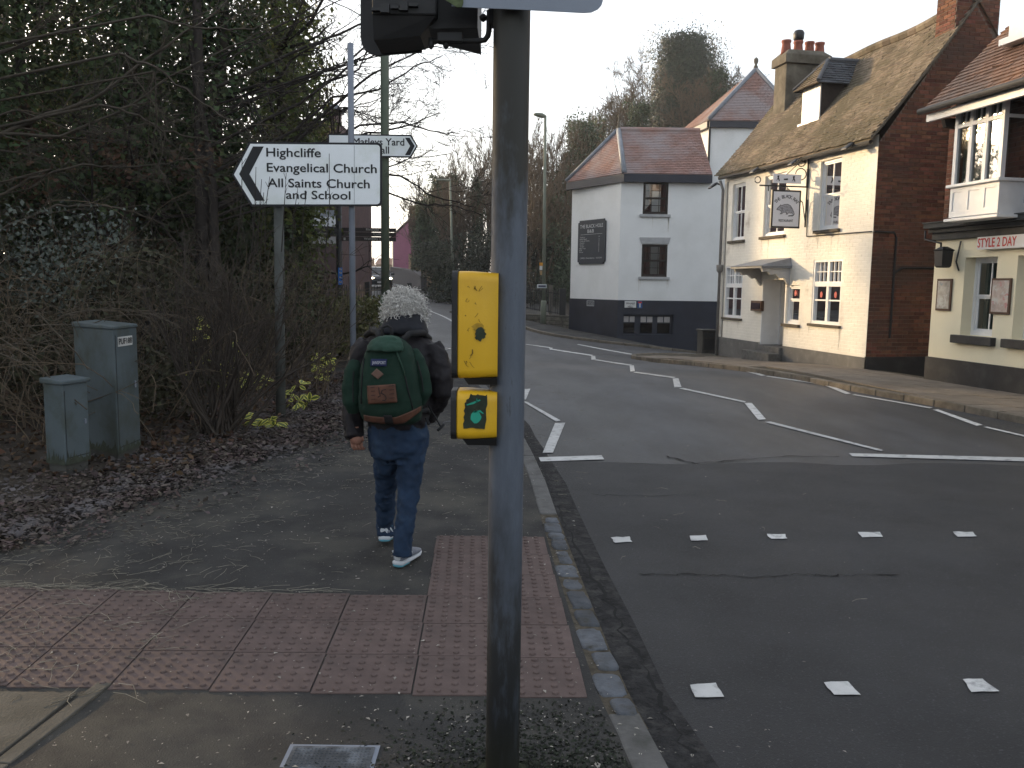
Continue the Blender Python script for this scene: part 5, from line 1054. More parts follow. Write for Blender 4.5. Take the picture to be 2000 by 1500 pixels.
plate([(640, 261), (803, 263), (816, 285), (803, 308), (640, 306)], dY, signk, .015, 'border', my); plate([(643, 264), (801, 266), (813, 285), (801, 305), (643, 303)], dY-.004, signw, .003, 'face', my)
for tri in ([(791, 269), (800, 269), (810, 285), (801, 285)], [(801, 285), (810, 285), (801, 303), (791, 303)]): plate(tri, dY-.007, signk, .002, 'chevron', my)
stext('Matleys Yard', 690, 787, 283, 13, dY-.007, my); stext('Hall', 731, 759, 299.5, 13, dY-.007, my)
# fingerpost
dP = 17.5; fp = thing('fingerpost', (W(664, 700, dP)[0], dP, t1(W(664, 700, dP)[0], dP)), 'black pedestrian fingerpost with arms both ways and a blue sticker strip', 'signpost')
fx = W(664.5, 560, dP)[0]; MB().tube([(fx, dP, -.1), (fx-.02, dP, zat(664, 386, dP))], .062, 14).build('post', blk, fp, True)
MB().lathe((fx-.02, dP, zat(664, 386, dP)), [(.075, -.05), (.075, .02), (.03, .07), (.005, .1)], 12).build('cap', blk, fp, True)
brown = mat('fingerpost_brown', (.035, .028, .027), .55, .15); lt = mat('fingerpost_lettering', (.34, .33, .31), .6)
for k, (y0, y1, s_, x0, x1) in enumerate(((445, 452.5, 'Riverside Walk', 715, 757), (453.5, 461.5, 'College', 729.5, 752), (462.5, 470.5, 'Wolvesey Castle', 711, 757))):
    a = MB().fbox(FR(W(668, 460, dP), W(770, 460, dP)), 0, (772-668)*dP/FPX, zat(700, y1, dP), zat(700, y0, dP), -.03, .01).build('arm', brown, fp); stext(s_, x0, x1, y1-2.2, 4.4, dP-.014, a, lt, .01)
    if k == 2: plate([(671, 464), (675, 464), (675, 469), (671, 469)], dP-.014, lt, .002, 'symbol', a)
for k, (y0, y1, s_, x0, x1) in enumerate(((444, 452.5, 'Statuette', 612, 634), (453, 461.5, 'City Museums', 614, 640))):
    q0 = W(609, 453, dP-.5); q1 = W(661, 453, dP-.02); FF = FR(q0, q1); FF.n = np.array([FF.a[1], -FF.a[0]]); a = MB().fbox(FF, 0, FF.L, zat(650, y1, dP), zat(650, y0, dP), -.02, .02).build('arm', blk, fp); text(s_, np.array(FF.p(.05, zat(650, y1-2, dP), .024)), np.r_[FF.a, 0], v3(0, 0, 1), .045, lt, a, (x1-x0)*dP/FPX)
bs_ = MB().fbox(FR(W(660.5, 540, dP-.07), W(669, 540, dP-.07)), 0, .085, zat(665, 556, dP), zat(665, 523, dP), -.002, .004).build('sticker_strip', mat('sticker_blue', (.02, .13, .45), .5), fp)
for y in (527, 534, 543, 552): MB().face([W(661.5+random.uniform(0, 2), y, dP-.075), W(667.5, y+1, dP-.075), W(667, y-2.5, dP-.075), W(663, y-3, dP-.075)]).build('sticker_mark', lt, bs_)
# right street lamp with notices, post and name sign
dR = 34.0; gz_ = GT(1061, 632, .09); dR = gz_[1]; rl_ = thing('street_lamp', gz_, 'slender pale lamp post with orange notice and small white sign by the dark fence', 'lamp post')
gx = gz_[0]; zt = zat(1065, 226, dR); MB().tube([(gx, dR, gz_[2]-.1), (gx, dR, zat(1060, 590, dR)), (gx, dR, zat(1060, 587, dR))], [.115, .115, .09], 12).build('base_sleeve', pale_green, rl_, True); MB().tube([(gx, dR, zat(1060, 588, dR)), (W(1065, 230, dR)[0], dR, zt)], [.075, .05], 12).build('column', pale_green, rl_, True)
hx = W(1042, 226, dR)[0]; tx_ = W(1065, 226, dR)[0]
MB().loft([[(x, dR+r*math.cos(t), zt+dz+h*math.sin(t)) for t in np.linspace(0, 6.28, 10, endpoint=False)] for x, r, h, dz in ((tx_+.02, .05, .05, -.02), (tx_-.12, .12, .1, -.0), (hx+.1, .14, .07, .04), (hx, .05, .03, .04))]).build('lamp_head', pale_green, rl_, True)
def lampplate(x0, x1, y0, y1, m, name, par, d): return MB().fbox(FR(W(x0, y0, d), W(x1, y0, d)), 0, (x1-x0)*d/FPX, zat(x0, y1, d), zat(x0, y0, d), -.01, .01).build(name, m, par)
lampplate(1053.5, 1060, 513, 519, mat('orange_notice', (.55, .25, .03), .6), 'orange_notice', rl_, dR-.12); lampplate(1053.8, 1059.5, 519.3, 527, mat('notice_white', (.5, .5, .48), .6), 'white_notice', rl_, dR-.12); lampplate(1054.5, 1059, 528.5, 537, mat('tan_notice', (.3, .2, .1), .6), 'tan_notice', rl_, dR-.12)
ns = lampplate(1049, 1067.5, 555, 562.5, mat('name_white', (.55, .57, .58), .6), 'name_sign', None, dR-.14); tag(ns, 'small white bordered sign across the pale lamp post', 'sign'); lampplate(1051.5, 1066, 557, 561, mat('name_dark', (.04, .05, .08), .6), 'dark_panel', ns, dR-.152)
wp = GT(1073, 625, .1); wq = MB().box(wp[0]-.08, wp[0]+.08, 37, 37.15, wp[2]-.3, zat(1073, 557, 37)); o = wq.build('wooden_post', mat('grey_timber', (.12, .11, .095), .9, .2, 8), None); tag(o, 'pale wooden post standing just behind the dark fence', 'post')
# thin lamp column on the far pavement
q = GT(886, 571, .1); q = W(886, 571, 52); l2 = thing('street_lamp', q, 'thin distant lamp post on the far pavement in front of the ivy trees', 'lamp post'); MB().tube([q-v3(0, 0, .5), W(879, 352, 52)], [.09, .06], 8).build('column', pale_green, l2, True)
e_ = W(879, 352, 52); MB().loft([[(e_[0]-.9+a, 52+r*math.cos(t), e_[2]+.06*math.sin(t)*1.2) for t in np.linspace(0, 6.28, 8, endpoint=False)] for a, r in ((0, .05), (.15, .18), (.6, .16), (.95, .05))]).build('lamp_head', pale_green, l2, True)
# ---------------------------------------------------------------- railings
def railing(name, pts, h, gap, label, m, postpos, bar=.011, low=.12, zoff=.1, pw=.07, ph=.08, wire=False):
    P_ = [np.array(p, float) for p in pts]; r_ = thing(name, (P_[0][0], P_[0][1], t1(*P_[0])), label, 'fence'); mb = MB(); rails = MB()
    for a, b in zip(P_[:-1], P_[1:]):
        L = np.linalg.norm(b-a); d = (b-a)/L; n = int(L/gap); za, zb__ = t1(*a)+zoff, t1(*b)+zoff
        bp = None
        for k in range(n):
            c = a+d*(k+.5)*gap; z = za+(zb__-za)*(k+.5)/n
            B = MB().tube([(c[0], c[1], z+low*.4), (c[0], c[1], z+h-.03), (c[0], c[1], z+h)], [bar, bar, bar*.35], 5); B.build('bar', m, r_)
        for hh in (low, h-.16): rails.hexa([(a[0]-.008, a[1]-.012, za+hh), (b[0]-.008, b[1]-.012, zb__+hh), (b[0]+.008, b[1]+.012, zb__+hh), (a[0]+.008, a[1]+.012, za+hh)], [(a[0]-.008, a[1]-.012, za+hh+.035), (b[0]-.008, b[1]-.012, zb__+hh+.035), (b[0]+.008, b[1]+.012, zb__+hh+.035), (a[0]+.008, a[1]+.012, za+hh+.035)]); rails.build('rail', m, r_); rails = MB()
    for p in postpos:
        z = t1(*p)+zoff; MB().box(p[0]-pw, p[0]+pw, p[1]-pw, p[1]+pw, z-.2, z+h+ph).build('post', m, r_, False, .01)
    return r_
f0, f1, f2 = W(560, 640, 19.5), W(718, 640, 22.5), W(800, 640, 25.5)
fh = lambda p: p
fz = W(285, 640, 11.9)
railing('railings', [fz[:2], f0[:2]], 1.55, .115, 'black iron railings behind the bare many-stemmed shrub', iron, [fz[:2]], .013, zoff=.02)
railing('railings', [f0[:2], f1[:2]], 1.5, .105, 'black iron railings left of the lamp column, behind the fingerpost', iron, [f1[:2], f0[:2]], .013, zoff=.02)
railing('railings', [f1[:2], f2[:2]], 1.5, .105, 'black iron railings ending by the road right of the green column', iron, [f2[:2]], .013, zoff=.02)
fa, fb_ = W(1020, 620, 36.2), W(1098, 620, 35.2); dwall_a, dwall_b = fa, fb_
railing('railings', [fa[:2], fb_[:2]], 1.0, .11, 'dark palisade fence on the low stone wall beside the guest house', iron, [fb_[:2]], .02, .05, .55, .13, .1)
# low stone wall under it
stonem = mat('flint_stone', (.12, .11, .09), .9, .25, 8, .006, 40, isl=.35); lw = thing('low_wall', (fa[0], fa[1], t1(*fa[:2])), 'low rough stone wall under the dark fence beside the guest house', 'wall')
FLw = FR(fa, W(1113, 630, 34.8)); FLw.n = FLw.n if FLw.n[1] < 0 else -FLw.n; zz = min(t1(*FLw.p(0, 0)[:2]), t1(*FLw.p(FLw.L, 0)[:2])); MB().fbox(FLw, -4, FLw.L, zz-.3, zz+.5, -.25, .0).build('core', mortar_dirt, lw)
zc = zz-.1
for r_ in range(4):
    u = -.6+random.uniform(0, .1)
    while u < FLw.L-.1:
        l_ = random.uniform(.15, .32); MB().fbox(FLw, u+.01, u+l_-.01, zc+.01, zc+.15, -.02, random.uniform(.015, .05)).build('stone', stonem, lw, False, .02); u += l_
    zc += .16
MB().fbox(FLw, -4, FLw.L, zz+.54, zz+.62, -.28, .06).build('coping', stonem, lw, False, .02)
# ---------------------------------------------------------------- two grey-green cabinets
cabm = mat('cabinet_green', (.074, .095, .105), .6, .12, 3, .001, 40, .3, col2=(.05, .06, .05), c2scale=3.2, c2lo=.46, c2hi=.7, col3=(.16, .17, .18), c3scale=30, c3lo=.72, c3hi=.78)
def cabinet(c3, dirs, sizes, h, label, lidov, num=None):
    o0 = np.array(c3, float); a, b = dirs; wa, wb = sizes; z0 = o0[2]; r_ = thing('street_cabinet', o0, label, 'cabinet', 'utility cabinets by the hedge')
    def q(s, t, z): p = o0[:2]+a*s+b*t; return (p[0], p[1], z)
    MB().hexa([q(.015, .015, z0-.05), q(wa-.015, .015, z0-.05), q(wa-.015, wb-.015, z0-.05), q(.015, wb-.015, z0-.05)], [q(.015, .015, z0+.12), q(wa-.015, .015, z0+.12), q(wa-.015, wb-.015, z0+.12), q(.015, wb-.015, z0+.12)]).build('plinth', mat('cabinet_plinth', (.06, .06, .055), .9, .2, 8), r_)
    MB().hexa([q(0, 0, z0+.11), q(wa, 0, z0+.11), q(wa, wb, z0+.11), q(0, wb, z0+.11)], [q(0, 0, z0+h), q(wa, 0, z0+h), q(wa, wb, z0+h), q(0, wb, z0+h)]).build('body', cabm, r_, False, .008)
    l = lidov; MB().hexa([q(-l, -l, z0+h), q(wa+l, -l, z0+h), q(wa+l, wb+l, z0+h), q(-l, wb+l, z0+h)], [q(-l, -l, z0+h+.03), q(wa+l, -l, z0+h+.03), q(wa+l*.5, wb+l, z0+h+.045), q(-l, wb+l, z0+h+.045)]).build('lid', cabm, r_, False, .008)
    gap = mat('door_gap', (.02, .022, .024), .9)
    MB().hexa([q(wa*.06, -.003, z0+.16), q(wa*.075, -.003, z0+.16), q(wa*.075, .002, z0+.16), q(wa*.06, .002, z0+.16)], [q(wa*.06, -.003, z0+h-.05), q(wa*.075, -.003, z0+h-.05), q(wa*.075, .002, z0+h-.05), q(wa*.06, .002, z0+h-.05)]).build('door_gap', gap, r_)
    MB().hexa([q(wa*.06, -.003, z0+.16), q(wa*.96, -.003, z0+.16), q(wa*.96, .002, z0+.16), q(wa*.06, .002, z0+.16)], [q(wa*.06, -.003, z0+.166), q(wa*.96, -.003, z0+.166), q(wa*.96, .002, z0+.166), q(wa*.06, .002, z0+.166)]).build('door_gap', gap, r_)
    MB().hexa([q(wa*.8, -.012, z0+h*.55), q(wa*.87, -.012, z0+h*.55), q(wa*.87, .002, z0+h*.55), q(wa*.8, .002, z0+h*.55)], [q(wa*.8, -.012, z0+h*.6), q(wa*.87, -.012, z0+h*.6), q(wa*.87, .002, z0+h*.6), q(wa*.8, .002, z0+h*.6)]).build('lock', galv, r_)
    rb = []                                     # moss creeping up from the foot
    for (s0, s1, t0, t1_) in ((0, wa, -.004, -.004), (-.004, -.004, 0, wb)):
        for k in range(14):
            f0_, f1_ = k/14, (k+1)/14; za, zb_ = .13+.12*abs(math.sin(k*1.7))*random.random(), .13+.12*abs(math.sin((k+1)*1.7))*random.random()
            rb.append([q(s0+(s1-s0)*f0_, t0+(t1_-t0)*f0_, z0+.11), q(s0+(s1-s0)*f1_, t0+(t1_-t0)*f1_, z0+.11), q(s0+(s1-s0)*f1_, t0+(t1_-t0)*f1_, z0+zb_), q(s0+(s1-s0)*f0_, t0+(t1_-t0)*f0_, z0+za)])
    mm = MB(); [mm.face(f_) for f_ in rb]; mm.build('moss_film', mat('cabinet_moss', (.045, .052, .038), .95, .4, 18), r_)
    return r_, q, z0
# large: front corner on the ground at (662px), right face wide
cG = G(232, 913, 0.03); cR_ = G(276, 893, .03); cLf = np.array([W(143, 640, cG[1]+.35)[0], cG[1]+.35])
a_ = cR_[:2]-cG[:2]; wa = np.linalg.norm(a_); a_ /= wa; wa *= 1.0; b_ = cLf-cG[:2]; wb = np.linalg.norm(b_); b_ /= wb
hh = W(232, 637, cG[1])[2]-cG[2]
big, q_, z0_ = cabinet(cG, (a_, b_), (wa, wb), hh-.03, 'tall grey-green utility cabinet with a white number label', .012)
s0, s1 = .16*wa, .78*wa; zz1 = W(250, 660, cG[1])[2]; zz0 = W(250, 679, cG[1])[2]; na = np.array([a_[1], -a_[0]]); 
lb = MB().hexa([np.array(q_(s0, -.004, zz0)), np.array(q_(s1, -.004, zz0)), np.array(q_(s1, 0.002, zz0)), np.array(q_(s0, .002, zz0))], [np.array(q_(s0, -.004, zz1)), np.array(q_(s1, -.004, zz1)), np.array(q_(s1, .002, zz1)), np.array(q_(s0, .002, zz1))]).build('number_label', mat('label_white', (.5, .5, .48), .5), big)
text('PUF188', np.array(q_(s0+.015, -.006, zz0+.018)), np.r_[a_, 0], v3(0, 0, 1), (zz1-zz0)*.62, ink2, lb, (s1-s0)-.03, .02, depth=.001)
# small one
cS = G(130, 936, .03); cS2 = G(178, 922, .03); aS = cS2[:2]-cS[:2]; ws = np.linalg.norm(aS); aS /= ws; cl = np.array([W(84, 760, cS[1]+.1)[0], cS[1]+.1]); bS = cl-cS[:2]; wbs = np.linalg.norm(bS); bS /= wbs
sml, q2_, _ = cabinet(cS, (aS, bS), (ws, wbs), W(130, 752, cS[1])[2]-cS[2], 'short grey-green utility cabinet with a mossy foot, in front of the tall one', .02)
# manhole cover with a frosted plate at the bottom edge
mh = thing('access_cover', G(655, 1480), 'frosted square metal access cover let into the dark asphalt', 'manhole cover'); c0_, c1_ = G(566, 1462), G(742, 1464)
frost = mat('frosted_metal', (.06, .066, .074), .8, .3, 14, .003, 120, .2, col2=(.14, .155, .175), c2scale=7, c2lo=.52, c2hi=.66)
w_ = c1_[0]-c0_[0]; x0, y1 = c0_[0], c0_[1]+.01; zz = lz(x0, y1)+.0
MB().box(x0, x0+w_, y1-.45, y1, zz-.05, zz+.004).build('frame', galv, mh); MB().box(x0+.015, x0+w_-.015, y1-.435, y1-.015, zz+.0, zz+.007).build('plate', frost, mh)
mb = MB()
for i_ in range(20):
    for j_ in range(26):
        cx, cy = x0+.03+i_*(w_-.06)/19, y1-.03-j_*.0155; s = .0045; dx, dy = (s, s*.4) if (i_+j_) % 2 else (s*.4, s)
        mb.hexa([(cx-dx, cy-dy, zz+.006), (cx+dx, cy-dy, zz+.006), (cx+dx, cy+dy, zz+.006), (cx-dx, cy+dy, zz+.006)], [(cx-dx*.7, cy-dy*.7, zz+.0095), (cx+dx*.7, cy-dy*.7, zz+.0095), (cx+dx*.7, cy+dy*.7, zz+.0095), (cx-dx*.7, cy+dy*.7, zz+.0095)])
o = mb.build('tread_studs', frost, mh); o['kind'] = 'stuff'
# ---------------------------------------------------------------- far things down the road
bridge_m = mat('parapet_stone', (.10, .095, .10), .9, .2, 2, .004, 30, col2=(.07, .07, .07), c2scale=2, c2lo=.5, c2hi=.7); garden_brick = mat('garden_brick', (.24, .155, .09), .9, .2, 3, .005, 40, isl=.25, col2=(.15, .11, .08), c2scale=.8, c2lo=.5, c2hi=.7)
p0, p1 = W(822, 560, 58), W(762, 545, 78); pw = MB(); FPp = FR(p0, p1); FPp.n = FPp.n if FPp.n[0] < 0 else -FPp.n
zt0, zt1 = W(822, 536, 58)[2], W(762, 521, 78)[2]; pw.hexa([FPp.p(0, -.3, 0), FPp.p(FPp.L, .5, 0), FPp.p(FPp.L, .5, -.4), FPp.p(0, -.3, -.4)], [FPp.p(0, zt0-.25, 0), FPp.p(FPp.L, zt1, 0), FPp.p(FPp.L, zt1, -.4), FPp.p(0, zt0-.25, -.4)])
o = thing('bridge_parapet', p0, 'dark stone bridge parapet rising to a rounded top at the far right kerb', 'parapet'); pw.build('parapet_wall', bridge_m, o); MB().hexa([FPp.p(-.05, zt0-.25, .05), FPp.p(FPp.L, zt1, .05), FPp.p(FPp.L, zt1, -.45), FPp.p(-.05, zt0-.25, -.45)], [FPp.p(-.05, zt0-.12, .05), FPp.p(FPp.L*.2, zt0*.75+zt1*.25+.1, .05), FPp.p(FPp.L*.2, zt0*.75+zt1*.25+.1, -.45), FPp.p(-.05, zt0-.12, -.45)]).build('coping', bridge_m, o)
g0, g1 = W(868, 575, 54), W(798, 520, 84); FGw = FR(g0, g1); FGw.n = FGw.n if FGw.n[0] < 0 else -FGw.n; zt0, zt1 = W(868, 512, 54)[2], W(798, 497, 84)[2]
gw = thing('garden_wall', g0, 'tall warm brown brick garden wall beyond the far pavement', 'wall'); MB().hexa([FGw.p(-.5, -.5, 0), FGw.p(FGw.L, 0, 0), FGw.p(FGw.L, 0, -.35), FGw.p(-.5, -.5, -.35)], [FGw.p(-.5, zt0, 0), FGw.p(FGw.L, zt1, 0), FGw.p(FGw.L, zt1, -.35), FGw.p(-.5, zt0, -.35)]).build('core', mortar, gw)
bricks(FGw, [(-.5, .6), (FGw.L, 1.2), (FGw.L, zt1), (-.5, zt0)], gw, garden_brick, (), 0, .45, .15, .012)
# pink house
pink = mat('pink_render', (.27, .10, .15), .85, .08, 1.5); pk = thing('pink_house', W(790, 500, 90), 'pink rendered gabled house half hidden by ivy at the end of the road', 'house'); k0, k1 = W(768, 500, 86), W(850, 500, 86.6)
FPk = FR(k0, k1); FPk.n = FPk.n if FPk.n[1] < 0 else -FPk.n; ze_ = W(772, 462, 86)[2]; zr__ = W(800, 425, 88)[2]; um = FPk.L*.5; z_ = 0.5
mb = MB(); mb.prism([FPk.p(0, z_), FPk.p(FPk.L, z_), FPk.p(FPk.L, ze_), FPk.p(um, zr__), FPk.p(0, ze_)], np.r_[-FPk.n*9, 0]).build('wall', pink, pk)
mb = MB()
for (a, b) in (((-.3, ze_-.15), (um, zr__+.12)), ((um, zr__+.12), (FPk.L+.3, ze_-.15))): mb.hexa([FPk.p(a[0], a[1], .25), FPk.p(b[0], b[1], .25), FPk.p(b[0], b[1], -9.2), FPk.p(a[0], a[1], -9.2)], [FPk.p(a[0], a[1]+.15, .25), FPk.p(b[0], b[1]+.15, .25), FPk.p(b[0], b[1]+.15, -9.2), FPk.p(a[0], a[1]+.15, -9.2)])
mb.build('roof', tile_brown, pk); MB().fbox(FPk, um-.4, um+.4, zr__-.3, zr__+1.2, -2, -1.2).build('chimney', garden_brick, pk)
FPs = FR(k0, k0[:2]-FPk.n*9); FPs.n = FPs.n if FPs.n[0] < 0 else -FPs.n; MB().fbox(FPs, 0, 9, z_, ze_-.05, 0, .06).build('front_wall', render_cream, pk)
# haze-pale terraces beyond the bridge
for (x0, x1, yt, d, lab, ch) in ((640, 701, 514, 150, 'far terrace block with a broad chimney left of the car', ((690, 704, 511, 516),)), (706, 727, 521, 170, 'low far terrace with a square stack above the car roof', ((716, 725, 513, 522),)), (735, 764, 509, 140, 'nearer far terrace hidden behind the green column', ((741, 749, 503, 510),))):
    q = W((x0+x1)/2, 540, d); far = thing('terraced_house', (q[0], q[1], 1.7), lab, 'house'); xa_, xb_ = W(x0, 540, d)[0], W(x1, 540, d)[0]; zt = W(x0, yt, d)[2]; MB().box(xa_, xb_, d, d+8, 0, zt-.6).build('wall', garden_brick, far)
    MB().hexa([(xa_-.2, d-.3, zt-.6), (xb_+.2, d-.3, zt-.6), (xb_+.2, d+8.3, zt-.6), (xa_-.2, d+8.3, zt-.6)], [(xa_-.2, d+3.8, zt+.5), (xb_+.2, d+3.8, zt+.5), (xb_+.2, d+4.2, zt+.5), (xa_-.2, d+4.2, zt+.5)]).build('roof', tile_brown, far)
    for (c0, c1, y0, y1) in ch:
        cq = MB().box(W(c0, y0, d)[0], W(c1, y0, d)[0], d+3, d+4, zt-.5, W(c0, y0, d)[2]+.6).build('chimney', garden_brick, far)
        for k in range(3):
            cx = W(c0, y0, d)[0]+(k+.5)*(W(c1, y0, d)[0]-W(c0, y0, d)[0])/3; MB().lathe((cx, d+3.5, W(c0, y0, d)[2]+.6), [(.14, 0), (.11, .5), (.14, .55)], 8).build('chimney_pot', terracotta, cq)
# brick building with white canopies behind the left trees
bld_brick = mat('plum_brick', (.075, .045, .045), .9, .15, 2, .004, 40, isl=.25, col2=(.05, .035, .037), c2scale=.6, c2lo=.5, c2hi=.7); dB_ = 36
lb_ = thing('brick_building', W(640, 560, dB_), 'dark plum brick building with white canopy fascia behind the railings', 'building')
xr = W(664, 480, dB_)[0]; xl_ = xr-3.2; xw_ = xr-13; zt = W(640, 238, dB_)[2];  # tower kept narrow and unseen wing low so sun reaches the restaurant
FLb = FR((xl_, dB_), (xr, dB_)); FLb.n = np.array([0, -1.])
wn = [FLb.rect(635, 424, 650, 433)]; mb = MB(); wall(mb, FLb, 0, FLb.L, -.5, zt, wn, .12); mb.face([(xr, dB_, -.5), (xr, dB_+8, -.5), (xr, dB_+8, zt), (xr, dB_, zt)]); mb.face([(xl_, dB_+8, -.5), (xr, dB_+8, -.5), (xr, dB_+8, zt), (xl_, dB_+8, zt)]); mb.face([(xl_, dB_, zt), (xr, dB_, zt), (xr, dB_+8, zt), (xl_, dB_+8, zt)]); mb.build('wall', bld_brick, lb_); MB().box(xw_, xl_-.01, dB_+.3, dB_+7, -.5, 3.9).build('rear_wing', bld_brick, lb_); MB().hexa([(xw_-.2, dB_+.1, 3.9), (xl_-.01, dB_+.1, 3.9), (xl_-.01, dB_+7.2, 3.9), (xw_-.2, dB_+7.2, 3.9)], [(xw_-.2, dB_+3.5, 5.2), (xl_-.01, dB_+3.5, 5.2), (xl_-.01, dB_+3.8, 5.2), (xw_-.2, dB_+3.8, 5.2)]).build('wing_roof', slate, lb_)
window(FLb, wn[0], lb_, .08, (2, 1, 1), fw=.04)
cq = MB(); c_0, c_1 = FLb.hit(632, 220)[0], FLb.hit(656, 220)[0]; cq.fbox(FLb, c_0, c_1, zt-1, W(640, 212, dB_)[2], -1.2, -.02).build('chimney', bld_brick, lb_); MB().fbox(FLb, c_0-.12, c_1+.1, W(640, 212, dB_)[2], W(640, 205, dB_)[2], -1.3, .06).build('chimney_cap', lead, lb_)
u0, z0, u1, z1 = FLb.hit(604, 443)[0], FLb.hit(604, 443)[1], FLb.hit(660, 425)[0], FLb.hit(604, 425)[1]; MB().fbox(FLb, u0, u1, z0, z1, 0, .5).build('canopy_fascia', mat('canopy_white', (.5, .52, .55), .6, .05), lb_)
MB().fbox(FLb, u0-.2, u1, FLb.hit(640, 419)[1]-.2, FLb.hit(640, 412)[1], 0, .4).build('canopy_roof', lead, lb_)
zsA, zsB = FLb.hit(640, 476)[1], FLb.hit(640, 462)[1]
for k in range(24):
    u = u0+(u1-u0)*k/24; MB().fbox(FLb, u, u+(u1-u0)/24-.02, zsA, zsB, 0, .05).build('cladding_board', pale_sill, lb_)
for (x0, x1, y0, y1, zt, lab) in ((-25, -18.5, 47, 60, 7.2, 'brick terraced house on the left of the bridge road, hidden behind the wood'), (-28, -21.5, 61, 98, 7.8, 'farther brick terraced house on the left of the bridge road')):  # inferred houses out of sight, the farther one lengthened to shade the parapet
    o = thing('terraced_house', (x1, y0, 1), lab, 'house'); MB().box(x0, x1, y0, y1, -.5, zt).build('wall', bld_brick, o); MB().hexa([(x0-.3, y0-.2, zt), (x1+.3, y0-.2, zt), (x1+.3, y1+.2, zt), (x0-.3, y1+.2, zt)], [((x0+x1)/2-.1, y0-.2, zt+2.2), ((x0+x1)/2+.1, y0-.2, zt+2.2), ((x0+x1)/2+.1, y1+.2, zt+2.2), ((x0+x1)/2-.1, y1+.2, zt+2.2)]).build('roof', slate, o)
# ---------------------------------------------------------------- cars
def car(loc, yaw, bodym, label, lights=True):
    r_ = thing('car', (0, 0, 0), label, 'car'); L = 4.3; 
    def ring(y, zb, zs, zt, w0, w1, w2):      # section across the car at length position y
        h = [(w0*.92, zb), (w0, zb+.12), (w1, zs-.08), (w1*.97, zs), (w2, zt-.06), (w2*.86, zt)]
        return [(x, y, z) for x, z in h]+[(-x, y, z) for x, z in h[::-1]]
    low = [(-2.12, .34, .62, .64, .62), (-2.02, .24, .72, .76, .76), (-1.5, .2, .84, .88, .84), (-.95, .2, .92, .97, .88), (0, .2, .95, .99, .88), (1.2, .2, .96, 1.0, .87), (1.8, .24, .92, .97, .82), (2.1, .36, .8, .84, .72)]
    mb = MB(); mb.loft([ring(y, zb, zs, zt, w, w, w*.9) for y, zb, zs, zt, w in low]); mb.build('body', bodym, r_, True, 0)
    cab = [(-.95, .94, 1.0, .86, .80), (-.3, .95, 1.42, .87, .62), (.2, .95, 1.47, .87, .64), (1.1, .95, 1.42, .86, .62), (1.85, .94, 1.02, .78, .70)]
    mb = MB()
    for (a, b) in zip(cab[:-1], cab[1:]):
        for s in (1, -1): mb.face([(s*a[3], a[0], a[1]), (s*b[3], b[0], b[1]), (s*b[4], b[0], b[2]), (s*a[4], a[0], a[2])])
        mb.face([(a[4], a[0], a[2]), (b[4], b[0], b[2]), (-b[4], b[0], b[2]), (-a[4], a[0], a[2])])
    gl = mb.build('cabin_glass', glass_d, r_)
    mb = MB(); mb.loft([[(x*s, y, z) for s, z in ((1, z0), (1, z0+.05), (-1, z0+.05), (-1, z0))] for y, x, z0 in ((-.32, .62, 1.40), (.2, .65, 1.45), (1.1, .62, 1.40))]); mb.build('roof_panel', bodym, r_, False, .02)
    for s in (1, -1): MB().tube([(s*.83, -.98, .97), (s*.62, -.32, 1.42)], .035, 6).build('pillar', bodym, r_, True); MB().tube([(s*.62, 1.1, 1.42), (s*.75, 1.85, .98)], .05, 6).build('pillar', bodym, r_, True)
    for y in (-1.32, 1.32):
        for s in (1, -1):
            w_ = MB(); w_.loft([[(s*(.84-k), y+r*math.cos(t), .31+r*math.sin(t)) for t in np.linspace(0, 6.283, 18, endpoint=False)] for k, r in ((0, .27), (.02, .31), (.18, .31), (.2, .27))]); wh = w_.build('wheel', blk, r_, True)
            MB().loft([[(s*(.845+k), y+r*math.cos(t), .31+r*math.sin(t)) for t in np.linspace(0, 6.283, 12, endpoint=False)] for k, r in ((0, .2), (.006, .17), (.01, .05))]).build('rim', galv, wh)
    for s in (1, -1):
        MB().loft([[(s*.62+.17*math.cos(t), -2.03-y, .66+.07*math.sin(t)*1.1) for t in np.linspace(0, 6.283, 10, endpoint=False)] for y in (-.1, .05, .07)]).build('headlight', MATS['headlamp_lit'] if lights else pale_sill, r_)
        MB().loft([[(s*(.95+.1*math.cos(t)), -.75+yy, 1.0+.07*math.sin(t)) for t in np.linspace(0, 6.283, 8, endpoint=False)] for yy in (-.06, .05)]).build('mirror', bodym, r_, True)
    MB().box(-.42, .42, -2.13, -2.05, .46, .62).build('grille', blk, r_); MB().box(-.26, .26, -2.15, -2.12, .34, .45).build('number_plate', pale_sill, r_); MB().box(-.8, .8, -2.1, -1.9, .22, .3).build('bumper', blk, r_)
    r_.location = loc; r_.rotation_euler = (0, 0, yaw); return r_
mat('headlamp_lit', (.9, .85, .7), .3, emit=(1, .85, .6, 6))
carm = mat('car_paint_dark', (.02, .023, .027), .25, .1, 2, spec=.6); carm2 = mat('car_paint_silver', (.4, .4, .4), .3, .05, 2, spec=.6)
q = W(741, 557, 62); q[2] = t1(q[0], q[1]); print('car', q, W(741, 557, 62)[2]); car(q+v3(0, 0, 0), math.radians(-168+180), carm, 'dark car coming down the road with a headlight lit')
q = W(704, 545, 95); q[2] = t1(q[0], q[1]); car(q, math.radians(14), carm2, 'pale car standing far up the road left of the dark car', False)
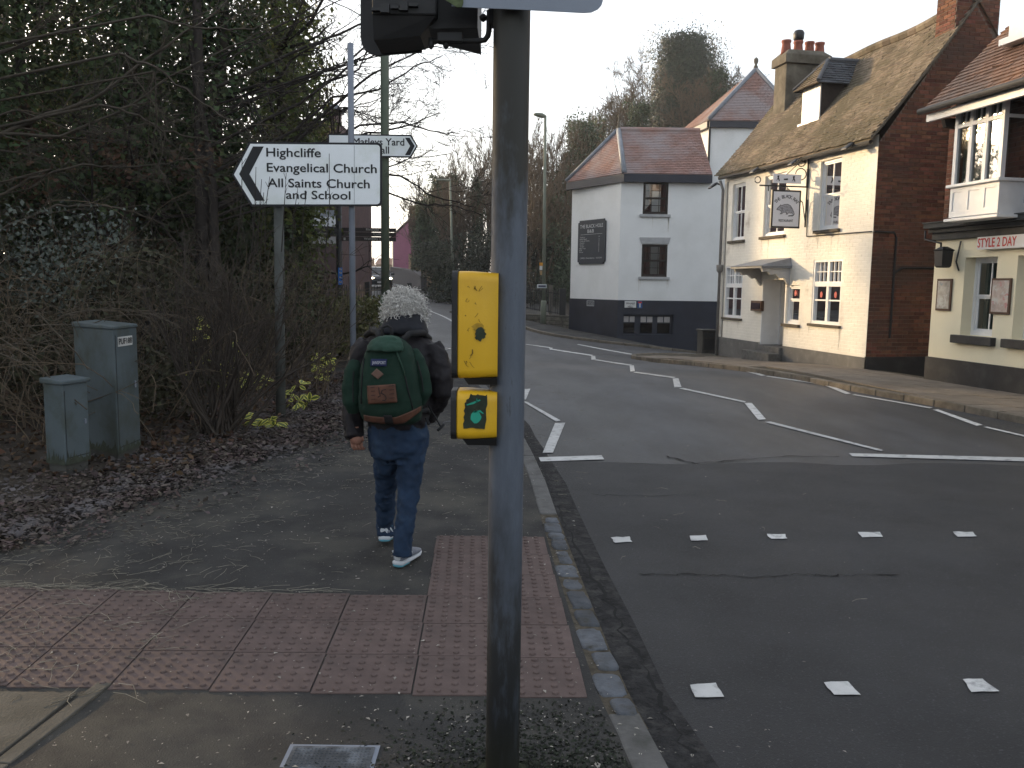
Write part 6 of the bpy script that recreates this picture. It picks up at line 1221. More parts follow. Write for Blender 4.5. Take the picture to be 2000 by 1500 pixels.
# ---------------------------------------------------------------- vegetation
bark = mat('bark', (.045, .038, .03), .95, .3, 6, .01, 25, .1); bark_pale = mat('pale_twig_bark', (.07, .058, .044), .95, .25, 8); bark_dark = mat('dark_twig_bark', (.03, .025, .022), .95, .25, 8); bark_brown = mat('brown_twig_bark', (.105, .08, .056), .95, .25, 8)
ivy = mat('ivy_leaf', (.044, .066, .026), .6, .25, 3, spec=.2, isl=.6, hue=.035, transl=.35); ivy2 = mat('olive_ivy_leaf', (.078, .095, .027), .6, .25, 3, spec=.2, isl=.6, hue=.035, transl=.35)
ever = mat('evergreen_leaf', (.038, .052, .025), .65, .25, 3, spec=.15, isl=.5, hue=.03, transl=.15); frosty = mat('frosted_leaf', (.085, .10, .085), .8, .25, 3, isl=.4, hue=.02, transl=.15)
brown_leaf = mat('dead_leaf', (.075, .045, .028), .9, .25, 3, isl=.5, hue=.02, transl=.2); ivy_far = mat('far_ivy_leaf', (.055, .075, .042), .6, .25, 3, spec=.25, isl=.45, hue=.03, transl=.25)
def unit(v): return v/(np.linalg.norm(v, axis=-1, keepdims=True)+1e-9)
def seg_mesh(name, segs, m, par, k=4):
    A = np.array(segs, float); P0, P1, r0, r1 = A[:, :3], A[:, 3:6], A[:, 6], A[:, 7]; d = unit(P1-P0)
    ref = np.where(np.abs(d[:, 2:3]) < .9, np.array([[0, 0, 1.]]), np.array([[1., 0, 0]])); a = unit(np.cross(d, ref)); b = np.cross(d, a)
    t = np.linspace(0, 2*math.pi, k, endpoint=False); c, s = np.cos(t), np.sin(t)
    off_ = a[:, None, :]*c[None, :, None]+b[:, None, :]*s[None, :, None]
    V = np.concatenate([P0[:, None]+off_*r0[:, None, None], P1[:, None]+off_*r1[:, None, None]], axis=1).reshape(-1, 3)
    n = len(A); j = np.arange(k); base = (np.arange(n)*2*k)[:, None]
    Fq = np.stack([base+j, base+(j+1) % k, base+k+(j+1) % k, base+k+j], axis=2).reshape(-1, 4)
    return indexed(name, V, Fq, m, par, True)
def leaves(name, C, size, m, par, nrm=None, asp=.62, szvar=.35, droop=.0):
    n = len(C); N_ = unit(rng.normal(size=(n, 3))) if nrm is None else unit(nrm+rng.normal(size=(n, 3))*.55)
    a = unit(np.cross(N_, rng.normal(size=(n, 3)))); b = np.cross(N_, a); s = size*(1+rng.uniform(-szvar, szvar, (n, 1)))
    if droop: a = unit(a+np.array([0, 0, -droop])); b = unit(np.cross(N_, a))
    V = np.stack([C-a*s*.5, C+b*s*asp*.5+N_*s*.08, C+a*s*.5, C-b*s*asp*.5+N_*s*.08], axis=1)
    return quads(name, V, 4, m, par)
def grow(p, d, L, r, lev, out, nseg=6, kids=(5, 8), spread=.7, up=.12, wob=.16, shrink=.55, rsh=.55, minr=.003, start=.3, lmax=None, ends=None):
    p = np.array(p, float); d = unit(np.array(d, float)); st = L/nseg; pts = [p]; dirs = [d]
    for k in range(nseg):
        d = unit(d+rng.normal(0, wob, 3)+np.array([0, 0, up])*(.5 if lev else 1)); p = p+d*st; pts.append(p); dirs.append(d)
    for k in range(nseg):
        ra = max(minr, r*(1-k/nseg*.75)); rb = max(minr*.7, r*(1-(k+1)/nseg*.75)); out.append((*pts[k], *pts[k+1], ra, rb))
    if ends is not None and lev <= 1: ends.append(pts[-1]); ends.append(pts[nseg//2])
    if lev <= 0: return
    for _ in range(rng.integers(kids[0], kids[1]+1)):
        t = rng.uniform(start, 1.0); k = min(int(t*nseg), nseg-1); q = pts[k]+(pts[k+1]-pts[k])*(t*nseg-k)
        ax = unit(rng.normal(size=3)); side_ = unit(np.cross(dirs[k], ax)); nd = unit(dirs[k]*(1-spread*.55)+side_*spread)
        grow(q, nd, L*shrink*rng.uniform(.6, 1.15)*(1.15-.45*t), max(minr, r*rsh*(1-.6*t)), lev-1, out, max(3, nseg-1), kids, spread, up, wob*1.15, shrink, rsh, minr, .15, ends=ends)
def ivy_tree(x, d, h, base_z, label, r=.2, n=9000, rad=.55, lm=None, leaf=.1, twigs=2, group='ivy clad trees in the left wood', bare_to=0, lean=0, name='ivy_tree', limbs=9, lev=2):
    t_ = thing(name, (x, d, base_z), label, 'tree', group); segs = []; p = np.array([x, d, base_z-.2]); pts = [p]
    n_ = 10
    for k in range(n_):
        p = p+np.array([rng.normal(0, .05)+lean/n_, rng.normal(0, .05), h/n_]); pts.append(p); segs.append((*pts[k], *p, r*(1-.8*k/n_), r*(1-.8*(k+1)/n_)))
    seg_mesh('trunk', segs, bark, t_, 9); pts = np.array(pts)
    br = []
    for _ in range(limbs):
        k = rng.integers(2, n_); th = rng.uniform(0, 6.28); grow(pts[k], (math.cos(th), math.sin(th), rng.uniform(.1, .9)), rng.uniform(1.0, 2.8)*h/9, .045, lev, br, 6, (3, 5), .7, .08, .2, minr=.005)
    seg_mesh('branches', br, bark_dark, t_, 3)
    # ivy sleeve with clumps and bare stretches, plus ivy along the lower limbs
    nc = int(n/90); ct = rng.uniform(bare_to, 1, nc); ca = rng.uniform(0, 6.28, nc); prof = rad*(.55+.6*np.sin(np.clip(ct*3.0, 0, 3.0)))*(.6+rng.uniform(0, .6, nc))
    ii = np.clip((ct*n_), 0, n_-.01); i0 = ii.astype(int); cc = pts[i0]+(pts[i0+1]-pts[i0])*(ii-i0)[:, None]+np.c_[np.cos(ca)*prof, np.sin(ca)*prof, rng.normal(0, .1, nc)]
    cs = rng.uniform(.14, .36, nc)*rad/.55
    C = np.repeat(cc, 62, axis=0)+rng.normal(size=(nc*62, 3))*np.repeat(cs, 62)[:, None]*np.array([.8, .8, 1.2])
    m2 = n-len(C); tt = rng.uniform(bare_to, 1, max(m2, 0)); aa = rng.uniform(0, 6.28, len(tt)); ii = np.clip(tt*n_, 0, n_-.01); i0 = ii.astype(int); rr_ = (r+.08)+rng.exponential(.16, len(tt))*rad/.55
    C2 = pts[i0]+(pts[i0+1]-pts[i0])*(ii-i0)[:, None]+np.c_[np.cos(aa)*rr_, np.sin(aa)*rr_, 0*aa]
    C = np.r_[C, C2]; cen = np.c_[np.full(len(C), x), np.full(len(C), d), C[:, 2]-.5]
    leaves('ivy', C, leaf, lm or ivy, t_, unit(C-cen)); return t_
lab = ['ivy clad trunk at the far left edge of the picture', 'ivy covered tree second from the left edge, reaching past the top', 'slim ivy tree behind the tall cabinet', 'thick ivy clad tree left of the big sky gap in the wood', 'dark ivy tree above the left end of the direction sign', 'ivy trunk deep in the wood between two darker trunks', 'bushy ivy tree beside the bright sky gap', 'ivy tree standing deep behind the direction sign', 'leafy olive ivy tree just left of the tall grey sign post', 'ivy tree farthest back by the brick building', 'ivy tree in the back row above the short cabinet', 'back row ivy tree left of the multi-stemmed shrub']
spec = [(12, 13, 9.5, .55, ivy), (105, 15.5, 10, .6, ivy), (190, 18, 10, .6, ivy2), (245, 14.5, 10, .55, ivy), (330, 16, 10.5, .62, ivy), (390, 19.5, 10, .6, ivy2), (408, 15, 9.5, .5, ivy), (480, 22, 5, .5, ivy), (562, 16.5, 10, .62, ivy2), (598, 20, 9.5, .55, ivy2), (60, 20, 10, .8, ivy), (290, 21.5, 10, .8, ivy)]
for k, (px_, d, h, rd, lm) in enumerate(spec):
    x = (px_-1000)/FPX*d*1.0; ivy_tree(x, d, h, t1(x, d)+.1, lab[k], rng.uniform(.14, .24), 9500, rd, lm, .11, lean=rng.uniform(-.5, .5), bare_to=.12 if k % 3 else .3)
for k, (x, d, h) in enumerate([(-11, 17, 10), (-12.2, 16, 10), (-9.2, 10.6, 8), (-10.5, 8.3, 8.5), (-9.5, 6.2, 8), (-10.2, 12.6, 9), (-11.5, 4.5, 8)]):  # unseen trees carrying on the wood, most added to block the low sun
    ivy_tree(x, d, h, t1(x, d)+.1, 'ivy tree of the same wood just beyond the left edge of the view', .2, 7000, 1.0, ivy, .15, group='ivy trees beyond the left edge')
ivy_tree(-7.2, 26.6, 9, t1(-7.2, 26.6), 'rearmost ivy tree of the left wood, behind the direction sign', .2, 9000, .85, ivy, .13)  # tree added to keep direct sun off the shop's bay window
# evergreen mass behind the trunks: shrubs one can tell apart only as a mass
def mass(name, centers, radii, n, size, m, label=None, kind='stuff', par=None, flat=.8):
    c = np.array(centers, float); w_ = np.array(radii, float); pick = rng.choice(len(c), n, p=w_**2/np.sum(w_**2)); u = unit(rng.normal(size=(n, 3)))*(rng.uniform(0, 1, (n, 1))**.45); C = c[pick]+u*w_[pick][:, None]*np.array([1, 1, flat])
    o = leaves(name, C, size, m, par, u); 
    if label: tag(o, label, 'shrubs')
    if kind: o['kind'] = kind
    return o
cs, rs = [], []
for _ in range(70):
    d = rng.uniform(14, 25); px_ = rng.uniform(-250, 560); x = (px_-1000)/FPX*d if _ > 16 else rng.uniform(-13, -8.5); d = d if _ > 16 else rng.uniform(4, 13); cs.append((x, d, t1(x, d)+rng.uniform(.3, 3.3))); rs.append(rng.uniform(.6, 1.2))  # first clumps stand out of view, added to block the low sun
for _ in range(34):
    d = rng.uniform(19, 25); px_ = rng.uniform(-250, 330); x = (px_-1000)/FPX*d; cs.append((x, d, rng.uniform(3.0, 6.8))); rs.append(rng.uniform(.6, 1.15))
mass('evergreen_understorey', cs, rs, 46000, .15, ever, 'dark evergreen understorey filling the wood between the ivy clad trunks')
cs, rs = [], []
for _ in range(55):
    d = rng.uniform(13, 20); px_ = rng.uniform(-200, 600); x = (px_-1000)/FPX*d; cs.append((x, d, rng.uniform(1.0, 4.6))); rs.append(rng.uniform(.35, .8))
mass('brown_understorey', cs, rs, 7000, .1, brown_leaf, 'brown withered foliage hanging among the ivy clad trunks')
cs, rs = [], []
for _ in range(26):
    d = rng.uniform(25, 33); x = rng.uniform(-15, -9.5); cs.append((x, d, t1(x, d)+rng.uniform(.3, 2.5))); rs.append(rng.uniform(.7, 1.3))
mass('far_understorey', cs, rs, 9000, .2, ever, 'low dark shrubs behind the railings in front of the brick building')
# hedge of bramble and frosted bushes on the left, behind and over the cabinets
cs, rs = [], []
for _ in range(60):
    px_ = rng.uniform(-120, 330); d = rng.uniform(8.3, 12); x = (px_-1000)/FPX*d; cs.append((x, d, rng.uniform(.3, 1.9))); rs.append(rng.uniform(.35, .7))
for _ in range(40):
    px_ = rng.uniform(300, 640); d = rng.uniform(12.5, 16); x = (px_-1000)/FPX*d; cs.append((x, d, rng.uniform(.2, 1.9))); rs.append(rng.uniform(.3, .6))
mass('bramble_leaves', cs, rs, 15000, .07, mat('bramble_leaf', (.035, .034, .018), .7, .3, 3, isl=.5, hue=.04, transl=.15), 'dull green and brown bramble leaves of the hedge behind the cabinets')
cs2 = [(W(rng.uniform(-40, 200), rng.uniform(440, 570), 9.5)) for _ in range(26)]+[W(rng.uniform(150, 240), rng.uniform(430, 520), 10.5) for _ in range(6)]
mass('frosted_bush', cs2, [.5]*len(cs2), 1500, .06, frosty, 'pale frosted leaves on top of the hedge at the left edge')
st = []
for _ in range(420):
    px_ = rng.uniform(-150, 640); d = rng.uniform(7.6, 14.5) if px_ < 330 else rng.uniform(11, 15.5); x = (px_-1000)/FPX*d
    if px_ < 300 and d < 8.2: px_ -= 0
    th = rng.uniform(0, 6.28); lean = rng.uniform(.1, .8); grow((x, d, t1(x, d)), (math.cos(th)*lean, math.sin(th)*lean-.15, 1), rng.uniform(1.0, 2.3), .008, 1, st, 7, (3, 6), .6, -.05, .17, .5, .7, .0035)
o = seg_mesh('bramble_stems', st, bark_brown, None, 3); tag(o, 'tangle of thin brown bramble stems of the hedge', 'bramble', kind='stuff')
st = []                                         # arching pale stems over the cabinets
for _ in range(20):
    x0, y0 = rng.uniform(-60, 180), rng.uniform(590, 720); p = W(x0, y0, rng.uniform(7.2, 7.9)); d = unit(np.array([rng.uniform(.3, 1), rng.uniform(-.5, .1), rng.uniform(.1, .6)])); grow(p, d, rng.uniform(.7, 1.25), .006, 1, st, 8, (1, 4), .5, -.16, .1, .45, .7, .003)
for pl in ([(20, 650), (50, 612), (75, 612), (110, 650), (150, 690), (172, 722)], [(0, 660), (60, 700), (120, 760), (170, 800)], [(300, 660), (310, 620), (335, 592), (362, 583)], [(343, 685), (348, 660), (357, 655)], [(0, 690), (90, 730), (150, 790)]):
    q = [W(x, y, 6.7 if x < 250 else 9) for x, y in pl]
    for a, b in zip(q[:-1], q[1:]): st.append((*a, *b, .006, .005))
o = seg_mesh('arching_stems', st, bark_pale, None, 4); tag(o, 'pale arching bramble stems hanging over the two cabinets', 'bramble', kind='stuff')
# multi-stemmed bare shrub
q = G(425, 858, .02); sh_ = thing('bare_shrub', q, 'bare many-stemmed shrub fanning up from the leaf litter in front of the grey post', 'shrub'); st = []
for _ in range(40):
    th = rng.uniform(-1, 1); grow(q+np.array([rng.normal(0, .12), rng.normal(0, .1), -.03]), (th*.75, rng.normal(0, .25), 1), rng.uniform(1.3, 2.0), rng.uniform(.012, .022), 2, st, 8, (3, 5), .45, .04, .09, .5, .5, .003)
seg_mesh('stems', st, mat('shrub_bark', (.04, .032, .026), .9, .3, 8), sh_, 5)
st = []                                         # young shoots in front of the sign
for (x, y0, y1) in ((497, 410, 326), (508, 400, 350), (524, 402, 345), (556, 402, 338), (578, 402, 372), (596, 402, 374), (470, 380, 300), (512, 470, 376), (640, 420, 300)):
    a, b = W(x-6, y0+90, 9.1), W(x+3, y1, 9.15); m_ = (a+b)/2+rng.normal(0, .02, 3); st += [(*a, *m_, .006, .0045), (*m_, *b, .0045, .003)]
    for _ in range(3): 
        t = rng.uniform(.3, .95); p = a+(b-a)*t; st.append((*p, *(p+np.array([rng.uniform(-.06, .06), 0, .07])), .003, .002))
o = seg_mesh('young_shoots', st, bark_dark, None, 4); tag(o, 'thin bare shoots standing up in front of the direction sign', 'twigs', kind='stuff')
# variegated laurels
lg = mat('laurel_green', (.10, .13, .03), .45, .2, 10, spec=.4, isl=.25, transl=.2); ly = mat('laurel_yellow', (.55, .52, .11), .5, .15, 10, spec=.35, isl=.25, transl=.25)
def leaf_mesh():
    me = bpy.data.meshes.new('leaf'); v = []; f = []; n = 6
    for k in range(n+1):
        t = k/n; w1 = .24*math.sin(math.pi*min(1, t*.97+.015))**.8; w0 = w1*.55; z = -.18*t*t
        v += [(-w1, t, z+.05*abs(w1)*2), (-w0, t, z+.02), (0, t, z), (w0, t, z+.02), (w1, t, z+.05*abs(w1)*2)]
    for k in range(n):
        for j in range(4): f.append((k*5+j, k*5+j+1, k*5+5+j+1, k*5+5+j))
    me.from_pydata(v, [], f); me.materials.append(lg); me.materials.append(ly)
    for i_, p in enumerate(me.polygons): p.material_index = 1 if i_ % 4 in (0, 3) else 0; p.use_smooth = True
    return me
LM = leaf_mesh()
def laurel(pts, d, label, n, sz, group='variegated laurels'):
    q = np.mean([W(x, y, d) for x, y in pts], axis=0); g = t1(q[0], q[1]); t_ = thing('variegated_laurel', (q[0], q[1], g), label, 'shrub', group); st = []
    for k in range(n):
        x, y = pts[k % len(pts)]; p = W(x+rng.normal(0, 9), y+rng.normal(0, 7), d+rng.normal(0, .08)); p[2] = max(p[2], g+.07)
        dv = unit(np.array([rng.normal(0, .8), rng.normal(-.5, .5), rng.normal(-.25, .35)])); up_ = unit(np.array([0, -.75, .75])+rng.normal(0, .25, 3)); xx = unit(np.cross(dv, up_)); up_ = np.cross(xx, dv); s = sz*rng.uniform(.7, 1.2)
        o = bpy.data.objects.new('leaf', LM); COL.objects.link(o); o.parent = t_; o.matrix_parent_inverse = wm(t_).inverted()
        o.matrix_basis = Matrix(((xx[0]*s, dv[0]*s, up_[0]*s, p[0]), (xx[1]*s, dv[1]*s, up_[1]*s, p[1]), (xx[2]*s, dv[2]*s, up_[2]*s, p[2]), (0, 0, 0, 1)))
        if k < 8: st += [(q[0]+rng.normal(0, .05), q[1]+.05, g-.05, *p, .008, .004)]
    seg_mesh('stem', st, bark, t_, 5)
laurel([(478, 838), (492, 820), (510, 845), (525, 822), (505, 830), (540, 828), (480, 850)], 8.9, 'low yellow-edged laurel sprawling on the leaf litter beside the shrub', 46, .105)
laurel([(575, 775), (565, 790), (585, 790), (578, 800), (590, 770), (600, 745)], 10.2, 'bright yellow-edged laurel at the foot of the thick grey post', 40, .11)
laurel([(392, 632), (400, 650), (388, 648)], 11, 'small yellow laurel sprig glimpsed high between the shrub stems', 10, .12)
laurel([(400, 700), (440, 720), (480, 740), (420, 760), (460, 690), (510, 740), (370, 720)], 11.6, 'shaded variegated laurel behind the bare shrub', 70, .11); laurel([(620, 720), (640, 730), (610, 700), (650, 700), (630, 745)], 13, 'dull variegated laurel right of the thick grey post', 34, .11)
ys_ = []
cs = [W(rng.uniform(600, 735), rng.uniform(590, 690), rng.uniform(15, 18)) for _ in range(40)]; mass('roadside_shrub', cs, [.32]*40, 5200, .085, mat('yellow_green_leaf', (.085, .085, .03), .6, .3, 3, isl=.5, hue=.03, transl=.2), 'yellowish evergreen shrubs in front of the railings')
# bare branches
bt = thing('bare_tree', (-5.2, 14.4, 0), 'bare tree whose dark leafless branches reach right across the bright sky', 'tree'); out = []
LT = [(-5.2, 14.4)]
def limb(pl, d0, d1, r0, r1, out, tw=8, L=.9, lev=2, up=.02, minr=.0035):
    n = len(pl); s0 = W(*pl[0], d0); tz = max(.3, s0[2]-.8); out.append((LT[0][0], LT[0][1], tz, *s0, r0*1.3, r0)); q = [W(x, y, d0+(d1-d0)*k/(n-1)) for k, (x, y) in enumerate(pl)]; q = np.array(q); sub_ = []
    for a, b in zip(q[:-1], q[1:]):
        for t in np.linspace(0, 1, 5)[:-1]: sub_.append(a+(b-a)*t+rng.normal(0, .012, 3))
    sub_.append(q[-1]); m = len(sub_)
    for k in range(m-1): out.append((*sub_[k], *sub_[k+1], r0+(r1-r0)*k/m, r0+(r1-r0)*(k+1)/m))
    for _ in range(tw):
        k = rng.integers(0, m-1); dv = unit(sub_[k+1]-sub_[k]); side_ = unit(np.cross(dv, rng.normal(size=3))); side_[1] *= .6; grow(sub_[k], dv*.75+side_*.6, L*rng.uniform(.5, 1.2), max(minr, (r0+(r1-r0)*k/m)*.5), lev, out, 6, (3, 5), .6, up, .13, .55, .6, minr)
for a in [([(560, 330), (640, 280), (720, 262), (800, 245), (860, 220)], .03, 8), ([(560, 300), (640, 215), (720, 150), (790, 110), (880, 75)], .03, 9), ([(575, 255), (650, 190), (740, 175), (810, 130), (865, 108)], .024, 9), ([(600, 90), (680, 60), (760, 20), (800, -20)], .025, 8), ([(590, 200), (680, 130), (740, 60), (770, 0)], .024, 8),
          ([(600, 320), (700, 330), (780, 345), (850, 385), (930, 405)], .026, 9), ([(640, 340), (740, 370), (820, 400), (880, 400), (940, 420)], .02, 8), ([(600, 300), (700, 245), (790, 240), (860, 260), (900, 262)], .022, 8), ([(700, 350), (800, 310), (880, 300)], .015, 6), ([(700, 120), (780, 90), (850, 95), (905, 90)], .014, 6)]:
    limb(a[0], 14.4, 15.0, a[1], .006, out, a[2], .9)
for _ in range(14):
    x0, y0 = rng.uniform(590, 660), rng.uniform(20, 330); x1 = rng.uniform(740, 900); y1 = y0-rng.uniform(-70, 90); limb([(x0-30, y0+20), (x0+40, y0-rng.uniform(0, 25)), ((x0+x1)/2+20, (y0+y1)/2+rng.uniform(-15, 15)), (x1, y1)], 14.5, 15.2, .012, .0045, out, 6, .8)
out += [(-5.2, 14.4, -.2, -5.2, 14.4, 3, .15, .12), (-5.2, 14.4, 3, -5.2, 14.4, 7.5, .12, .05)]
grow((-5.2, 14.4, 0), (.12, 0, 1), 5.5, .13, 0, out, 8, up=.1, wob=.08); seg_mesh('branches', out, bark_dark, bt, 4)
LT[0] = (-9.0, 11.2)
bt2 = thing('bare_tree', (-9.0, 11.2, 0), 'bare tree at the left edge with long pale branches sweeping in front of the wood', 'tree'); out = []
for a in [([(-60, 290), (60, 235), (180, 195), (300, 110), (420, 25), (460, -20)], .034, 12), ([(-60, 120), (40, 90), (130, 55), (230, 10)], .03, 8), ([(-40, 260), (120, 265), (230, 220), (330, 150), (450, 90), (560, 40)], .022, 10), ([(-40, 400), (60, 350), (160, 320), (230, 330), (330, 320), (420, 300)], .02, 10), ([(190, 205), (270, 225), (320, 255), (390, 270), (450, 285)], .018, 8), ([(230, 105), (300, 130), (360, 175), (430, 225), (480, 245), (560, 245)], .018, 10), ([(290, 30), (380, 55), (470, 60), (560, 30)], .016, 8), ([(-40, 470), (40, 430), (110, 405), (190, 400), (260, 415), (330, 440)], .022, 9), ([(30, 215), (130, 250), (190, 262), (290, 240)], .014, 8), ([(300, 140), (305, 230), (300, 290), (330, 370), (370, 450)], .012, 6), ([(100, 330), (40, 390), (0, 420)], .012, 5)]:
    limb(a[0], 11.0, 11.6, a[1], .006, out, a[2], 1.0, 2)
out += [(-9, 11.2, -.2, -9, 11.2, 4, .18, .12), (-9, 11.2, 4, -9, 11.2, 8.5, .12, .04)]
seg_mesh('branches', out, mat('greyish_bark', (.06, .05, .038), .9, .3, 6), bt2, 4)
# ---------------------------------------------------------------- trees along the right side, beyond the road
def bare_tree(px_, py_base, py_top, d, label, stems=3, n=1, twig=bark_brown, name='bare_tree', group='bare trees beyond the road', spread=.5, lev=3, kids=(5, 8), up=.16, iv=0, ivr=1.0, ivt=1.0, leafm=None):
    b = W(px_, py_base, d); h = W(px_, py_top, d)[2]-b[2]; t_ = thing(name, b, label, 'tree', group); out = []
    for s in range(stems):
        th = rng.uniform(0, 6.28); sp_ = rng.uniform(.02, .2) if stems > 1 else .03
        grow(b+np.array([math.cos(th)*.25*(stems > 1), math.sin(th)*.25, -.3]), (math.cos(th)*sp_, math.sin(th)*sp_, 1), h*rng.uniform(.62, .78), .05+.012*h/stems**.5, lev, out, 8, kids, spread, up, .07, .5, .5, .0125)
    seg_mesh('trunk_and_branches', out, twig, t_, 3)
    if iv:
        z = b[2]+h*ivt*rng.uniform(0, 1, iv)**.85; k = (z-b[2])/(h*ivt); nc = 26; cz = b[2]+h*ivt*rng.uniform(.1, 1, nc); ca = rng.uniform(0, 6.28, nc); cr_ = ivr*rng.uniform(.25, .75, nc)*(1.15-.45*(cz-b[2])/h); cc = np.c_[b[0]+np.cos(ca)*cr_, b[1]+np.sin(ca)*cr_, cz]; pk_ = rng.integers(0, nc, iv//2)
        C1 = cc[pk_]+rng.normal(size=(iv//2, 3))*ivr*.2; n2 = iv-iv//2; a2 = rng.uniform(0, 6.28, n2); r2_ = ivr*.75*np.sqrt(rng.uniform(0, 1, n2))*(1.1-.55*k[:n2]); C2 = np.c_[b[0]+np.cos(a2)*r2_, b[1]+np.sin(a2)*r2_, z[:n2]]
        C = np.r_[C1, C2]; leaves('ivy', C, .15, leafm or ivy_far, t_, C-np.array([b[0], b[1], 0])*np.array([1, 1, 0])-np.c_[0*C[:, 0], 0*C[:, 0], C[:, 2]-.4])
    return t_
tl = ['bare sapling against the glow left of the ivy columns', 'slender bare tree rising from the ivy columns', 'bare twiggy tree just left of the signal pole', 'bare tree seen past the signal pole', 'bare tree right behind the signal pole', 'tall bare tree left of the pale lamp post', 'bare tree behind the pale lamp post', 'bare tree right of the pale lamp post', 'bare tree close to the guest house corner', 'bare tree in the second row behind the dark fence', 'twiggy tree above the garden wall', 'bare multi-stem tree behind the round hedge']
for k, (px_, yb, yt, d) in enumerate([(812, 520, 330, 62), (862, 540, 290, 60), (905, 545, 255, 57), (940, 560, 235, 55), (975, 560, 225, 56), (1035, 570, 215, 52), (1062, 575, 235, 54), (1088, 580, 225, 50), (1110, 580, 215, 55), (1048, 575, 260, 47), (835, 530, 360, 66), (890, 550, 300, 54)]):
    bare_tree(px_, yb, yt, d, tl[k], 6, spread=.45, lev=3, kids=(5, 8), up=.17)
il = ['ivy column left, nearest the pink house', 'tall ivy column in the middle of the three by the far lamp post', 'ivy column right of the far lamp post', 'ivy trunk just left of the yellow box', 'dark ivy tree behind the dark fence', 'ivy covered trunk left of the guest house']
for k, (px_, yb, yt, d, rd, vt) in enumerate([(828, 530, 395, 58, 1.1, 1.0), (856, 545, 335, 57, 1.0, .95), (882, 545, 330, 56, 1.0, .95), (930, 555, 330, 55, .8, .9), (1075, 585, 330, 48, 1.6, .8), (1100, 585, 270, 52, 1.3, .8)]):
    bare_tree(px_, yb, yt, d, il[k], 2, name='ivy_tree', group='ivy clad trees beyond the road', iv=7000, ivr=rd, ivt=vt, spread=.45, lev=2, kids=(4, 6))
bare_tree(1326, 330, 72, 62, 'great ivy clad tree with a dark dense crown above the guest house roof', 2, name='ivy_tree', group='ivy clad trees beyond the road', iv=60000, ivr=3.7, ivt=1.0, spread=.6, lev=3, kids=(5, 7), leafm=mat('great_ivy_leaf', (.024, .04, .024), .55, .25, 3, spec=.3, isl=.45, hue=.02, transl=.15))
for k, (px_, yb, yt, d, lab_) in enumerate([(1225, 330, 105, 60, 'broad bare tree left of the great ivy tree'), (1180, 330, 165, 58, 'smaller bare tree above the left end of the guest house roof'), (1262, 330, 85, 64, 'bare tree close against the left of the great ivy tree'), (1400, 330, 85, 63, 'bare tree right of the great ivy tree'), (1445, 330, 105, 60, 'bare twiggy tree left of the tower roof'), (1135, 400, 185, 57, 'low twiggy tree over the guest house eaves'), (1370, 330, 95, 58, 'bare tree in front of the great ivy tree crown')]):
    bare_tree(px_, yb, yt, d, lab_, 6, spread=.62, lev=3, kids=(6, 8), up=.1)
for k, (px_, yb, yt, d, rd, n_, lab_) in enumerate([(1130, 470, 232, 54, 2.1, 11000, 'rounded ivy crown left of the guest house roof'), (1395, 330, 135, 60, 1.6, 9000, 'second dark ivy crown beside the great ivy tree'), (1245, 330, 200, 56, 1.5, 6000, 'low ivy crown behind the guest house ridge')]):
    bare_tree(px_, yb, yt, d, lab_, 3, name='ivy_tree', group='ivy clad trees beyond the road', iv=n_, ivr=rd, ivt=.97, spread=.6, lev=2, kids=(5, 7))
cs = [W(rng.uniform(835, 1115), rng.uniform(470, 585), rng.uniform(46, 60)) for _ in range(90)]; cs += [W(rng.uniform(1120, 1500), rng.uniform(250, 340), rng.uniform(60, 72)) for _ in range(70)]
mass('wood_understorey', cs, [1.25]*len(cs), 60000, .15, mat('understorey_leaf', (.04, .046, .032), .7, .3, 3, isl=.5, hue=.03, transl=.15), 'dark undergrowth of the wood beyond the road')
hq = W(868, 545, 51); hd = thing('round_hedge', (hq[0], 51, 0), 'dark clipped rounded hedge at the end of the brick garden wall', 'hedge'); u = unit(rng.normal(size=(5000, 3))); u[:, 2] = np.abs(u[:, 2]); C = np.array([hq[0], 51, W(868, 562, 51)[2]])+u*np.array([.75, .75, 1.75])*rng.uniform(.75, 1, (5000, 1)); leaves('foliage', C, .12, ever, hd, u)
for k, (x, d) in enumerate([(-9, 27.5), (-12, 30), (-15, 32.5), (-10.5, 32), (-13, 27.5), (-8, 30)]):  # trees added behind the wood to dapple the sunlight on the house fronts
    bt_ = thing('bare_tree', (x, d, t1(x, d)), 'leafless tree at the rear of the left wood, behind the ivy trees', 'tree', 'leafless trees at the rear of the left wood'); out = []
    for s_ in range(3): th = rng.uniform(0, 6.28); grow((x+.2*math.cos(th), d+.2*math.sin(th), t1(x, d)-.2), (.15*math.cos(th), .15*math.sin(th), 1), 6.2, .085, 3, out, 8, (5, 7), .55, .16, .08, .42, .5, .012)
    seg_mesh('trunk_and_branches', out, bark_brown, bt_, 3)
# far wooded rise that closes the view behind the houses
# ---------------------------------------------------------------- leaf litter, straw and debris
bed_px = [(-80, 1085), (0, 1062), (120, 1015), (250, 975), (380, 938), (480, 905), (560, 878), (640, 840), (690, 780), (700, 740)]
BE = np.array([G(*p)[:2] for p in bed_px])
bed_o = np.array([[-14, 4.2], [-14, 6], [-14, 8], [-14, 10], [-14, 11], [-14, 12], [-14, 13], [-13, 14], [-12, 15.5], [-12, 17]]);
BEd, BOd = cr([tuple(p) for p in BE], 60), cr([tuple(p) for p in bed_o], 60)
lb2 = grid_between(BEd, BOd, 40, lambda x, y: lpz(x, y)+.004+np.clip(-x-3, 0, 9)*.02+.012*np.sin(x*7)*np.cos(y*6), 'planting_bed', soil); tag(lb2, kind='structure')
litter = mat('litter_leaf', (.066, .052, .046), .95, .35, 3, isl=.7, hue=.05, spec=.1, col2=(.115, .108, .112), c2scale=1.8, c2lo=.47, c2hi=.68)
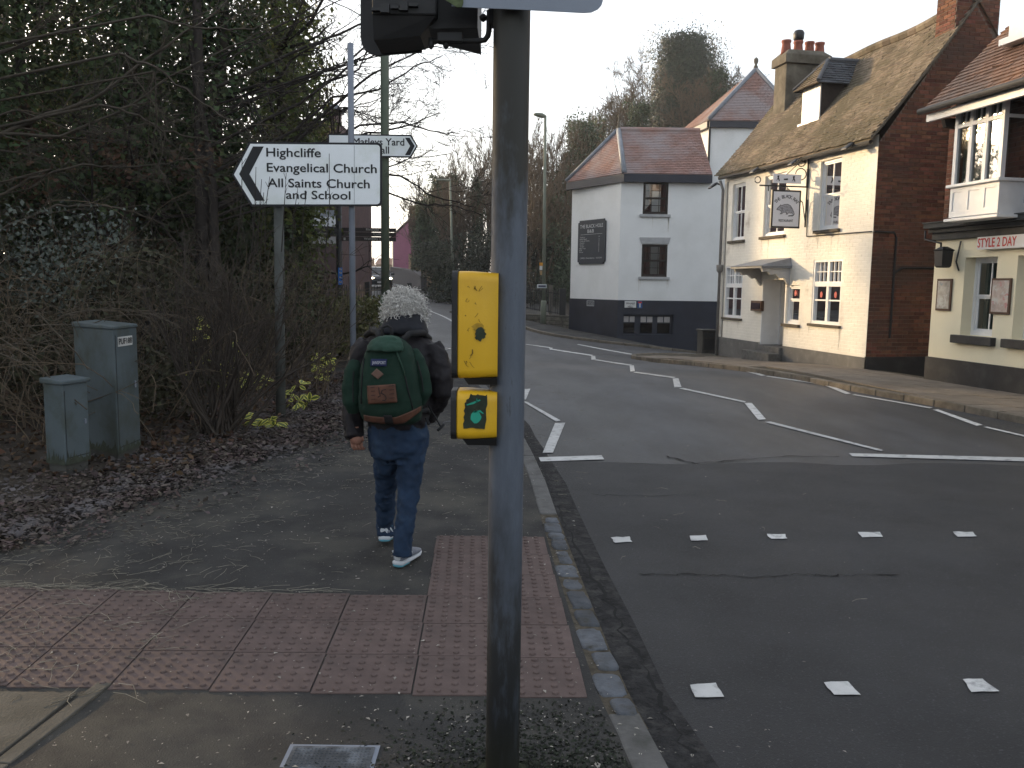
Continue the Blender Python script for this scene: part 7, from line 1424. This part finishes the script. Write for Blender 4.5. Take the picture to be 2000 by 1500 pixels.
n = 30000; t = rng.uniform(0, 1, n)*59; i0 = np.clip(t.astype(int), 0, 58); e_ = BEd[i0]+(BEd[i0+1]-BEd[i0])*(t-i0)[:, None]; inn = unit(np.c_[BOd[i0]-BEd[i0]]); dist = np.where(rng.uniform(size=n) < .87, rng.exponential(.75, n)-.2, rng.normal(-.25, .3, n)); P = e_+inn*np.clip(dist, -1.1, 5)[:, None]+rng.normal(0, .06, (n, 2))
Zl = lpz(P[:, 0], P[:, 1])+.012+rng.uniform(0, .03, n); C = np.c_[P, Zl]; N_ = rng.normal(size=(n, 3))*.3+np.array([0, 0, 1.]); a = unit(np.cross(unit(N_), rng.normal(size=(n, 3)))); b = np.cross(unit(N_), a); s = .018+rng.exponential(.012, (n, 1)); s = np.minimum(s, .07); nn = unit(N_)
V = np.stack([C-a*s*.55+nn*s*.12, C-a*s*.1+b*s*.42+nn*s*rng.uniform(-.1, .25, (n, 1)), C+a*s*.55+nn*s*.15, C-a*s*.05-b*s*.42+nn*s*rng.uniform(-.1, .25, (n, 1))], axis=1)
o = quads('leaf_litter', V, 4, litter, None); tag(o, 'frosted fallen leaves covering the planting bed by the cabinets', 'leaves', kind='stuff')
n = 7000; P = np.c_[rng.uniform(-12, -2.6, n), rng.uniform(6.5, 13, n)]; C = np.c_[P, lpz(P[:, 0], P[:, 1])+np.clip(-P[:, 0]-3, 0, 9)*.02+rng.uniform(.01, .06, n)]; o = leaves('dead_leaves', C, .07, brown_leaf, None, np.tile([0, 0, 1.], (n, 1))); tag(o, 'brown dead leaves deeper in the bed under the hedge', 'leaves', kind='stuff')
# straw and grass blades on the footway
straw = mat('straw', (.2, .185, .15), .9, .2, 5, isl=.4); st = []
def blade(x, y, L, z, th=None, c=.5, r=.0016):
    th = rng.uniform(0, 6.28) if th is None else th; p = np.array([x, y, z]); k = 3
    for i_ in range(k):
        q = p+np.array([math.cos(th), math.sin(th), 0])*L/k; q[2] = z+rng.uniform(0, .006); st.append((*p, *q, r, r*.8)); p = q; th += rng.normal(0, c)
for _ in range(2600):
    t = rng.uniform(0, 59); i0 = min(int(t), 58); e_ = BEd[i0]+(BEd[i0+1]-BEd[i0])*(t-i0); x, y = e_+np.array([rng.exponential(.7), -rng.exponential(.35)])+rng.normal(0, .05, 2)
    blade(x, y, rng.uniform(.02, .12), lz(x, y)+.002, c=.4, r=.0013)
for _ in range(110):
    y = o_[1]+3*rh+rng.normal(0, .02)*1; x = rng.uniform(-3.6, -.9)-rng.exponential(.3); blade(x, y+.03, rng.uniform(.05, .3), lz(x, y)+.005, rng.normal(0, .35), .25, .0015)
for _ in range(240):
    x, y = rng.uniform(-3.4, -1.5), rng.uniform(3.1, 4.8); blade(x, y, rng.uniform(.04, .22), lz(x, y)+.008, None, .4, .0014)
o = seg_mesh('straw', st, straw, None, 3); tag(o, 'dry pale straw and grass blades strewn over the left footway', 'straw', kind='stuff')
n = 3960; x = np.r_[rng.uniform(-3.2, .45, 3500), rng.uniform(.5, 6, 160), rng.normal(.12, .4, 300)]; y = np.r_[rng.uniform(2.5, 10, 3500), rng.uniform(2.6, 9, 160), rng.uniform(2.5, 3.1, 300)]
zz = np.where(x < np.interp(y, LK[:, 1], LK[:, 0]), lpz(x, y)+.004, T(x, y)+.006); sz = np.r_[.003+rng.exponential(.0028, 3500), .003+rng.exponential(.003, 160), .002+rng.exponential(.0028, 300)]
C = np.c_[x, y, zz]; a = np.c_[np.cos(x*99), np.sin(x*99), 0*x]*sz[:, None]; b = np.c_[-np.sin(x*99), np.cos(x*99), 0*x]*sz[:, None]*.45; up_ = np.c_[0*x, 0*x, sz*.25]
o = quads('debris', np.stack([C-a, C-b+up_, C+a, C+b+up_], axis=1), 4, mat('debris_flake', (.26, .24, .21), .9, .2, 5, isl=.55), None); tag(o, 'small pale flakes of litter scattered on the footway and road', 'debris', kind='stuff')
n = 5200; th = rng.uniform(0, 6.28, n); x = rng.normal(.1, .28, n); y = 2.4+np.abs(rng.normal(0, .3, n)); k_ = (y < 3.14) & (x <  np.interp(y, LK[:, 1], LK[:, 0])-.14); x, y = x[k_], y[k_]; C = np.c_[x, y, lpz(x, y)+.003]; n = len(x); o = leaves('moss', C, .016, mat('moss_crumb', (.022, .026, .018), .95, .3, 30, isl=.5), None, np.tile([0, 0, 1.], (n, 1))); tag(o, 'dark moss and grit round the foot of the signal pole', 'moss', kind='stuff')
# cracks in the road
crk = mat('crack', (.012, .012, .012), .95)
def crack(pl, w_, label):
    q = [GT(x, y, .0085) for x, y in pl]; st_ = []; mb = MB(); P = []
    for a, b in zip(q[:-1], q[1:]):
        for t in np.linspace(0, 1, 8)[:-1]: P.append(a+(b-a)*t+np.array([rng.normal(0, .012), rng.normal(0, .014), 0]))
    wd = [w_*rng.uniform(.2, 1.3) for _ in P]
    for k in range(len(P)-1):
        a, b = P[k], P[k+1]; n_ = unit(np.array([-(b-a)[1], (b-a)[0], 0])); mb.face([a-n_*wd[k], b-n_*wd[k+1], b+n_*wd[k+1], a+n_*wd[k]])
    mb.build('crack', crk, road)
crack([(1250, 1122), (1330, 1120), (1400, 1122), (1500, 1128), (1580, 1120), (1640, 1124), (1780, 1122)], .006, ''); crack([(1160, 966), (1260, 968), (1370, 965)], .005, ''); crack([(1300, 890), (1360, 905), (1440, 898), (1540, 890), (1660, 892)], .012, '')
crack([(1090, 985), (1110, 1040), (1150, 1110), (1190, 1180), (1225, 1240), (1265, 1310), (1300, 1380), (1350, 1480)], .008, '')
# ---------------------------------------------------------------- the walker and the backpack
jack = mat('dark_jacket', (.0085, .007, .009), .65, .2, 12, .0015, 90, .25); denim = mat('blue_denim', (.014, .028, .056), .85, .25, 9, .0012, 260, .2, col2=(.028, .05, .085), c2scale=5, c2lo=.52, c2hi=.72)
skin = mat('skin', (.22, .11, .08), .6, .08, 12); hairm = mat('grey_curly_hair', (.52, .5, .47), .6, .15, 30, spec=.35, isl=.3)
shoe_m = mat('trainer_grey', (.16, .17, .2), .6, .2, 20); shoe_w = mat('trainer_white', (.45, .47, .5), .6, .1, 20); shoe_t = mat('trainer_teal', (.07, .22, .28), .6, .1, 20); shoe_d = mat('trainer_dark', (.03, .03, .04), .7)
gfab = mat('green_canvas', (.008, .024, .016), .85, .15, 10, .001, 300, .2); gfab_l = mat('light_green_canvas', (.016, .044, .03), .8, .15, 10, .001, 300, .25); leather = mat('brown_leather', (.085, .036, .022), .6, .3, 14, .001, 90, .3, col2=(.14, .065, .038), c2scale=12, c2lo=.55, c2hi=.72); strapm = mat('black_webbing', (.012, .012, .013), .8)
D0 = 4.72
def ringpx(x, y, hw, d, dep, n=20, tilt=0., e=2.3):
    c = W(x, y, d); s = d/FPX*hw; pts = []
    for t in np.linspace(0, 2*math.pi, n, endpoint=False):
        cc, ss = math.cos(t), math.sin(t); ux = math.copysign(abs(cc)**(2/e), cc)*s; uy = math.copysign(abs(ss)**(2/e), ss)*dep
        pts.append((c[0]+ux, c[1]+uy, c[2]+ux*tilt))
    return pts
def limbt(pts, rads, n=14):
    return MB().tube([W(x, y, d) for x, y, d in pts], rads, n)
def merge(*ms):
    m = MB()
    for s in ms:
        n = len(m.v); m.v += s.v; m.f += [tuple(i+n for i in f) for f in s.f]
    return m
def remeshed(m, name, mt, par, vox=.011, sm=6, disp=0., dsc=.12):
    me = bpy.data.meshes.new(name); me.from_pydata(m.v, [], m.f); o = bpy.data.objects.new(name, me); COL.objects.link(o)
    r = o.modifiers.new('r', 'REMESH'); r.mode = 'VOXEL'; r.voxel_size = vox; s = o.modifiers.new('s', 'SMOOTH'); s.iterations = sm; s.factor = .6
    if disp:
        tx = bpy.data.textures.new(name, 'CLOUDS'); tx.noise_scale = dsc; tx.noise_depth = 2; dm_ = o.modifiers.new('d', 'DISPLACE'); dm_.texture = tx; dm_.strength = disp; dm_.mid_level = .5; dm_.texture_coords = 'LOCAL'
    dg = bpy.context.evaluated_depsgraph_get(); ev = o.evaluated_get(dg); me2 = bpy.data.meshes.new_from_object(ev); bpy.data.objects.remove(o); return finish(name, me2, mt, par, True)
foot = G(785, 1108); per = thing('person', (foot[0]-.05, foot[1]+.2, 0), 'walker with curly grey hair in dark padded jacket and blue jeans, seen from behind', 'person')
# body: one skinned figure, inside the clothes
sk = [W(778, 845, 4.78), W(776, 770, 4.8), W(778, 700, 4.84), W(788, 640, 4.86), W(793, 604, 4.93), W(793, 585, 4.94),
      W(718, 690, 4.86), W(692, 762, 4.80), W(690, 838, 4.72), W(694, 858, 4.70), W(842, 692, 4.86), W(864, 765, 4.80), W(838, 812, 4.98), W(828, 822, 5.06),
      W(802, 852, 4.78), W(798, 960, 4.74), W(787, 1070, 4.66), W(788, 1095, 4.72), W(757, 852, 4.80), W(754, 960, 4.98), W(752, 1034, 5.10), W(752, 1054, 5.14)]
ed_ = [(0, 1), (1, 2), (2, 3), (3, 4), (4, 5), (2, 6), (6, 7), (7, 8), (8, 9), (2, 10), (10, 11), (11, 12), (12, 13), (0, 14), (14, 15), (15, 16), (16, 17), (0, 18), (18, 19), (19, 20), (20, 21)]
rd_ = [.08, .085, .07, .045, .075, .078, .03, .03, .018, .018, .03, .03, .018, .018, .07, .05, .028, .02, .07, .05, .028, .02]
me = bpy.data.meshes.new('body'); me.from_pydata([tuple(p) for p in sk], ed_, []); bo = bpy.data.objects.new('body', me); COL.objects.link(bo); sm_ = bo.modifiers.new('skin', 'SKIN'); bo.modifiers.new('sub', 'SUBSURF').levels = 1
for k, v in enumerate(me.skin_vertices[0].data): v.radius = (rd_[k], rd_[k]); v.use_root = (k == 0)
bo.modifiers['sub'].render_levels = 1
dg = bpy.context.evaluated_depsgraph_get(); me2 = bpy.data.meshes.new_from_object(bo.evaluated_get(dg)); bpy.data.objects.remove(bo)
# hands with fingers joined into the same mesh, ears and nose too
bm = bmesh.new(); bm.from_mesh(me2)
def addmb(m):
    t = bpy.data.meshes.new('t'); t.from_pydata(m.v, [], m.f); bm.from_mesh(t); bpy.data.meshes.remove(t)
hp = W(692, 843, 4.70); 
hand = MB(); hand.loft([[(hp[0]+dx+sx*math.cos(t), hp[1]+sy*math.sin(t)+dy, hp[2]+dz) for t in np.linspace(0, 6.283, 12, endpoint=False)] for dx, dy, dz, sx, sy in ((0, 0, .03, .026, .022), (.004, 0, .0, .03, .022), (.01, -.005, -.035, .036, .022), (.012, -.01, -.065, .03, .018))]); addmb(hand)
for k in range(4):
    bx = hp+v3(-.012+.016*k, -.008+.004*k, -.055); addmb(MB().tube([bx, bx+v3(.004, -.004, -.028), bx+v3(.012, .008, -.045), bx+v3(.018, .022, -.048+.004*abs(k-1.5))], [.0095, .009, .008, .006], 8))
addmb(MB().tube([hp+v3(.022, 0, -.03), hp+v3(.044, -.004, -.03), hp+v3(.05, -.004, -.052)], [.011, .0095, .007], 8))
hr = W(831, 818, 5.03)
for k in range(4): addmb(MB().tube([hr+v3(-.02*k*.8, 0, -.01), hr+v3(-.02*k*.8-.01, .05, -.015), hr+v3(-.02*k*.8-.012, .055, -.04)], [.0095, .009, .007], 8))
addmb(MB().tube([hr, hr+v3(-.01, .03, .025), hr+v3(-.02, .05, .02)], [.011, .01, .007], 8))
hc = W(793, 594, 4.94)
addmb(MB().loft([[(hc[0]+r*math.cos(t), hc[1]+.085+y, hc[2]+z+r*.8*math.sin(t)) for t in np.linspace(0, 6.283, 8, endpoint=False)] for r, y, z in ((.018, -.02, -.02), (.014, .02, -.025), (.006, .03, -.02))]))
for s in (1, -1): addmb(MB().loft([[(hc[0]+s*(.078+x), hc[1]+r*.6*math.cos(t), hc[2]-.01+r*math.sin(t)) for t in np.linspace(0, 6.283, 10, endpoint=False)] for x, r in ((0, .02), (.012, .03), (.018, .022))]))
bm.to_mesh(me2); bm.free(); body = finish('body', me2, skin, per, True)
# jacket
tor = MB().loft([ringpx(777, 835, 57, 4.80, .135), ringpx(777, 812, 62, 4.80, .14), ringpx(777, 780, 65, 4.82, .145), ringpx(777, 740, 67, 4.84, .145), ringpx(777, 705, 70, 4.86, .14), ringpx(778, 680, 72, 4.87, .125), ringpx(780, 660, 62, 4.88, .105), ringpx(784, 645, 46, 4.89, .085), ringpx(788, 628, 36, 4.9, .075), ringpx(790, 618, 33, 4.91, .07)])
la = limbt([(722, 672, 4.86), (707, 690, 4.85), (698, 730, 4.83), (692, 770, 4.80), (689, 810, 4.76), (690, 850, 4.71), (690, 857, 4.70)], [.075, .078, .074, .068, .062, .055, .05])
ra = limbt([(838, 675, 4.86), (850, 700, 4.85), (860, 735, 4.82), (862, 762, 4.82), (850, 788, 4.9), (838, 806, 4.98), (832, 814, 5.03)], [.075, .08, .076, .07, .062, .055, .05])
jk = remeshed(merge(tor, la, ra), 'jacket', jack, per, .010, 5, .032, .07)
hood = MB(); hood.loft([ringpx(787, 652, 52, 4.86, .11), ringpx(788, 640, 47, 4.86, .11), ringpx(790, 628, 40, 4.87, .10), ringpx(792, 618, 35, 4.88, .09), ringpx(793, 612, 30, 4.89, .08)]); hd_ = remeshed(hood, 'collar', mat('jacket_collar', (.008, .009, .013), .7, .2, 12), per, .009, 4, .012, .06)
# jeans
pel = MB().loft([ringpx(778, 812, 55, 4.8, .12), ringpx(778, 850, 59, 4.79, .135), ringpx(778, 872, 58, 4.79, .135), ringpx(778, 890, 54, 4.79, .12)])
rl = limbt([(803, 862, 4.78), (801, 900, 4.77), (798, 960, 4.74), (793, 1010, 4.70), (787, 1060, 4.66), (785, 1086, 4.65)], [.092, .082, .064, .057, .052, .055])
ll = limbt([(757, 862, 4.80), (755, 900, 4.86), (754, 950, 4.96), (753, 990, 5.04), (752, 1030, 5.10), (752, 1047, 5.10)], [.09, .08, .064, .058, .054, .055])
def folds(cx, y0, y1, hw, d):
    m = MB()
    for k in range(5):
        y = y0+(y1-y0)*k/4+random.uniform(-3, 3); s_ = random.uniform(-4, 4); m.tube([W(cx-hw*.8, y-s_, d-.03), W(cx, y, d-hw*d/FPX-.0), W(cx+hw*.8, y+s_, d-.03)], [.006, .011, .006], 8)
    return m
jn = remeshed(merge(pel, rl, ll, folds(798, 900, 985, 20, 4.755), folds(790, 1040, 1078, 18, 4.69), folds(754, 925, 985, 19, 4.96), folds(752, 1005, 1040, 17, 5.1), folds(778, 868, 905, 40, 4.80)), 'jeans', denim, per, .009, 4, .032, .055)
# trainers, heel towards the viewer
def shoe(heel, toe, lift, roll, side=1):
    h = np.array(heel, float); t_ = np.array(toe, float); d = t_-h; L = np.linalg.norm(d); d /= L; s = unit(np.cross(d, v3(0, 0, 1))); u_ = np.cross(s, d)
    def R(k, w_, z0, z1, n=12, e=.7):
        c = h+d*L*k; out = []
        for a in np.linspace(0, 6.283, n, endpoint=False):
            x = math.copysign(abs(math.cos(a))**e, math.cos(a))*w_; z = (z0+z1)/2+math.copysign(abs(math.sin(a))**e, math.sin(a))*(z1-z0)/2; out.append(c+s*x+u_*z)
        return out
    up_ = MB().loft([R(-.02, .022, .03, .075), R(.03, .034, .02, .095), R(.16, .038, .02, .105), R(.3, .038, .02, .09), R(.5, .044, .02, .075), R(.75, .046, .02, .055), R(.93, .036, .02, .042), R(1.0, .012, .022, .032)])
    o = up_.build('trainer', shoe_m, per, True)
    MB().loft([R(-.04, .02, .005, .028), R(0, .036, .0, .03), R(.2, .041, .0, .03), R(.5, .046, .0, .026), R(.8, .047, .0, .024), R(1.0, .03, .005, .022), R(1.03, .01, .01, .02)]).build('sole', shoe_w, o, True)
    MB().loft([R(-.045, .02, -.006, .008), R(.0, .034, -.006, .008), R(.3, .04, -.006, .006), R(.34, .03, -.005, .004)]).build('heel_pad', shoe_t, o, True)
    MB().loft([R(-.035, .012, .04, .085), R(-.025, .02, .03, .09), R(.01, .028, .025, .097)]).build('heel_counter', shoe_w, o, True)
    for sg_ in (1, -1):
        MB().tube([h+d*L*.02+s*sg_*.034+u_*.08, h+d*L*.2+s*sg_*.04+u_*.045, h+d*L*.36+s*sg_*.043+u_*.06], [.006, .007, .005], 6).build('side_stripe', shoe_w, o, True); MB().tube([h+d*L*.12+s*sg_*.037+u_*.09, h+d*L*.3+s*sg_*.041+u_*.04], [.005, .006], 6).build('side_stripe', shoe_t, o, True)
    MB().loft([R(.06, .024, .098, .112), R(.24, .024, .095, .11)]).build('collar_lining', shoe_d, o, True)
    return o
h1 = G(777, 1105, .012); shoe(h1, h1+v3(.085, .235, .0), 0, 0); h2 = G(750, 1062, .02); shoe(h2+v3(0, 0, .02), h2+v3(.02, .25, -.008), 0, 0)
# curly hair: a full head of curls
hcap = MB(); cap_c = W(790, 605, 4.93); 
rngs = []
for k, ph in enumerate(np.linspace(.02, math.pi-.3, 12)): rngs.append([(cap_c[0]+.098*math.sin(ph)*math.cos(t), cap_c[1]+.11*math.sin(ph)*math.sin(t), cap_c[2]+.094*math.cos(ph)) for t in np.linspace(0, 6.283, 18, endpoint=False)])
hm = hcap.loft(rngs).build('hair', hairm, per, True)
st = []
for _ in range(2300):
    u = unit(rng.normal(size=3)); 
    if u[2] < -.66 or u[1] > .75: continue
    root = cap_c+u*np.array([.094, .105, .09]); L = .018+rng.exponential(.016); L = min(L, .06); turns = rng.uniform(1.0, 2.2); rr = rng.uniform(.006, .012); a = unit(np.cross(u, rng.normal(size=3))); b = np.cross(u, a); ph = rng.uniform(0, 6.28); pr = None; drop = -.022*max(0, -u[2]+.4); bulge = 1.0+ .25*max(0, u[0])*max(0, -u[2]+.2)
    for k in range(8):
        t = k/7; p = root+u*L*t*bulge+a*rr*math.cos(ph+turns*6.28*t)+b*rr*math.sin(ph+turns*6.28*t)+np.array([0, 0, drop*t])
        if pr is not None: st.append((*pr, *p, .0021, .0017))
        pr = p
o = seg_mesh('curls', st, hairm, hm, 3); o['kind'] = 'stuff'
# backpack
bp_ = thing('backpack', W(770, 740, 4.6), 'dark green canvas backpack with brown leather patch and base on the walker', 'backpack'); BDp = 4.60
lev = [(764, 828, 44, .07), (764, 820, 58, .105), (763, 800, 62, .135), (762, 775, 63, .15), (761, 745, 60, .15), (760, 715, 55, .14), (760, 692, 49, .125), (759, 676, 41, .105), (758, 664, 30, .075), (758, 658, 18, .04)]
zc_ = np.array([W(x, y, BDp)[2] for x, y, h, d in lev]); xc_ = np.array([W(x, y, BDp)[0] for x, y, h, d in lev]); hw_ = np.array([h*BDp/FPX for x, y, h, d in lev]); dp_ = np.array([d for *_, d in lev]); EX = 2.9
mb = MB(); mb.loft([[(xc_[k]+math.copysign(abs(math.cos(t))**(2/EX), math.cos(t))*hw_[k], BDp+.03+math.copysign(abs(math.sin(t))**(2/EX), math.sin(t))*dp_[k], zc_[k]+0) for t in np.linspace(0, 6.283, 40, endpoint=False)] for k in range(len(lev))]); sack = remeshed(mb, 'sack', gfab, bp_, .008, 5, .012, .09)
def back(x, z, o=.004):
    k = np.argsort(zc_); xc = np.interp(z, zc_[k], xc_[k]); hw = np.interp(z, zc_[k], hw_[k]); dp = np.interp(z, zc_[k], dp_[k]); q = min(.985, abs((x-xc)/hw)); return BDp+.03-dp*(1-q**EX)**(1/EX)-o
def conform(poly_px, name, m, par, o=.006, nx=14, nz=12, th=.004, smooth=True):     # patch on the sack from four pixel corners: tl tr br bl
    c = [W(x, y, 4.47) for x, y in poly_px]; V = []
    for i_ in range(nz):
        for j_ in range(nx):
            s, t = j_/(nx-1), i_/(nz-1); p = (c[0]*(1-s)+c[1]*s)*(1-t)+(c[3]*(1-s)+c[2]*s)*t; V.append((p[0], back(p[0], p[2], o), p[2]))
    F_ = [(i_*nx+j_, i_*nx+nx+j_, i_*nx+nx+j_+1, i_*nx+j_+1) for i_ in range(nz-1) for j_ in range(nx-1)]; me = bpy.data.meshes.new(name); me.from_pydata(V, [], F_); ob = finish(name, me, m, par, smooth); md = ob.modifiers.new('s', 'SOLIDIFY'); md.thickness = th; md.offset = 0; return ob
pch = conform([(716, 754), (772, 750), (776, 786), (718, 790)], 'leather_patch', leather, bp_, .009)
conform([(735, 720), (749, 731), (738, 741), (724, 731)], 'leather_diamond', mat('faded_leather', (.10, .06, .045), .7, .2, 14), bp_, .009, 8, 8); lbq = conform([(723, 702), (755, 702), (754, 716), (722, 716)], 'brand_label', mat('label_navy', (.012, .018, .07), .6), bp_, .009, 8, 5)
p0 = W(725, 712, 4.45); text('JANSPORT', (p0[0], back(W(738, 709, 4.45)[0], p0[2], .0145), p0[2]), (1, 0, 0), (.0, 0, 1), .016, mat('label_thread', (.4, .4, .45), .7), lbq, .072, .015, depth=.0015)
mb = MB()
for k in range(4):
    for s in (0, 1):
        a = W(722+s*36+k*.4, 758+k*8-s*3, 4.44); b = W(730+s*38+k*.4, 757+k*8-s*3, 4.44); pp = [v3(a[0]+(b[0]-a[0])*t, 0, a[2]+(b[2]-a[2])*t) for t in (0, .5, 1)]; mb.tube([(p[0], back(p[0], p[2], .0125), p[2]) for p in pp], .0013, 5)
for pl in ([(738, 758), (739, 766), (741, 775), (736, 777)], [(742, 770), (745, 763), (752, 762)], [(743, 769), (750, 773), (753, 779), (750, 784), (745, 783)]):
    q = [W(x, y, 4.44) for x, y in pl]; mb.tube([(p[0], back(p[0], p[2], .0125), p[2]) for p in q], .0022, 5)
mb.build('stitching', strapm, pch)
def bandpx(top, bot, name, m, par, o):
    V = []; n = len(top)
    for row in range(6):
        for k in range(n):
            t = row/5; x = top[k][0]*(1-t)+bot[k][0]*t; y = top[k][1]*(1-t)+bot[k][1]*t; p = W(x, y, 4.47); V.append((p[0], back(p[0], max(p[2], zc_[0]+.012), o), p[2]))
    F_ = [(i_*n+j_, i_*n+n+j_, i_*n+n+j_+1, i_*n+j_+1) for i_ in range(5) for j_ in range(n-1)]; me = bpy.data.meshes.new(name); me.from_pydata(V, [], F_); ob = finish(name, me, m, par, True); md = ob.modifiers.new('s', 'SOLIDIFY'); md.thickness = .004; return ob
xs_ = np.linspace(706, 819, 22); tp_ = [(x, 814-.0*x+4*math.sin((x-706)/113*3.14)-max(0, x-770)*.33) for x in xs_]; bt_ = [(x, 826+7*math.sin((x-706)/113*3.14)-max(0, x-785)*.55) for x in xs_]; bandpx(tp_, bt_, 'leather_base', leather, bp_, .008)
conform([(748, 812), (764, 812), (766, 832), (750, 832)], 'base_strap', strapm, bp_, .014, 6, 6)
# lid flap with piping
lid = MB().loft([ringpx(756, 700, 47, 4.60, .115), ringpx(757, 690, 45, 4.60, .115), ringpx(757, 678, 40, 4.61, .10), ringpx(758, 668, 34, 4.62, .085), ringpx(759, 659, 26, 4.64, .06), ringpx(760, 655, 14, 4.65, .03)]); ld = MB().loft([ringpx(752, 686, 36, 4.535, .065), ringpx(753, 676, 36, 4.55, .07), ringpx(755, 666, 31, 4.565, .06), ringpx(757, 658, 22, 4.58, .05), ringpx(758, 655, 10, 4.59, .03)]); remeshed(ld, 'lid', gfab_l, bp_, .007, 4, .012, .04)
zp_ = [(712, 690), (716, 684), (724, 680), (732, 682), (738, 685), (746, 682), (752, 676), (760, 676), (768, 681), (776, 696), (784, 715), (790, 735)]
mb = MB(); q = [W(x, y, 4.47) for x, y in zp_]; mb.tube([(p[0], back(p[0], p[2], .009), p[2]) for p in q], .0045, 6); mb.build('zip_piping', gfab_l, bp_, True)
for pl in ([(776, 690), (788, 720), (797, 760), (806, 800)], [(708, 700), (706, 740), (704, 790)]): 
    q = [W(x, y, 4.50) for x, y in pl]; MB().tube([(p[0], back(p[0], p[2], .006), p[2]) for p in q], .004, 6).build('seam', strapm, bp_, True)
for pts, hw in (([(693, 704, 4.66), (690, 725, 4.64), (688, 755, 4.63), (689, 785, 4.63), (692, 806, 4.64)], (.03, .05, .058, .056, .035)), ([(806, 684, 4.66), (814, 705, 4.64), (822, 735, 4.63), (826, 765, 4.63), (820, 788, 4.65)], (.03, .045, .052, .05, .035))):
    m = MB().tube([W(*p) for p in pts], hw, 16); pk_ = remeshed(m, 'side_pocket', gfab, bp_, .008, 4, .012, .06)
    q = [W(p[0]+1, p[1], p[2]-.055) for p in pts[1:4]]; MB().tube(q, .004, 6).build('pocket_seam', strapm, pk_)
for pl in ([(742, 668, 4.62), (738, 650, 4.70), (728, 646, 4.82), (716, 655, 4.90)], [(778, 672, 4.62), (800, 652, 4.68), (826, 650, 4.80), (838, 662, 4.9)]):
    MB().tube([W(*p) for p in pl], [.016, .018, .02, .02], 8).build('shoulder_strap', strapm, bp_, True)
MB().tube([W(748, 660, 4.62), W(746, 640, 4.64), W(757, 636, 4.65), W(765, 641, 4.64), W(766, 660, 4.63)], .008, 8).build('haul_loop', strapm, bp_, True)
conform([(765, 672), (778, 678), (776, 684), (764, 679)], 'leather_tab', leather, bp_, .012, 5, 4)
MB().tube([W(816, 806, 4.62), W(834, 800, 4.7), (W(838, 806, 4.75))], .014, 8).build('hip_strap', strapm, bp_, True); MB().tube([W(832, 815, 4.62), W(838, 830, 4.62)], .009, 6).build('strap_end', strapm, bp_)
# thin black rod with a short cross end held at the walker's right side
rod = thing('rod', W(838, 795, 4.7), "thin black rod with a short cross end beside the walker's right hip", 'rod')
MB().tube([W(836, 792, 4.75), W(850, 814, 4.7), W(861, 834, 4.68)], .0045, 8).build('shaft', strapm, rod, True); MB().tube([W(854.5, 841, 4.67), W(860, 836, 4.68), W(867, 829, 4.69)], .008, 8).build('cross_end', strapm, rod, True)
MB().tube([W(863, 830, 4.69), W(868, 825, 4.69), W(876, 823, 4.69), W(888, 822, 4.69)], .003, 6).build('cord', mat('grey_cord', (.12, .12, .125), .6), rod, True)
# ---------------------------------------------------------------- thin winter haze
hz = bpy.data.materials.new('haze'); hz.use_nodes = True; N = hz.node_tree.nodes; N.remove(N['Principled BSDF']); pv = N.new('ShaderNodeVolumePrincipled'); pv.inputs['Color'].default_value = (.95, .95, .97, 1); pv.inputs['Density'].default_value = .0007; pv.inputs['Anisotropy'].default_value = .4
hz.node_tree.links.new(pv.outputs[0], N['Material Output'].inputs['Volume'])
hzo = MB().box(-60, 60, -45, 240, -4, 24).build('haze', hz, None); tag(hzo, kind='stuff'); tag(hzo, 'thin pale winter haze over the whole street', 'haze')
